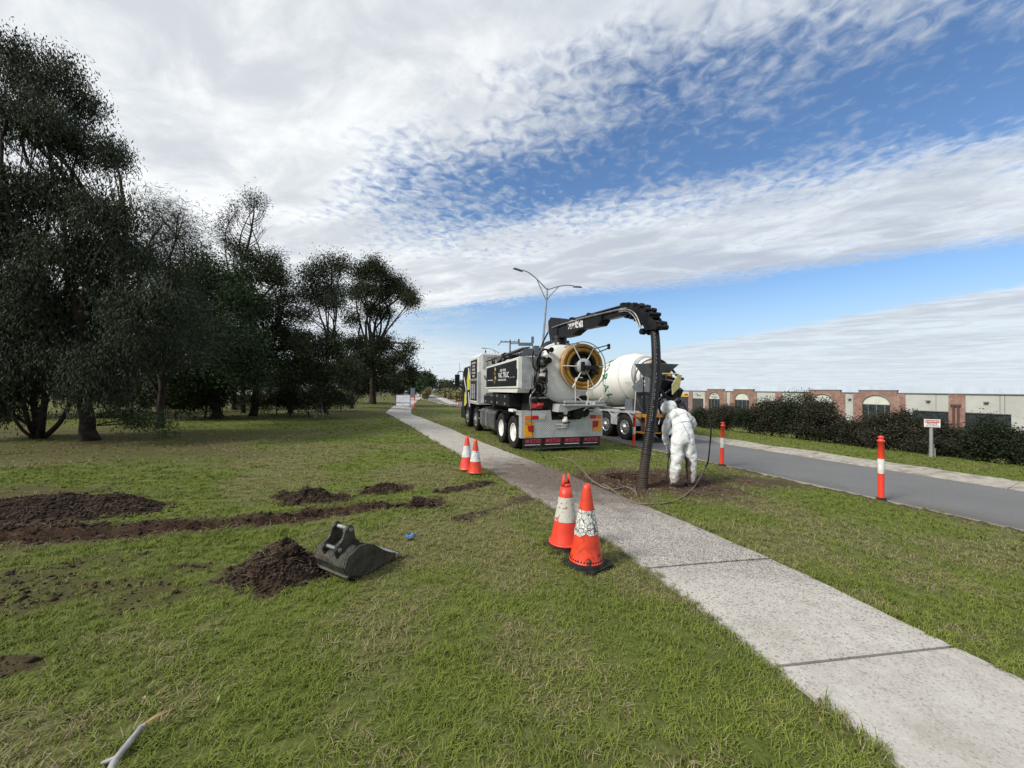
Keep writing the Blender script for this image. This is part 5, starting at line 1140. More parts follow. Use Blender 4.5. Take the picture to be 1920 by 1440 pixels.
m = MB(); m.add([dp(s, 6.28319 * k / sg, of) for s, of in ((.35, .0), (.35, .05), (.50, .05), (.50, .0)) for k in range(sg)], [(i * sg + k, i * sg + (k + 1) % sg, (i + 1) * sg + (k + 1) % sg, (i + 1) * sg + k) for i in range(3) for k in range(sg)], True); m.build('roller_track', lgrey, mix)
m = MB(); m.add([dp(-.12 if ri == 0 else 0.0, 6.28319 * k / 40, 0) - 0 * dd_ for ri in (0, 1) for k in range(40)], [(k, (k + 1) % 40, 40 + (k + 1) % 40, 40 + k) for k in range(40)], True)
m.V = [tuple(np.array(v) - dd_ * (.12 if i < 40 else 0)) for i, v in enumerate(m.V)]; m.build('drum_mouth', orangep, mix)
m = MB(); m.add([tuple(DA - dd_ * 0.0 + dd_ * .05 + np.array([1., 0, 0]) * .5 * math.cos(6.283 * k / 24) + up_ * .5 * math.sin(6.283 * k / 24)) for k in range(24)], [tuple(range(24))]); m.build('drum_throat', M('rusty_throat', (.10, .045, .025), (.04, .02, .015), 8, .9), mix)
# lettering: text runs down round the drum, letter tops towards the rear
m = MB()
def fl(s0, th0):
    def f(x, y, z):
        s = s0 - y * 1.0; r = float(rsm(s)); return dp(s, th0 + x / r, .008 + z)
    return f
for ch, th in (('B', 2.16), ('O', 2.58), ('R', 2.98), ('A', 3.38), ('L', 3.76)): m.text(ch, fl(2.02, th), .62)
m.build('lettering', green, mix)
m = MB()
for s_a, th_a, s_b, th_b in ((2.8, 2.25, 2.3, 1.95), (2.95, 2.35, 2.3, 2.0)): m.tube([dp(s_a + (s_b - s_a) * k / 6, th_a + (th_b - th_a) * k / 6, .015) for k in range(7)], .012, 4)
m.build('drum_stripe', green, mix)
# rear arch, hopper, chutes
m = MB(); m.torus((0, 1.28, 2.40), .98, .035, 'Y', 26, 8, -.1, math.pi + .1); m.build('rear_arch', dgrey, mix)
m = MB(); m.prism([(-1.06, 2.22), (-.95, 1.75), (-.62, 1.22), (-.52, 1.22), (-.72, 1.80), (-.35, 2.05), (-.20, 2.55), (-.55, 2.5)], 1.18, 1.24); m.build('rear_pedestal', dgrey, mix)
m = MB(); m.prism([(.25, 2.02), (1.15, 1.98), (1.30, 2.22), (.62, 2.62), (.25, 2.55)], -1.08, -1.04, 'YZ'); sgn = m.build('side_shield', dgrey, mix)
m = MB(); m.text('54', lambda x, y, z: (-1.086 - z, .58 - x, 2.42 + y), .14); m.text('003', lambda x, y, z: (-1.086 - z, .56 - x, 2.28 + y), .08); m.build('lettering', signw, sgn)
def shx(m, k): m.V = [(v[0] + k, v[1], v[2]) for v in m.V]
m = MB(); top = [(-.62, .02, 3.10), (.72, .02, 3.10), (.62, .95, 3.12), (-.62, .95, 3.12)]; bot = [(-.3, .30, 2.62), (.3, .30, 2.62), (.3, .8, 2.62), (-.3, .8, 2.62)]
for k in range(4): m.quad(top[k], top[(k + 1) % 4], bot[(k + 1) % 4], bot[k])
shx(m, -.62); h_ = m.build('hopper', dgrey, mix); sm = h_.modifiers.new('thick', 'SOLIDIFY'); sm.thickness = .02
m = MB()
for (a_, b2, r_) in (((-.5, .6, 2.6), (-.5, .6, 1.2), .05), ((.5, .6, 2.9), (.5, .6, 1.2), .05), ((-.5, .5, 2.3), (.6, .1, 2.3), .05), ((.15, .1, 2.6), (.62, -.1, 2.45), .06), ((.5, .3, 3.0), (.75, .0, 2.45), .05), ((0, .5, 1.2), (0, .3, 2.4), .09), ((-.4, .5, 1.3), (.3, .1, 2.1), .06), ((.65, .5, 1.2), (.65, .1, 2.4), .05), ((.2, .1, 2.0), (.55, -.1, 2.3), .07)): m.tube([a_, b2], r_, 6)
m.box((.25, .35, 2.25), (.7, .45, .55), (.3, .1, 0)); m.box((.55, .1, 2.0), (.22, .5, .5), (.5, 0, 0)); shx(m, -.55); m.build('chute_frame', black, mix)
m = MB()
pr_ = [(-.36, .10), (-.30, -.02), (-.18, -.10), (0, -.13), (.18, -.10), (.30, -.02), (.36, .10)]
def chute(m, p0, p1, w=1.0):
    p0, p1 = Vector(p0), Vector(p1); d_ = (p1 - p0).normalized(); s_ = d_.cross(Vector((0, 0, 1))).normalized(); u_ = s_.cross(d_)
    V = [p + s_ * a_ * w + u_ * b_ * w for p in (p0, p1) for a_, b_ in pr_]; m.add(V, [(k, k + 1, k + 8, k + 7) for k in range(6)])
chute(m, (-.1, .55, 2.35), (.1, -.25, 1.62), .9); shx(m, -.35); cu_ = m.build('discharge_chute', black, mix); sm = cu_.modifiers.new('thick', 'SOLIDIFY'); sm.thickness = .03
m = MB(); chute(m, (.15, .0, 1.75), (.85, .35, 1.55), .8); shx(m, -.5); cu_ = m.build('spare_chute', dgrey, mix); sm = cu_.modifiers.new('thick', 'SOLIDIFY'); sm.thickness = .03
m = MB(); m.prism([(.22, 1.92), (.56, 2.20), (.66, 2.66), (.48, 2.68), (.20, 2.28)], -.32, -.29); m.tube([(-.15, -.2, 2.70), (.5, -.3, 2.70)], .03, 6); shx(m, -.72); m.build('chute_flap', M('pale_yellow', (.52, .50, .22), (.4, .38, .17), 6, .6), mix)
m = MB(); m.box((.70, -.28, 2.52), (.12, .08, .1)); shx(m, -.72); m.build('work_lamp', black, mix)
m = MB(); m.tube(curve3([(-.82, 1.10, 2.42), (-.95, 1.15, 2.40), (-1.03, 1.1, 2.30), (-1.16, 1.05, 1.05)], 6), .018, 6); m.tube(curve3([(-.55, .4, 1.35), (-.50, .35, 1.0), (-.6, .3, .75)], 5), .02, 6); m.build('grab_rail', M('frame_white', (0, 0, 0)), mix)
# rear platform, bumper
m = MB(); m.bb((-1.2, .35, .38), (-.42, 1.0, .42)); m.bb((-1.2, .30, 1.02), (-.35, .95, 1.12)); m.bb((-1.18, .32, .42), (-1.12, .38, 1.02)); m.prism([(-.85, 1.12), (-.55, 1.12), (-.75, 1.38)], .3, .36); m.prism([(.1, .7), (.35, .7), (.3, .95)], .1, .15); m.build('rear_step', orangep, mix)
m = MB(); m.bb((-.95, .4, .45), (-.55, .9, .98)); m.bb((-.2, .2, .62), (.9, .5, 1.0)); m.bb((-.5, .5, 1.12), (.5, 1.1, 1.5)); m.cyl((-.8, .6, .5), (-.8, .6, .95), .12, 12); m.tube(curve3([(.1, .1, 1.5), (.3, 0, 1.2), (.2, 0, .9)], 5), .03, 6); m.tube(curve3([(.3, .1, 1.7), (.5, 0, 1.3), (.35, 0, 1.0)], 5), .03, 6); m.build('rear_equipment', M('rusty_equipment', (.10, .055, .035), (.04, .035, .03), 7, .8), mix)
m = MB(); m.bb((-.4, -.02, .35), (.66, .12, .62)); m.bb((-.82, .36, .55), (-.76, .4, .98)); bm_ = m.build('rear_bumper', lgrey, mix, .02)
m = MB()
for k in range(5): m.bb((-.36 + .2 * k, -.035, .42), (-.2 + .2 * k, -.0205, .56))
m.build('light_panel', signw, bm_)
# cab far end (mostly hidden)
m = MB(); m.prism([(7.4, .9), (9.6, .9), (9.6, 1.8), (9.4, 2.9), (7.4, 2.95)], -1.2, 1.2, 'YZ'); m.build('cab', cream, mix, .05)
m = MB(); m.bb((-.7, 6.75, 1.12), (.7, 7.3, 2.4)); m.bb((-.9, 1.5, 1.12), (.9, 2.0, 1.7)); m.build('drum_support', dgrey, mix)
# ================================================================ PERSON
def skin(name, joints, edges, root_i, mat, parent, sub=2):
    me = bpy.data.meshes.new(name); me.from_pydata([tuple(map(float, j[0])) for j in joints], edges, []); me.update()
    o = obj(name, me, mat, parent); sk = o.modifiers.new('skin', 'SKIN'); sk.use_smooth_shade = True
    for i, j in enumerate(joints):
        r = j[1]; me.skin_vertices[0].data[i].radius = r if hasattr(r, '__len__') else (r, r); me.skin_vertices[0].data[i].use_root = (i == root_i)
    s = o.modifiers.new('subdivision', 'SUBSURF'); s.levels = sub; s.render_levels = sub
    return o
PB = gpt(1279, 916); PB[2] = float(surf_z(PB[0], PB[1]))
person = thing('person', 'person in white hooded coveralls bending over the excavation hole beside the big black hose', 'person', PB)
def pp(px, py, d, dz=0): return at(px, py, d) - PB + np.array([0, 0, dz])
sm_, q, b, o_ = matnodes('coverall'); tcn = q.n('ShaderNodeTexCoord').outputs['Object']
nz = q.noise(tcn, 7, 6, .6, 1.0); col = q.mix(q.mr(nz, .35, .7), (.74, .76, .77), (.60, .61, .60))
s_ = q.n('ShaderNodeSeparateXYZ'); q.l(tcn, s_.inputs[0])
low = q.m('ADD', s_.outputs[2], q.m('MULTIPLY', q.m('SUBTRACT', q.noise(tcn, 9, 6, .7), .5), 1.1))
col = q.mix(q.mr(low, .10, .52, .85, 0), col, (.20, .15, .11))
# mud stain down the inside of the right leg
stain = q.m('SUBTRACT', q.m('ADD', q.mr(q.m('ABSOLUTE', q.m('SUBTRACT', s_.outputs[0], .085)), .03, .11, 1, 0), q.m('MULTIPLY', q.m('SUBTRACT', q.noise(tcn, 14, 4), .5), .9)), q.mr(s_.outputs[2], .52, .70, 0, 1.2))
col = q.mix(q.mr(stain, .35, .6, 0, .95), col, (.045, .025, .014))
q.l(col, b.inputs['Base Color']); b.inputs['Roughness'].default_value = .75; b.inputs['Specular IOR Level'].default_value = .3
q2 = q.n('ShaderNodeMapping'); q.l(tcn, q2.inputs[0]); q2.inputs['Scale'].default_value = (1.3, 1.3, 2.2); q2.inputs['Rotation'].default_value = (.3, .5, 0)
bump(q, b, q.m('ADD', q.noise(q2.outputs[0], 5, 4, .6, 1.6), q.m('MULTIPLY', q.noise(q2.outputs[0], 17, 3, .6, 1.0), .4)), .42, .05)
DPT = PB[1]
J = [
 (pp(1280, 812, DPT + .02), (.185, .165)),      # 0 pelvis
 (pp(1279, 795, DPT + .10), (.19, .155)),      # 1 waist
 (pp(1276, 785, DPT + .20), (.21, .155)),      # 2 chest
 (pp(1270, 778, DPT + .28), (.15, .12)),        # 3 upper chest
 (pp(1261, 770, DPT + .32), (.105, .105)),      # 4 neck
 (pp(1256, 765, DPT + .36), (.095, .095)),       # 5 hood base
 (pp(1252, 765, DPT + .46), (.07, .07)),       # 6 hood crown
 (pp(1271, 826, DPT + .0), (.135, .14)),       # 7 left hip
 (pp(1269, 862, DPT - .02), (.108, .112)),    # 8 left knee
 (pp(1264.5, 893, DPT - .04), (.088, .092)),    # 9 left shin
 (pp(1263.5, 910, DPT - .06), (.082, .086)),    # 10 left cuff
 (pp(1290, 826, DPT + .02), (.135, .14)),      # 11 right hip
 (pp(1295, 862, DPT + .04), (.105, .11)),      # 12 right knee
 (pp(1297, 892, DPT + .04), (.088, .092)),      # 13 right shin
 (pp(1295, 907, DPT + .03), (.080, .084)),      # 14 right cuff
 (pp(1254, 788, DPT + .30), (.090, .090)),      # 15 left shoulder
 (pp(1249, 802, DPT + .32), (.080, .082)),      # 16 left upper arm
 (pp(1247, 818, DPT + .42), (.070, .072)),      # 17 left elbow
 (pp(1251, 834, DPT + .50), (.056, .058)),      # 18 left forearm
 (pp(1256, 845, DPT + .56), (.045, .046)),      # 19 left wrist
 (pp(1293, 784, DPT + .26), (.095, .090)),      # 20 right shoulder
 (pp(1299, 796, DPT + .36), (.078, .078)),      # 21 right elbow side
 (pp(1293, 806, DPT + .52), (.062, .064)),      # 22 right forearm
 (pp(1276, 812, DPT + .70), (.048, .048)),      # 23 right wrist
]
E = [(0, 1), (1, 2), (2, 3), (3, 4), (4, 5), (5, 6), (0, 7), (7, 8), (8, 9), (9, 10), (0, 11), (11, 12), (12, 13), (13, 14), (3, 15), (15, 16), (16, 17), (17, 18), (18, 19), (3, 20), (20, 21), (21, 22), (22, 23)]
body = skin('coverall', J, E, 0, sm_, person, 3)
tx = bpy.data.textures.new('folds', 'CLOUDS'); tx.noise_scale = .13; tx.noise_depth = 2
dm_ = body.modifiers.new('folds', 'DISPLACE'); dm_.texture = tx; dm_.strength = .06; dm_.mid_level = .5; dm_.texture_coords = 'LOCAL'
tx2 = bpy.data.textures.new('creases', 'CLOUDS'); tx2.noise_scale = .045; tx2.noise_depth = 1
dm_ = body.modifiers.new('creases', 'DISPLACE'); dm_.texture = tx2; dm_.strength = .016; dm_.mid_level = .5; dm_.texture_coords = 'LOCAL'
hood_c = pp(1254, 764, DPT + .40); m = MB(); m.lathe([(.012, -.165), (.07, -.155), (.115, -.11), (.135, -.03), (.130, .04), (.115, .10), (.095, .135), (.085, .130), (.05, .10), (.01, .09)], (0, 0, 0), 'Z', 28)
hr_ = Matrix.Rotation(R(24), 3, 'Z') @ Matrix.Rotation(R(-112), 3, 'X'); m.V = [tuple(Vector(hood_c) + hr_ @ Vector((v[0] * (1 + .07 * math.sin(v[2] * 55)), v[1] * 1.05, v[2]))) for v in m.V]; hd_ = m.build('hood', sm_, person)
sb_ = hd_.modifiers.new('subdivision', 'SUBSURF'); sb_.levels = 2; sb_.render_levels = 2; db_ = hd_.modifiers.new('folds', 'DISPLACE'); db_.texture = tx; db_.strength = .04; db_.texture_coords = 'LOCAL'
# seams on the back: a long diagonal and a cross seam, just proud of the cloth
seamm = M('seam_grey', (.22, .26, .30), (.16, .19, .22), 9, .7)
def on_body(px, py):
    dg_ = bpy.context.evaluated_depsgraph_get(); ev = body.evaluated_get(dg_); o_w = Vector(CAMP) - Vector(PB); d_ = Vector(ray(px, py)).normalized()
    ok, loc, nr, _ = ev.ray_cast(o_w, d_); return (np.array(loc) + np.array(nr) * .004) if ok else None
bpy.context.view_layer.update()
def seam(pts):
    o = []
    for (x0, y0), (x1, y1) in zip(pts[:-1], pts[1:]):
        for k in range(6):
            r_ = on_body(x0 + (x1 - x0) * k / 6, y0 + (y1 - y0) * k / 6)
            if r_ is not None: o.append(r_)
    return o
m = MB()
for pts in ([(1256, 756), (1263, 768), (1279, 792), (1291, 815), (1292, 826)], [(1262, 799), (1272, 793), (1284, 790), (1300, 791)], [(1246, 758), (1254, 760), (1262, 767)], [(1249, 774), (1258, 768), (1266, 764)]):
    sp_ = seam(pts)
    if len(sp_) > 2: m.tube(sp_, .0045, 4)
if m.V: m.build('seam', seamm, person)
skinm = M('skin_tone', (.42, .24, .17), (.36, .20, .14), 20, .5); darkg = M('dark_glove', (.03, .03, .035), (.06, .05, .045), 20, .8)
# face and dark hair inside the hood opening, turned down to the hole
hc = pp(1249.5, 771, DPT + .54)
m = MB(); m.lathe([(.01, -.115), (.05, -.10), (.078, -.05), (.085, 0), (.08, .05), (.055, .10), (.01, .12)], (0, 0, 0), 'Z', 18)
m.add([(x, y, z) for x, y, z in ((-.015, .08, .0), (.015, .08, .0), (0, .115, -.03), (0, .085, .03))], [(0, 1, 2), (0, 2, 3), (1, 3, 2)])
fr = Matrix.Rotation(R(-62), 3, 'X'); fr = Matrix.Rotation(R(14), 3, 'Z') @ fr
m.V = [tuple(Vector(hc) + fr @ Vector(v)) for v in m.V]; fc = m.build('face', skinm, person)
m = MB()
for x in (-.03, .03): m.box((x, .078, .015), (.022, .01, .01)); 
m.box((0, .082, -.055), (.045, .008, .008)); m.V = [tuple(Vector(hc) + fr @ Vector(v)) for v in m.V]; m.build('eyes_and_mouth', darkg, fc)
m = MB(); m.lathe([(.01, -.11), (.07, -.08), (.095, 0), (.07, .08)], (0, 0, 0), 'Z', 14); m.V = [tuple(Vector(pp(1247, 777, DPT + .50)) + fr @ Vector(v) * .7) for v in m.V]; m.build('dark_beard_and_mask', darkg, person)
def hand(w, dirv, label):
    """gloved hand closing on the lance: palm plus four fingers and a thumb"""
    w = np.array(w); f = unit(np.array(dirv, float)); side = unit(np.cross(f, [0, 1, .2])); pal = np.cross(side, f)
    js = [(w, .032), (w + f * .05, .036), (w + f * .085, .034)]; ed = [(0, 1), (1, 2)]
    for k, (o_f, ln) in enumerate(((-.030, .062), (-.010, .072), (.011, .068), (.030, .055))):
        b0 = w + f * .09 + side * o_f; i0 = len(js); js += [(b0, .0115), (b0 + f * ln * .45 + pal * .012, .0105), (b0 + f * ln * .6 + pal * .045, .0095), (b0 + f * ln * .3 + pal * .062, .008)]; ed += [(2, i0), (i0, i0 + 1), (i0 + 1, i0 + 2), (i0 + 2, i0 + 3)]
    i0 = len(js); js += [(w + f * .04 - side * .042, .013), (w + f * .075 - side * .058 + pal * .02, .011), (w + f * .095 - side * .040 + pal * .05, .009)]; ed += [(1, i0), (i0, i0 + 1), (i0 + 1, i0 + 2)]
    return skin(label, js, ed, 1, darkg, person, 1)
hl = pp(1256, 846, DPT + .57); hr = pp(1274, 814, DPT + .71)
hand(hl, (.15, .1, -1), 'glove'); hand(hr, (-.5, .1, -.8), 'glove')
bootm = M('boot_black', (.02, .02, .02), (.07, .05, .04), 12, .7)
for bx, by, d_, an in ((1263, 917, -.07, .25), (1295, 913, .03, -.15)):
    c_ = pp(bx, by, DPT + d_); c_[2] = float(surf_z(c_[0] + PB[0], c_[1] + PB[1])) - PB[2]
    me_j = [((c_[0], c_[1] - .04, c_[2] + .055), (.048, .05)), ((c_[0] + .02 * an, c_[1] + .06, c_[2] + .05), (.048, .045)), ((c_[0] + .06 * an, c_[1] + .16, c_[2] + .038), (.05, .034)), ((c_[0] + .08 * an, c_[1] + .22, c_[2] + .032), (.038, .026)), ((c_[0], c_[1] - .02, c_[2] + .12), (.045, .045))]
    skin('boot', me_j, [(0, 1), (1, 2), (2, 3), (0, 4)], 0, bootm, person, 2)
# water lance held in the hands
lt = hl + PB + np.array([.0, .05, -.09]); lb = gpt(1249, 908, .0); lb[2] = float(surf_z(lb[0], lb[1])) - .05
lance = thing('water_lance', 'thin dark water lance held down into the hole by the bending worker', 'lance', lb); m = MB(); top_ = hr + PB + np.array([-.03, .03, -.05])
m.tube([np.zeros(3), lt - lb], .011, 8); m.tube([lt - lb, top_ - lb], .014, 8); m.build('lance_tube', black, lance); m = MB(); m.tube([np.zeros(3), (lt - lb) * .08], .02, 8); m.build('nozzle', steel, lance)

# ================================================================ HOSES ON THE GROUND
hosem = M('muddy_hose', (.10, .075, .055), (.17, .13, .10), 14, .8)
def ghose(name, label, px, r=.014, mat=None, cat='hose', rise=None):
    P_ = [gpt(*p) for p in px]; C_ = curve3(P_, 14); C_ = np.array(C_); zz_ = surf_z(C_[:, 0], C_[:, 1]); zz_ = np.convolve(np.pad(zz_, 4, 'edge'), np.ones(9) / 9, 'valid'); C_[:, 2] = np.maximum(zz_, surf_z(C_[:, 0], C_[:, 1]) - .01) + r * .9
    if rise is not None: C_ = np.concatenate([C_, np.array(curve3(rise, 8))])
    m = MB(); m.tube(C_, r, 8); o = m.build(name, mat or hosem); tag(o, label, cat); return o
ghose('water_hose', 'muddy hose snaking from the footpath past the near side of the hole', [(1040, 858), (1068, 864), (1092, 884), (1108, 902), (1128, 914), (1150, 919), (1175, 916), (1190, 925), (1195, 934)], .019)
ghose('water_hose', 'muddy hose crossing the first one and curling to the worker\'s feet', [(1130, 910), (1150, 921), (1172, 937), (1200, 946), (1240, 946), (1272, 938), (1296, 922), (1312, 900), (1322, 876)], .017)
wh = [gpt(1322, 874, .02), at(1327, 868, 8.0), at(1331, 835, 8.1), at(1333, 805, 8.1), at(1328, 778, 8.2), at(1315, 765, 8.3), at(1304, 768, 7.9), at(1296, 778, 7.5)]
m = MB(); m.tube(curve3(wh, 10), .014, 8); o = m.build('arched_hose', blackm); tag(o, 'thin dark hose arching up behind the worker in white coveralls', 'hose')
ghose('pale_rope', 'pale thin pole lying on the grass behind the rear of the vacuum truck', [(1115, 833), (1140, 841), (1163, 848)], .012, M('pale_pole', (.34, .33, .26), (.22, .21, .16), 9, .7), 'pole')
ghose('fallen_stake', 'short thin pole lying across the verge beyond the big black hose', [(1188, 842), (1200, 845), (1240, 858)], .013, M('pale_pole', (0, 0, 0)), 'pole')

# ================================================================ CONES
def conemat(name, kind):
    m, q, b, o_ = matnodes(name); tcn = q.n('ShaderNodeTexCoord').outputs['Object']
    col = q.mix(q.mr(q.noise(tcn, 9, 5), .4, .65), (.74, .055, .016), (.52, .040, .018))
    if kind == 1: col = q.mix(.5, col, (.72, .05, .03)); col = q.mix(q.mr(q.noise(tcn, 6, 6, .7), .60, .70, 0, .55), col, (.30, .02, .015))
    if kind == 2: col = q.mix(.6, col, (.78, .07, .06))
    if kind == 0:
        cr = q.vor(q.v('ADD', tcn, q.v('SCALE', q.noise(tcn, 12, 3, .5, 0, True), .05)), 18, 'DISTANCE_TO_EDGE'); s_ = q.n('ShaderNodeSeparateXYZ'); q.l(tcn, s_.inputs[0])
        msk = q.mr(q.noise(tcn, 5, 5, .6), .42, .58); low = q.mr(s_.outputs[2], .30, .36, 1, 0)
        col = q.mix(q.m('MULTIPLY', q.m('MULTIPLY', q.mr(cr, .012, .035, 1, 0), msk), low), col, (.05, .02, .015)); col = q.mix(q.m('MULTIPLY', q.mr(q.noise(tcn, 13, 5, .75), .55, .62), q.mr(s_.outputs[2], .14, .26, 1, 0)), col, (.03, .015, .01))
    q.l(col, b.inputs['Base Color']); b.inputs['Roughness'].default_value = .45; return m
def collarmat(name, kind):
    m, q, b, o_ = matnodes(name); tcn = q.n('ShaderNodeTexCoord').outputs['Object']
    if kind == 0:
        vec = q.v('ADD', tcn, q.v('SCALE', q.noise(tcn, 14, 3, .5, 0, True), .04)); cr = q.vor(vec, 30, 'DISTANCE_TO_EDGE'); cr2 = q.vor(vec, 11, 'DISTANCE_TO_EDGE')
        f = q.m('MAXIMUM', q.mr(cr, .022, .05, 1, 0), q.mr(cr2, .02, .045, 1, 0)); col = q.mix(f, q.mix(q.mr(q.noise(tcn, 12, 4), .4, .6), (.72, .72, .68), (.55, .55, .50)), (.05, .045, .04))
    elif kind == 1:
        n_ = q.noise(tcn, 7, 5, .7, .8); col = q.mix(q.mr(n_, .56, .60), (.50, .50, .43), (.42, .035, .03)); col = q.mix(q.mr(q.noise(tcn, 40, 3), .60, .66), col, (.15, .12, .09))
    else:
        col = q.mix(q.mr(q.noise(tcn, 10, 4), .4, .65), (.68, .70, .70), (.50, .51, .50))
        if kind == 3: col = q.mix(q.mr(q.noise(tcn, 34, 4, .7), .60, .64), col, (.08, .08, .08))
    q.l(col, b.inputs['Base Color']); b.inputs['Roughness'].default_value = .4; return m
def cone(px, py, pyt, label, kind, name='traffic_cone', broken=False, base=True, group='traffic cones beside the footpath'):
    P_ = gpt(px, py); P_[2] = float(surf_z(P_[0], P_[1])) + .008; zt = at(px, pyt, P_[1])[2]; H = zt - P_[2]; k = H / .72
    root = thing(name, label, 'traffic cone', P_, rz=random.uniform(.3, .8), group=group)
    m = MB()
    R_ = lambda z: k * np.interp(z, [.045, .08, .72], [.158, .142, .030])
    prof = [(z, R_(z)) for z in (.05, .075, .08, .2, .30, .40, .52, .60, .68, .72)]
    if broken:
        m.lathe([(R_(z), z * k) for z in (.05, .058, .075, .2, .4, .52, .60)], seg=32, caps=False)
        for a0, a1, zt_ in ((-.9, .6, .73), (2.2, 3.9, .72), (.6, 1.3, .64), (1.3, 2.2, .66), (3.9, 5.38, .635)):
            A_ = np.linspace(a0, a1, 7); vs = []
            for zz, sh in ((.60, 1), ((.60 + zt_) / 2, .95), (zt_, .75)):
                for i, aa in enumerate(A_): mid = (a0 + a1) / 2; ab = mid + (aa - mid) * sh; vs.append((R_(min(zz, .72)) * math.cos(ab), R_(min(zz, .72)) * math.sin(ab), zz * k))
            m.add(vs, [(r * 7 + c, r * 7 + c + 1, (r + 1) * 7 + c + 1, (r + 1) * 7 + c) for r in range(2) for c in range(6)], True)
    else:
        m.lathe([(R_(z), z * k) for z, _ in prof] + [(R_(.72) * .78, .722 * k), (R_(.72) * .7, .62 * k)], seg=32, caps=False)
    if kind == 1: m.lathe([(.155 * k, .045 * k), (.168 * k, .05 * k), (.165 * k, .062 * k), (.145 * k, .07 * k)], seg=32, caps=False)
    cb_ = m.build('cone_body', conemat('cone_orange_%d' % kind, kind), root)
    if broken: s_ = cb_.modifiers.new('thick', 'SOLIDIFY'); s_.thickness = .004
    z0, z1 = {0: (.285, .50), 1: (.27, .50), 2: (.30, .53), 3: (.28, .50)}[kind]
    m = MB(); nseg = 40; V = []; rag = [0] * nseg
    if kind == 0: rag = [.035 * (vnoise(i * .8, 3.0, 1.5, 80) - .4) + .03 * (vnoise(i * .8, 9.0, .6, 81) - .5) for i in range(nseg)]
    rows = 6
    for r in range(rows):
        for i in range(nseg):
            zz = z0 + (float(rag[i]) if rag[i] else 0) * (1 - r / (rows - 1)) + (z1 - z0) * r / (rows - 1); rr = R_(zz) + .003 + (.0015 if r in (0, rows - 1) else 0); a_ = 6.28319 * i / nseg; V.append((rr * math.cos(a_), rr * math.sin(a_), zz * k))
    m.add(V, [(r * nseg + i, r * nseg + (i + 1) % nseg, (r + 1) * nseg + (i + 1) % nseg, (r + 1) * nseg + i) for r in range(rows - 1) for i in range(nseg)], True)
    m.build('reflective_collar', collarmat('collar_%d' % kind, kind), root)
    if base:
        m = MB(); w_ = .185 * k; c_ = .04 * k; po = [(-w_, -w_ + c_), (-w_ + c_, -w_), (w_ - c_, -w_), (w_, -w_ + c_), (w_, w_ - c_), (w_ - c_, w_), (-w_ + c_, w_), (-w_, w_ - c_)]
        m.prism(po, 0, .022 * k, 'XY'); m.lathe([(.172 * k, .0225 * k), (.165 * k, .040 * k), (.15 * k, .046 * k)], seg=32, caps=False); m.build('base', rubber, root, .004)
        if kind == 0:
            m = MB()
            for i in range(34): a_ = 6.28319 * i / 34; m.box((.1425 * k * math.cos(a_) * 1.035, .1425 * k * math.sin(a_) * 1.035, .068 * k), (.006, .014, .014), (0, 0, a_))
            m.build('base_slots', black, root)
    return root
cone(1099, 1056, 908, 'nearest traffic cone with cracked white collar and black weighted base', 0)
cone(1060, 1024, 889, 'traffic cone with broken forked top and half-peeled collar, just behind the nearest cone', 1, broken=True)
cone(891, 890, 825, 'faded pinkish cone in front of its brighter mate at the path edge', 3, base=False)
cone(875, 883, 818, 'brighter orange cone of the far pair, half behind the faded one', 2, base=False)
# ================================================================ BOLLARDS
def bollard(px, py, pyt, label, lean=(0, 0), scuff=0, small=False, group='striped plastic bollards along the kerb'):
    P_ = gpt(px, py); v_ = NV[0] * P_[0] + NV[1] * P_[1]; H = at(px, pyt, P_[1])[2] - P_[2]
    root = thing('bollard', label, 'bollard', P_, rot=(lean[0], lean[1], random.uniform(0, 3)), group=group); r = .047 if not small else .05
    om = MATS.get('bollard_orange') or M('bollard_orange', (.82, .055, .025), (.68, .045, .02), 7, .4)
    wm = MATS.get('bollard_white') or M('bollard_white', (.74, .74, .70), (.60, .59, .55), 7, .4, c3=(.15, .14, .13), s3=16, lo3=.60, hi3=.66)
    m = MB(); m.lathe([(r * 1.05, 0), (r, .02), (r, H * .40), (r, H * .62), (r, H * .90), (r * 1.25, H * .905), (r * 1.25, H * .925), (r * .75, H * .94), (r * .70, H * .955), (r * .95, H * .965), (r * .98, H * .98), (r * .7, H * .995), (.005, H)], seg=20, caps=False)
    m.build('post', om, root)
    m = MB(); m.lathe([(r * 1.02, H * .40), (r * 1.06, H * .405), (r * 1.06, H * .63), (r * 1.02, H * .635)], seg=20, caps=False); m.build('white_band', wm, root)
    m = MB(); m.lathe([(r * 1.08, H * .395), (r * 1.10, H * .40), (r * 1.08, H * .405)], seg=20, caps=False); m.lathe([(r * 1.08, H * .635), (r * 1.12, H * .64), (r * 1.08, H * .65)], seg=20, caps=False); m.build('ring', om, root)
    m = MB(); m.box((0, 0, .008), (.19, .15, .020)); m.lathe([(.07, .018), (.06, .03), (r * 1.1, .035)], seg=16, caps=False); m.build('base', rubber, root, .006) if not small else m.build('base', redp, root, .006)
    return root
bollard(1652, 936, 817, 'nearest orange and white bollard by the kerb, well right of the worker', (0, R(1)))
bollard(1353, 872, 791, 'orange and white bollard just right of the worker in white', (0, R(-2)))
bollard(1188, 838, 778, 'leaning orange and white bollard just left of the big black hose', (0, R(-3)))
bollard(777, 765, 743, 'small striped bollard on a red base beside the white barrier board', (0, 0), small=True, group='small bollards near the far end of the verge')
bollard(857, 767, 747, 'small leaning bollard on a red base at the road edge by the truck cab', (0, R(-9)), small=True, group='small bollards near the far end of the verge')
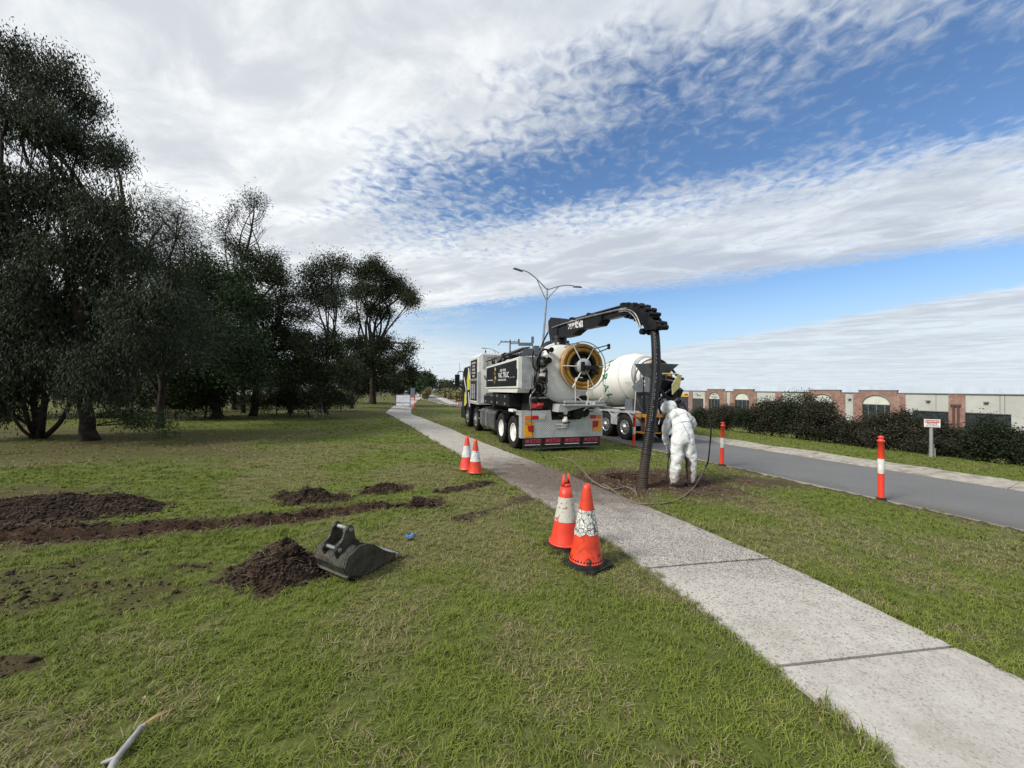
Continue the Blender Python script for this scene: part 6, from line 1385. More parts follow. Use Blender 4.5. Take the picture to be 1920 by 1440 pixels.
# ================================================================ BARRIER BOARD
bl, br = gpt(742, 763), gpt(769, 763); BD = (bl[1] + br[1]) / 2
bl = at(742, 763, BD); br = at(769, 763, BD); root = thing('barrier_board', 'white two-panel barrier board standing across the footpath', 'barrier', (bl + br) / 2); w2 = (br - bl)[0] / 2; Hh = at(742, 740, BD)[2] - bl[2]
m = MB(); 
for x in (-w2, w2): m.bb((x - .025, -.025, -.02), (x + .025, .025, Hh)); m.bb((x - .03, -.3, -.02), (x + .03, .3, .03))
m.bb((-w2, -.02, Hh - .04), (w2, .02, Hh + .0)); m.bb((-w2, -.02, Hh * .30), (w2, .02, Hh * .36)); m.bb((-w2, -.02, .08), (w2, .02, .11)); m.build('frame', dgrey, root)
for x0, x1, z0, z1 in ((-w2 + .03, -.01, Hh * .37, Hh - .05), (.01, w2 - .03, Hh * .37, Hh - .05), (-w2 + .03, w2 - .03, .12, Hh * .29)):
    m = MB(); m.bb((x0, -.012, z0), (x1, .012, z1)); m.build('panel', M('barrier_white', (.62, .64, .70), (.52, .54, .60), 3, .4), root)
m = MB(); m.lathe([(.03, -.02), (.03, 0)], (0, -.012, Hh * .2), 'Y', 10); m.build('badge', black, root)
# ================================================================ DIGGER BUCKET
bkm, q, b, o_ = matnodes('bucket_steel'); tcn = q.n('ShaderNodeTexCoord').outputs['Object']; n_ = q.noise(tcn, 9, 6, .7)
col = q.mix(q.mr(n_, .35, .7), (.028, .028, .024), (.085, .082, .068)); col = q.mix(q.mr(q.noise(tcn, 22, 5, .7), .58, .68), col, (.13, .115, .09)); col = q.mix(q.mr(q.noise(tcn, 5, 4), .60, .72, 0, .7), col, (.11, .05, .035))
q.l(col, b.inputs['Base Color']); q.l(q.mr(n_, .3, .7, .28, .75), b.inputs['Roughness']); b.inputs['Metallic'].default_value = .35; bump(q, b, q.noise(tcn, 40, 5, .6), .5, .01)
Pb = gpt(672, 1088); Pw = gpt(626, 1056); Pt = gpt(744, 1052)
e1 = unit((Pt - Pb) * [1, 1, 0]); Lb = np.hypot(*(Pt - Pb)[:2]); e2 = unit((Pw - Pb) * [1, 1, 0]); e2 = unit(e2 - e1 * (e2 @ e1) * .9); Wb = np.hypot(*(Pw - Pb)[:2]) * .92
Pb[2] = float(surf_z(Pb[0], Pb[1])) + .005
bk = thing('digger_bucket', 'dented dark steel digger bucket lying on the lawn beside the soil pile', 'bucket', Pb, math.atan2(e1[1], e1[0]))
c1_, s1_ = e1[0], e1[1]; e2l = np.array([e2[0] * c1_ + e2[1] * s1_, -e2[0] * s1_ + e2[1] * c1_])
def bq(u, w, z): return (u + e2l[0] * w * Wb, e2l[1] * w * Wb, z)
k_ = Lb
side_ = [(0, .0), (k_ * .98, .035), (k_ * 1.0, .075), (k_ * .86, .10), (k_ * .62, .165), (k_ * .40, .245), (k_ * .22, .285), (k_ * .02, .29), (-.11, .235), (-.14, .15), (-.10, .06)]
for nm_, w0, w1 in (('side_plate', 0, .045), ('side_plate', .955, 1.0)):
    m = MB(); n = len(side_); vs = [bq(u, w0, z) for u, z in side_] + [bq(u, w1, z) for u, z in side_]; m.add(vs, [tuple(range(n)), tuple(range(n, 2 * n))[::-1]] + [(i, i + n, (i + 1) % n + n, (i + 1) % n) for i in range(n)]); m.build(nm_, bkm, bk, .004)
m = MB(); sh = [(k_ * 1.0, .06), (0, .004), (-.098, .062), (-.137, .15), (-.108, .232), (.0, .284)]
vs = [bq(u, w, z) for w in (.0455, .9545) for u, z in sh]; nn_ = len(sh); m.add(vs, [(i, i + 1, i + 1 + nn_, i + nn_) for i in range(nn_ - 1)]); o = m.build('shell', bkm, bk); sm = o.modifiers.new('thick', 'SOLIDIFY'); sm.thickness = .014; sm.offset = 0
m = MB(); m.add([bq(u, w, z) for w in (-.02, 1.02) for u, z in ((k_ * .95, .03), (k_ * 1.04, .045), (k_ * 1.05, .07), (k_ * .95, .075))], [(0, 1, 2, 3), (7, 6, 5, 4), (0, 4, 5, 1), (1, 5, 6, 2), (2, 6, 7, 3), (3, 7, 4, 0)]); m.build('cutting_lip', steel, bk, .004)
m = MB(); m.add([bq(u, w, z) for w in (-.01, 1.01) for u, z in ((-.02, -.004), (.08, .0), (-.105, .075), (-.125, .06))], [(0, 1, 3, 2), (4, 5, 7, 6), (0, 4, 5, 1), (0, 4, 7, 3), (2, 6, 7, 3), (2, 6, 5, 1)]); m.build('wear_strip', bkm, bk)
ear = [(-.13, .20), (-.155, .26), (-.14, .31), (-.10, .33), (-.075, .36), (-.055, .42), (-.03, .455), (.0, .46), (.025, .44), (.04, .39), (.055, .32), (.10, .28), (.06, .22)]
for w0 in (.26, .66):
    m = MB(); n = len(ear); vs = [bq(u, w0, z) for u, z in ear] + [bq(u, w0 + .05, z) for u, z in ear]; m.add(vs, [tuple(range(n)), tuple(range(n, 2 * n))[::-1]] + [(i, i + n, (i + 1) % n + n, (i + 1) % n) for i in range(n)])
    for (u, z) in ((-.008, .42), (-.115, .275)): m.tube([bq(u, w0 - .02, z), bq(u, w0 + .07, z)], .033, 14)
    m.build('ear', bkm, bk, .003)
m = MB(); m.tube([bq(-.008, .22, .42), bq(-.008, .76, .42)], .018, 12); m.tube([bq(-.115, .22, .275), bq(-.115, .76, .275)], .018, 12); m.build('pin', steel, bk)
# ================================================================ SMALL THINGS ON THE GRASS
P_ = gpt(771, 1012); P_[2] = float(surf_z(P_[0], P_[1])) + .03; m = MB(); V = []; n = 12
for i in range(n):
    for j in range(7):
        u, w = (i / (n - 1) - .5) * .12, (j / 6 - .5) * .055; V.append((u + .014 * math.sin(w * 60 + i), w + .022 * math.sin(i * 1.1) + .008 * math.cos(j * 2.2), .012 + .02 * vnoise(i * .9, j * .9, 1.0, 90) + .012 * math.sin(i * 1.7 + j)))
m.add(V, [(i * 7 + j, i * 7 + j + 1, (i + 1) * 7 + j + 1, (i + 1) * 7 + j) for i in range(n - 1) for j in range(6)], True); o = m.build('blue_rag', M('blue_plastic', (.04, .13, .52), (.10, .25, .65), 30, .4)); o.location = P_; o.rotation_euler = (.2, -.15, .6); tag(o, 'crumpled blue plastic scrap on the lawn right of the bucket', 'rag')
s0, s1 = gpt(222, 1436), gpt(264, 1383); m = MB(); sm2 = s0 + (s0 - s1) * .25
C_ = [s0 + (s0 - s1) * .6 + np.array([.02, 0, .02]), sm2 + [0, 0, .03], s0 + [0, 0, .045], (s0 + s1) / 2 + [.003, 0, .05], s1 + [0, 0, .05]]
m.tube(curve3(C_, 5), [.017] * 8 + [.014] * 8 + [.012] * 5, 10); m.tube([s0 + [0, 0, .04], s0 + np.array([-.03, -.012, .035]), s0 + np.array([-.055, -.02, .03])], [.012, .010, .008], 8)
m.tube([s1 + [0, 0, .05], s1 + np.array([.012, .012, .053])], [.0125, .010], 10)
o = m.build('fallen_stick', M('grey_wood', (.24, .235, .23), (.33, .32, .31), 30, .6, bump=.2, bscale=40)); tag(o, 'smooth grey forked stick lying in the grass at the bottom edge', 'stick')
lfm = M('dry_leaf', (.30, .19, .08), (.20, .13, .06), 20, .6)
def dleaf(px, py, L_, w, rz, label, mat=lfm):
    P_ = gpt(px, py); P_[2] = float(surf_z(P_[0], P_[1])) + .045; V = []; n = 7
    for i in range(n + 1):
        t_ = i / n; ww = w * math.sin(math.pi * min(max(t_, .04), .97)) ** .8; cz = .014 * math.sin(t_ * 3) ; V += [(t_ * L_, -ww, cz + .004), (t_ * L_, 0, cz), (t_ * L_, ww, cz + .004)]
    m = MB(); m.add(V, [(i * 3 + j, i * 3 + j + 1, (i + 1) * 3 + j + 1, (i + 1) * 3 + j) for i in range(n) for j in range(2)], True); o = m.build('fallen_leaf', mat); o.location = P_; o.rotation_euler = (.15, -.1, rz); tag(o, label, 'leaf'); return o
dleaf(268, 1382, .11, .010, .75, 'long curled brown leaf at the tip of the grey stick')
dleaf(268, 1335, .022, .008, 2.4, 'tiny tan leaf on the grass above the grey stick', M('tan_leaf', (.42, .33, .17), None, 20, .6))
dleaf(405, 1338, .05, .006, 1.9, 'narrow pale green leaf blade lying right of the grey stick', M('pale_leaf', (.28, .30, .16), None, 20, .6))
# ================================================================ SMALL SIGN AND STAND PIPE
P_ = gpt(1746, 858); P_[2] = float(gbase(P_[0], P_[1])); d_ = P_[1]; root = thing('warning_sign', 'small white sign with red header on a post before the hedge', 'sign', P_, math.atan2(P_[0], P_[1]) * -.55, None)
Hs = at(1747, 786, d_)[2] - P_[2]; w_ = 11.0 * d_ / FPX; h_ = 14.5 * d_ / FPX
m = MB(); m.cyl((0, 0, -.1), (0, 0, Hs - .02), .045, 10); m.build('post', M('galvanised', (.36, .37, .36), (.26, .27, .26), 12, .5, .3), root)
m = MB(); m.bb((-w_, -.065, Hs - h_), (w_, -.05, Hs)); pl_ = m.build('sign_board', signw, root); m = MB(); m.bb((-w_ * .86, -.070, Hs - h_ * .45), (w_ * .86, -.0655, Hs - h_ * .1)); m.build('red_header', redl, pl_)
m = MB(); m.text('WARNING', lambda x, y, z: (x, -.073, Hs - h_ * .28 + y), w_ * .40); m.build('lettering', signw, pl_); m = MB(); m.text('PRIVATE', lambda x, y, z: (x, -.068, Hs - h_ * .62 + y), w_ * .34); m.text('NO DUMPING', lambda x, y, z: (x, -.068, Hs - h_ * .84 + y), w_ * .26); m.build('small_lettering', maroon, pl_)
P_ = gpt(1751.5, 858); o = MB(); o.bb((-.06, -.05, 0), (.06, .05, .30)); o.lathe([(.05, .30), (.05, .42), (.03, .45)], seg=10); o = o.build('water_meter_post', M('pale_concrete', (.42, .42, .40), (.3, .3, .28), 9, .8), None, .01); o.location = P_ + np.array([.05, .1, -.02]); tag(o, 'short pale meter post at the foot of the small white sign', 'post')
P_ = gpt(1195, 1030)
# ================================================================ STREET LAMPS AND POWER POLES
galv = M('lamp_galvanised', (.30, .34, .36), (.22, .25, .27), 6, .45, .4)
def lamp(name, label, P_, H, arms, r=.11, lean=0.0, tilt=0.0):
    root = thing(name, label, 'street lamp', P_, rot=(0, lean, 0)); m = MB(); m.tube([(0, 0, 0), (0, 0, H * .3), (0, 0, H * .78), (0, 0, H)], [r, r * .85, r * .62, r * .45], 10); m.build('pole', galv, root)
    for (dx_, dy_, dz_) in arms:
        a_ = [(0, 0, H * .985), (dx_ * .4, dy_ * .4, H + dz_ * .50), (dx_ * .75, dy_ * .75, H + dz_ * .92), (dx_, dy_, H + dz_)]; b_ = [(0, 0, H * .90), (dx_ * .16, dy_ * .16, H * .955), (dx_ * .42, dy_ * .42, H + dz_ * .5)]
        m = MB(); m.tube(curve3(a_, 5), .045, 7); m.tube(curve3(b_, 5), .04, 7); m.build('arm', galv, root)
        L_ = math.hypot(dx_, dy_); ux, uy = dx_ / L_, dy_ / L_; m = MB(); an = math.atan2(uy, ux); m.box((dx_ + ux * .35, dy_ + uy * .35, H + dz_ - .02), (.85, .26, .12), (0, -.12 if dz_ >= 0 else .1, an), taper=.7); m.build('lamp_head', dgrey, root, .02)
    return root
d_ = 32.0; pt = at(1026.5, 540, d_); pb = pt.copy(); pb[2] = -.45; lean = R(4.2); H = (pt[2] + .45) / math.cos(lean); pb[0] = pt[0] - H * math.sin(lean)
lamp('street_lamp', 'tall double-arm street lamp leaning right above the vacuum truck', pb, H, ((-2.25, -.85, 1.05), (2.3, .86, .60)), .14, lean)
d_ = 62; pt = at(935, 660, d_); pb = pt.copy(); pb[2] = -.45
lamp('street_lamp', 'distant single-arm street lamp above the truck cabinet', pb, pt[2] + .45, ((-2.0, .0, .6),), .13)
timber = M('timber_pole', (.12, .11, .10), (.07, .06, .055), 8, .9)
def power_pole(px, d_, top, label, arms=((0, 1.6),), base=None, r=.16, equip=False, grp=None):
    pb = at(px, 728, d_); pb[2] = float(gbase(pb[0], pb[1])) if base is None else base; H = at(px, top, d_)[2] - pb[2]; root = thing('power_pole', label, 'power pole', pb, group=grp)
    m = MB(); m.tube([(0, 0, 0), (0, 0, H)], [r, r * .65], 9); m.build('pole', timber, root)
    for dz_, hw in arms:
        m = MB(); m.box((0, 0, H - .35 - dz_), (hw * 2, .14, .16)); m.build('cross_arm', timber, root); m = MB()
        for x in (-hw * .92, -hw * .45, hw * .45, hw * .92): m.lathe([(.05, 0), (.09, .06), (.06, .12), (.08, .2), (.03, .28)], (x, 0, H - .27 - dz_), 'Z', 8)
        m.build('insulators', lgrey, root)
    if equip:
        m = MB(); m.bb((1.3, -.3, H - .9), (3.6, .3, H - .45)); m.bb((1.2, -.3, H - .45), (1.5, .3, H + .1)); m.bb((3.3, -.3, H - .45), (3.7, .3, H + .5)); m.tube([(0, 0, H - .6), (1.4, 0, H - .6)], .08, 6); m.tube([(-1.3, 0, H - .3), (-1.9, 0, H - .9)], .06, 5); m.build('switch_gear', dgrey, root)
    return root
power_pole(955.5, 60, 637, 'power pole with cross arm and switch gear above the truck locker', ((0, 1.5),), equip=True)
power_pole(813.5, 210, 717, 'distant power pole left of the road crest', ((0, 2.4),), -.4, .3, grp=None); power_pole(820, 290, 719.5, 'faintest power pole, between two others at the road crest', ((0, 2.4),), -.4, .3); power_pole(834, 170, 714, 'distant power pole right of the road, over the low scrub', ((0, 2.2), (1.2, 1.8)), -.4, .28)
power_pole(793.5, 95, 701, 'pale pole standing among the distant trees left of the road', (), -.1, .22)
# ================================================================ WAREHOUSE BEYOND THE HEDGE
brick = M('brickwork', (.27, .155, .125), (.21, .12, .10), 1.6, .9, c3=(.33, .23, .20), s3=.5, lo3=.5, hi3=.7)
brown = M('brown_brick', (.24, .15, .105), (.19, .115, .085), 1.2, .9)
tilt_ = M('grey_panel', (.44, .44, .415), (.38, .38, .36), .3, .85, c3=(.30, .31, .30), s3=.6, lo3=.55, hi3=.75)
pale = M('pale_infill', (.55, .56, .50), (.48, .49, .44), 1, .8); dglass = M('dark_opening', (.02, .026, .032), (.035, .04, .045), 2, .15); cap = M('capping', (.16, .17, .18), (.12, .125, .13), 5, .5)
VB = 80.0
def ub(px): tt = (px - 960) / FPX; d = VB / (.936 * tt + .352); return -.352 * tt * d + .936 * d
o0 = np.array([VB * .936, VB * .352, 0]); wh_ = thing('warehouse', 'long low warehouse with brick arches and grey panels beyond the hedge', 'building', (o0[0], o0[1], -6.5), R(20.6))
# local: x = away from the road (v), y = along u ; z up from -6.5
ZR = 1.52 + 6.5; ZB = 0.0
def wall(px0, px1, mat, name, x0=0.0, z0=ZB, z1=ZR, th=.3):
    u0, u1 = ub(px1), ub(px0); m = MB(); m.bb((x0, u0, z0), (x0 + th, u1, z1)); return m.build(name, mat, wh_)
for a_, b_ in ((1273, 1292), (1299, 1322), (1363, 1369), (1419, 1454), (1467, 1509), (1585, 1600), (1697.5, 1712), (1896, 1990)): wall(a_, b_, tilt_, 'wall_panel')
for a_, b_ in ((1712, 1779), (1810, 1896)):
    wall(a_, b_, tilt_, 'wall_panel', z0=ZR - 2.55); wall(a_ + .3, b_ - .3, dglass, 'shopfront_window', .12, 0, ZR - 2.56, .1); wall(a_ + .3, b_ - .3, cap, 'lintel', -.05, ZR - 2.66, ZR - 2.561, .1)
for a_, b_, mt in ((1255, 1272.8, brick), (1292.2, 1298.8, brick), (1322.2, 1329.8, brick), (1350.2, 1362.8, brick), (1369.2, 1378.8, brick), (1405.2, 1418.8, brick), (1454.2, 1466.8, brick), (1509.2, 1523, brick), (1564, 1584.8, brick), (1600.2, 1618, brick), (1670, 1697.3, brick), (1779.2, 1809.8, brick)):
    wall(a_, b_, mt, 'brick_pier', -.12, th=.45)
wall(1990.3, 2030, brick, 'brick_pier', -.12, th=.45); wall(2030.3, 2200, tilt_, 'wall_panel'); wall(1150, 1254.7, tilt_, 'wall_panel')
for (l0, l1, a0, a1, paleb) in ((1327, 1357, 1329.8, 1350.2, 1), (1376, 1413, 1378.8, 1405.2, 1), (1517, 1576, 1523, 1564, 1), (1611, 1682, 1618, 1670, 1)):
    y0, y1 = ub(a1), ub(a0); yc = (y0 + y1) / 2; rw = (y1 - y0) / 2; zs = ZR - 1.85; ht = 1.55; arc = [(yc + rw * math.cos(t_), zs + ht * math.sin(t_)) for t_ in np.linspace(0, math.pi, 21)]
    zt = ZR + .42; m = MB()
    for (p0, p1) in zip(arc[:-1], arc[1:]):
        m.add([(-.15, p0[0], p0[1]), (-.15, p1[0], p1[1]), (-.15, p1[0], zt), (-.15, p0[0], zt), (.35, p0[0], p0[1]), (.35, p1[0], p1[1]), (.35, p1[0], zt), (.35, p0[0], zt)], [(0, 1, 2, 3), (4, 5, 6, 7), (0, 1, 5, 4), (3, 2, 6, 7)])
    yl, yr = ub(l1), ub(l0); m.bb((-.15, yl, ZR - .0), (.35, y0, zt)); m.bb((-.15, y1, ZR - .0), (.35, yr, zt)); m.bb((-.151, yl, 0), (.34, y0, ZR)); m.bb((-.151, y1, 0), (.34, yr, ZR)); m.build('brick_arch', brown if a0 < 1400 else brick, wh_)
    m = MB(); m.bb((-.22, yl - .08, zt), (.4, yr + .08, zt + .14)); m.build('parapet_cap', cap, wh_)
    m = MB()
    for (p0, p1) in zip(arc[:-1], arc[1:]): m.add([(-.02, p0[0], zs), (-.02, p1[0], zs), (-.02, p1[0], p1[1]), (-.02, p0[0], p0[1])], [(0, 1, 2, 3)])
    m.build('arch_infill', pale, wh_)
    m = MB(); m.bb((.05, y0, 0), (.15, y1, zs - .12)); wn = m.build('arch_window', dglass, wh_); m = MB(); m.bb((-.06, y0, zs - .12), (.1, y1, zs))
    for k in (.2, .5, .8): yy = y0 + (y1 - y0) * k; m.bb((-.02, yy - .05, zs - 3), (.049, yy + .05, zs - .121))
    m.build('frame', cap, wn)
    m = MB(); m.tube([(-.16, p[0], p[1]) for p in arc], .06, 5); m.build('arch_trim', cap, wh_)
m = MB()
for a_, b_ in ((1150, 1326.8), (1357.2, 1375.8), (1413.2, 1516.8), (1576.2, 1610.8), (1682.2, 2200)): m.bb((-.18, ub(b_), ZR + .002), (.5, ub(a_), ZR + .12))
m.build('wall_capping', cap, wh_)
m = MB(); m.bb((.36, ub(2200), ZR - .9), (38, ub(1150), ZR - .75)); m.build('roof', cap, wh_)
m = MB(); m.bb((.5, ub(1291), 0), (.6, ub(1272.8), ZR - 1.6)); m.V = [(v[0] - .55, v[1], v[2]) for v in m.V]; m.build('roller_door', M('roller_door', (.045, .035, .06), (.03, .025, .045), 3, .5), wh_)
m = MB(); m.bb((-.07, ub(1319), 0), (-.01, ub(1299.5), ZR - 1.9)); m.build('roller_door', M('dark_green_door', (.05, .055, .05), (.03, .03, .03), 3, .5), wh_)
m = MB(); m.bb((-.1, ub(1291.5), ZR - 1.58), (-.005, ub(1273), ZR - 1.2)); m.bb((-.14, ub(1290), ZR - 1.19), (-.11, ub(1274), ZR - .75)); sg_ = m.build('shop_sign', M('sign_gold', (.55, .38, .05), (.45, .28, .03), 3, .5), wh_)
m = MB(); yc = (ub(1291) + ub(1273)) / 2; m.bb((-.17, ub(1290), ZR - 1.15), (-.145, yc - .55, ZR - .82)); m.bb((-.17, yc + .55, ZR - 1.15), (-.145, ub(1274), ZR - .82)); m.build('sign_dark_field', maroon, sg_)
fw = lambda y0, z0, xo=-.03: (lambda x, y, z: (xo - z, y0 - x, z0 + y))
m = MB(); yc = (ub(1322) + ub(1299)) / 2; m.torus((-.03, yc + .7, ZR - 1.05), .32, .07, 'X', 10, 4, .8, 4.2); m.text('Swell', fw(yc - .2, ZR - 1.15), .45); m.build('shop_lettering', black, wh_)
m = MB(); yc = (ub(1350) + ub(1330)) / 2; m.text('MERCO', fw(yc, ZR - .85, -.06), .35); m.text('Smash Repairs', fw(yc, ZR - 1.35, -.06), .36); m.text('SERVICE', fw(yc, ZR - 1.7, -.06), .25); m.build('shop_lettering', black, wh_)
for px in (1594, 1741, 1850):
    m = MB(); m.box((-.2, ub(px), ZR - 1.05), (.4, .45, .14)); m.box((-.1, ub(px), ZR - 1.2), (.15, .2, .2)); m.build('wall_light', cap, wh_)
for px in (1789, 1798):
    m = MB(); m.bb((-.35, ub(px) - .28, ZR - 1.75), (-.13, ub(px) + .28, ZR - 1.45)); m.cyl((-.22, ub(px), 0), (-.22, ub(px), ZR - 1.5), .12, 8); m.build('downpipe', M('brown_pipe', (.10, .05, .045), None, 4, .5), wh_)
for px in (1755, 1884, 1875):
    m = MB(); m.bb((-.011, ub(px) - .03, ZR - 2.5), (-.001, ub(px) + .03, ZR)); m.build('panel_joint', cap, wh_)
# rough ground behind the left trees: distant pale sheds glimpsed through the trunks
for px0, px1, d_, top, lab, mt in ((285, 470, 75, 690, 'long pale shed glimpsed through the trunks at the left', pale), (470, 545, 68, 702, 'low pale shed glimpsed behind the scrub', tilt_), (712, 736, 130, 709, 'pale building behind the round dark bush', pale), (-200, 120, 80, 700, 'pale shed behind the thicket at the left edge', tilt_)):
    a_, b_ = at(px0, 728, d_), at(px1, 728, d_); top_ = at(px0, top, d_)[2]; root = thing('shed', lab, 'shed', ((a_[0] + b_[0]) / 2, d_, 0)); w_ = (b_[0] - a_[0]) / 2
    m = MB(); m.bb((-w_, 0, -.3), (w_, 12, top_)); m.build('wall', mt, root); m = MB(); m.prism([(-.6, top_), (12.6, top_), (6, top_ + 1.0)], -w_ - .4, w_ + .4, 'YZ'); m.build('roof', lgrey, root); m = MB()
    for k in range(3): m.bb((-w_ * .8 + k * w_ * .55, -.05, .0), (-w_ * .8 + k * w_ * .55 + w_ * .35, -.01, top_ * .7))
    m.build('door', dglass, root)
# ================================================================ FAR END OF THE ROAD
tree('distant_tree', 'distant dark tree with rounded tufts, left of the two beyond the barrier', 'tree', gdep(771, 85), pc([(757, 705, 4.5), (764, 702, 4), (772, 700, 5.5), (766, 710, 8), (778, 712, 8), (750, 712, 6), (758, 720, 9), (772, 724, 10), (783, 724, 8)], 85, 3), .3, .5, 22, .5, .14, .2, .5, LM_dark, None, 3, .4, 'distant trees past the barrier')
tree('distant_tree', 'distant green tree at the road edge, right of its darker neighbour', 'tree', gdep(797, 80), pc([(788, 708, 6), (795, 706, 5.5), (805, 708, 6.5), (798, 714, 8), (790, 718, 7), (804, 716, 5), (796, 726, 7)], 80, 3), .3, .6, 22, .5, .14, .2, .5, LM_green, None, 3, .4, 'distant trees past the barrier')
tree('round_bush', 'round dark clipped bush behind the barrier board', 'bush', gdep(742, 58), pc([(742, 727, 12), (738, 728, 9), (748, 728, 8)], 58, .6), .12, 2.2, 20, .3, .08, .1, .3, LM_dark, None, 3, .3)
tree('yellow_green_bush', 'pale yellow-green bush at the mouth of the driveway', 'bush', gdep(801, 62), pc([(799, 737, 3.5), (803, 733, 3.5), (797, 741, 2.5)], 62, .4), .05, 6, 20, .25, .07, .1, .2, leafmat('straw_leaf', (.14, .13, .06), (.22, .20, .10), (.28, .25, .14)), None, 3, .3)
for k, (px, py, r_, d_, lab) in enumerate(((832, 726, 5, 120, 'dark scrub at the crest right of the road'), (842, 727, 5, 105, 'dark scrub right of the first crest scrub'), (852, 729, 5, 95, 'dark scrub behind the truck mirror'), (866, 730, 6, 85, 'dark scrub behind the truck cab'))):
    tree('roadside_scrub', lab, 'bush', at(px, 728, d_) * [1, 1, 0] + [0, 0, -.6], pc([(px - 3, py, r_), (px + 4, py + 2, r_ * .9), (px, py + 5, r_ * 1.2)], d_, 2), .08, 1.0, 20, .45, .12, .1, .4, LM_dark, None, 2, .3, 'scrub beyond the far kerb')
strawl = MATS['straw_leaf']
for k, (px, py, r_, d_, lab) in enumerate(((838, 735, 5, 80, 'pale dry shrub by the road crest'), (849, 738, 6, 70, 'pale dry shrub nearer along the far kerb'), (862, 741, 6, 62, 'pale dry shrub behind the truck door'))):
    tree('dry_shrub', lab, 'bush', at(px, 742, d_) * [1, 1, 0] + [0, 0, -.5], pc([(px - 3, py, r_), (px + 4, py + 1, r_ * .8), (px, py + 3, r_)], d_, 2), .05, 1.6, 20, .35, .09, .1, .3, strawl, None, 2, .3, 'dry shrubs beyond the far kerb')
# far cars
def car(P_, rz, col, label, s=1.0, name='parked_car', tall=1.45, L_=4.5, cat='car'):
    root = thing(name, label, cat, P_, rz); W2 = .9
    m = MB(); m.prism([(-L_ / 2, .35), (L_ / 2, .35), (L_ / 2, .80), (L_ / 2 - .9, .92), (L_ / 2 - 1.5, tall), (-L_ / 2 + .7, tall), (-L_ / 2 + .1, .95), (-L_ / 2, .9)], -W2, W2, 'YZ'); m.build('body', col, root, .06)
    m = MB(); m.prism([(-L_ / 2 + .35, .98), (L_ / 2 - 1.05, .98), (L_ / 2 - 1.55, tall - .07), (-L_ / 2 + .72, tall - .07)], -W2 - .01, W2 + .01, 'YZ'); m.add([(-.75, -L_ / 2 + .10, 1.0), (.75, -L_ / 2 + .10, 1.0), (.7, -L_ / 2 + .66, tall - .07), (-.7, -L_ / 2 + .66, tall - .07)], [(0, 1, 2, 3)]); m.build('window', dglass, root)
    for x in (-.6, .6): m = MB(); m.box((x, -L_ / 2 - .01, .75), (.35, .05, .16)); m.build('headlight', clearl, root)
    for x in (-.8, .8):
        for y in (-L_ / 2 + .8, L_ / 2 - .9): m = MB(); m.lathe([(.2, -.1), (.32, -.1), (.32, .1), (.2, .1)], (x, y, .32), 'X', 16); m.build('wheel', rubber, root)
    m = MB(); m.bb((-.6, -L_ / 2 - .03, .4), (.6, -L_ / 2 + .0, .62)); m.build('grille', black, root); return root
wcar = M('car_white', (.70, .71, .72), (.62, .63, .64), 3, .3, coat=.4); scar = M('car_silver', (.45, .47, .50), None, 3, .3, .4); dcar = M('car_dark', (.05, .06, .08), None, 3, .3)
car(gpt(763, 738.5), 0, wcar, 'white car facing us in front of the distant trees', tall=1.7, L_=4.8)
for px, py, mt, lab in ((814, 735.2, wcar, 'white car on the far carriageway, left of two'), (818.5, 737.2, dcar, 'dark car on the far carriageway, beside the white one'), (830, 738.5, scar, 'silver car on the road nearest the dry shrubs'), (826, 734.5, dcar, 'small dark car near the crest of the road')):
    P_ = at(px, py, 1.0); k_ = (-.42 - CAMP[2]) / (P_[2] - CAMP[2]); P_ = CAMP + (P_ - CAMP) * k_; car(P_, R(20), mt, lab)
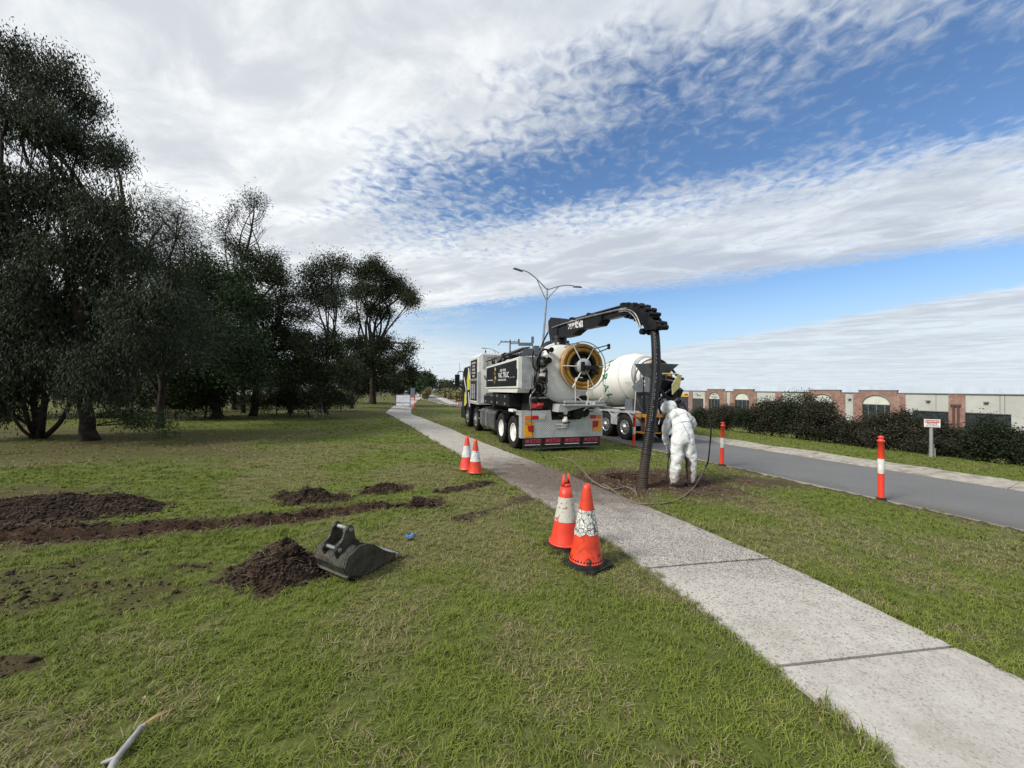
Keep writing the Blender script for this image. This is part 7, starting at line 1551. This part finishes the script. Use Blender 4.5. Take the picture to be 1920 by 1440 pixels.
# cabinet, post signs
P_ = gpt(774, 746); m = MB(); m.bb((-.38, -.3, -.05), (.38, .3, 1.45 * 1.25)); m.bb((-.42, -.34, 1.815), (.42, .34, 1.88)); o = m.build('utility_cabinet', dgrey, None, .02); o.location = P_; tag(o, 'tall grey utility cabinet right of the barrier board', 'cabinet')
P_ = gpt(781, 741); root = thing('white_notice', 'small white notice panel right of the white car', 'sign', P_); m = MB(); m.bb((-.08, -.03, 0), (.08, .03, .4)); m.build('leg', dgrey, root); m = MB(); m.bb((-.45, -.04, .35), (.45, -.031, 1.25)); m.build('panel', signw, root)
P_ = gpt(788.5, 742); root = thing('signal_post', 'roadside post with a white board and two small white discs', 'sign', P_); d_ = P_[1]; kx = d_ / FPX
m = MB(); m.cyl((0, 0, 0), (0, 0, 26 * kx), .06, 8); m.build('post', dgrey, root); m = MB(); m.bb((-1.5 * kx, -.1, 23 * kx), (1.5 * kx, -.07, 26 * kx)); m.build('board', signw, root)
for zz in (9, 13): m = MB(); m.lathe([(.01, -.1), (1.0 * kx, -.1), (1.0 * kx, -.07)], (0, 0, zz * kx), 'Y', 12); m.build('disc', signw, root)
# low roofs beyond the far end on the right
for px0, px1, d_, zt, lab, mt in ((846, 858, 140, 2.6, 'low pale house roof above the scrub, left one', pale), (860, 880, 125, 2.6, 'low grey house roof above the scrub, behind the mirror', tilt_)):
    a_, b_ = at(px0, 728, d_), at(px1, 728, d_); root = thing('house', lab, 'house', ((a_[0] + b_[0]) / 2, d_, -.5)); w_ = (b_[0] - a_[0]) / 2; m = MB(); m.bb((-w_, 0, 0), (w_, 8, zt - .6)); m.build('wall', mt, root); m = MB(); m.prism([(-.5, zt - .6), (8.5, zt - .6), (4, zt + .3)], -w_ - .3, w_ + .3, 'YZ'); m.build('roof', cap, root); m = MB(); m.bb((-w_ * .5, -.03, .6), (-w_ * .1, -.01, 1.4)); m.build('window', dglass, root)
# far skyline of trees on either side
fl_ = M('far_trees', (.035, .045, .028), (.055, .06, .04), .05, .9)
def treeline(x0, x1, d_, h0, h1, seed, label):
    n = 5000; x = rng.uniform(x0, x1, n); hh = h0 + (h1 - h0) * vnoise(x, 0 * x, (x1 - x0) / 40, seed) * (.6 + .5 * vnoise(x, 0 * x, (x1 - x0) / 160, seed + 1)); z = rng.random(n) ** .7 * hh; y = d_ + rng.uniform(-12, 12, n)
    return tag(leaves('far_tree_line', np.stack([x, y, z - .3], 1), 3, 1.5, .7, .1, .8, LM_dark, None), label, 'trees', kind='stuff')
treeline(-420, -25, 300, 4, 12, 100, 'far line of trees behind the lawn at the left'); treeline(-60, 120, 420, 1.5, 5, 103, 'far low tree line at the crest of the road')
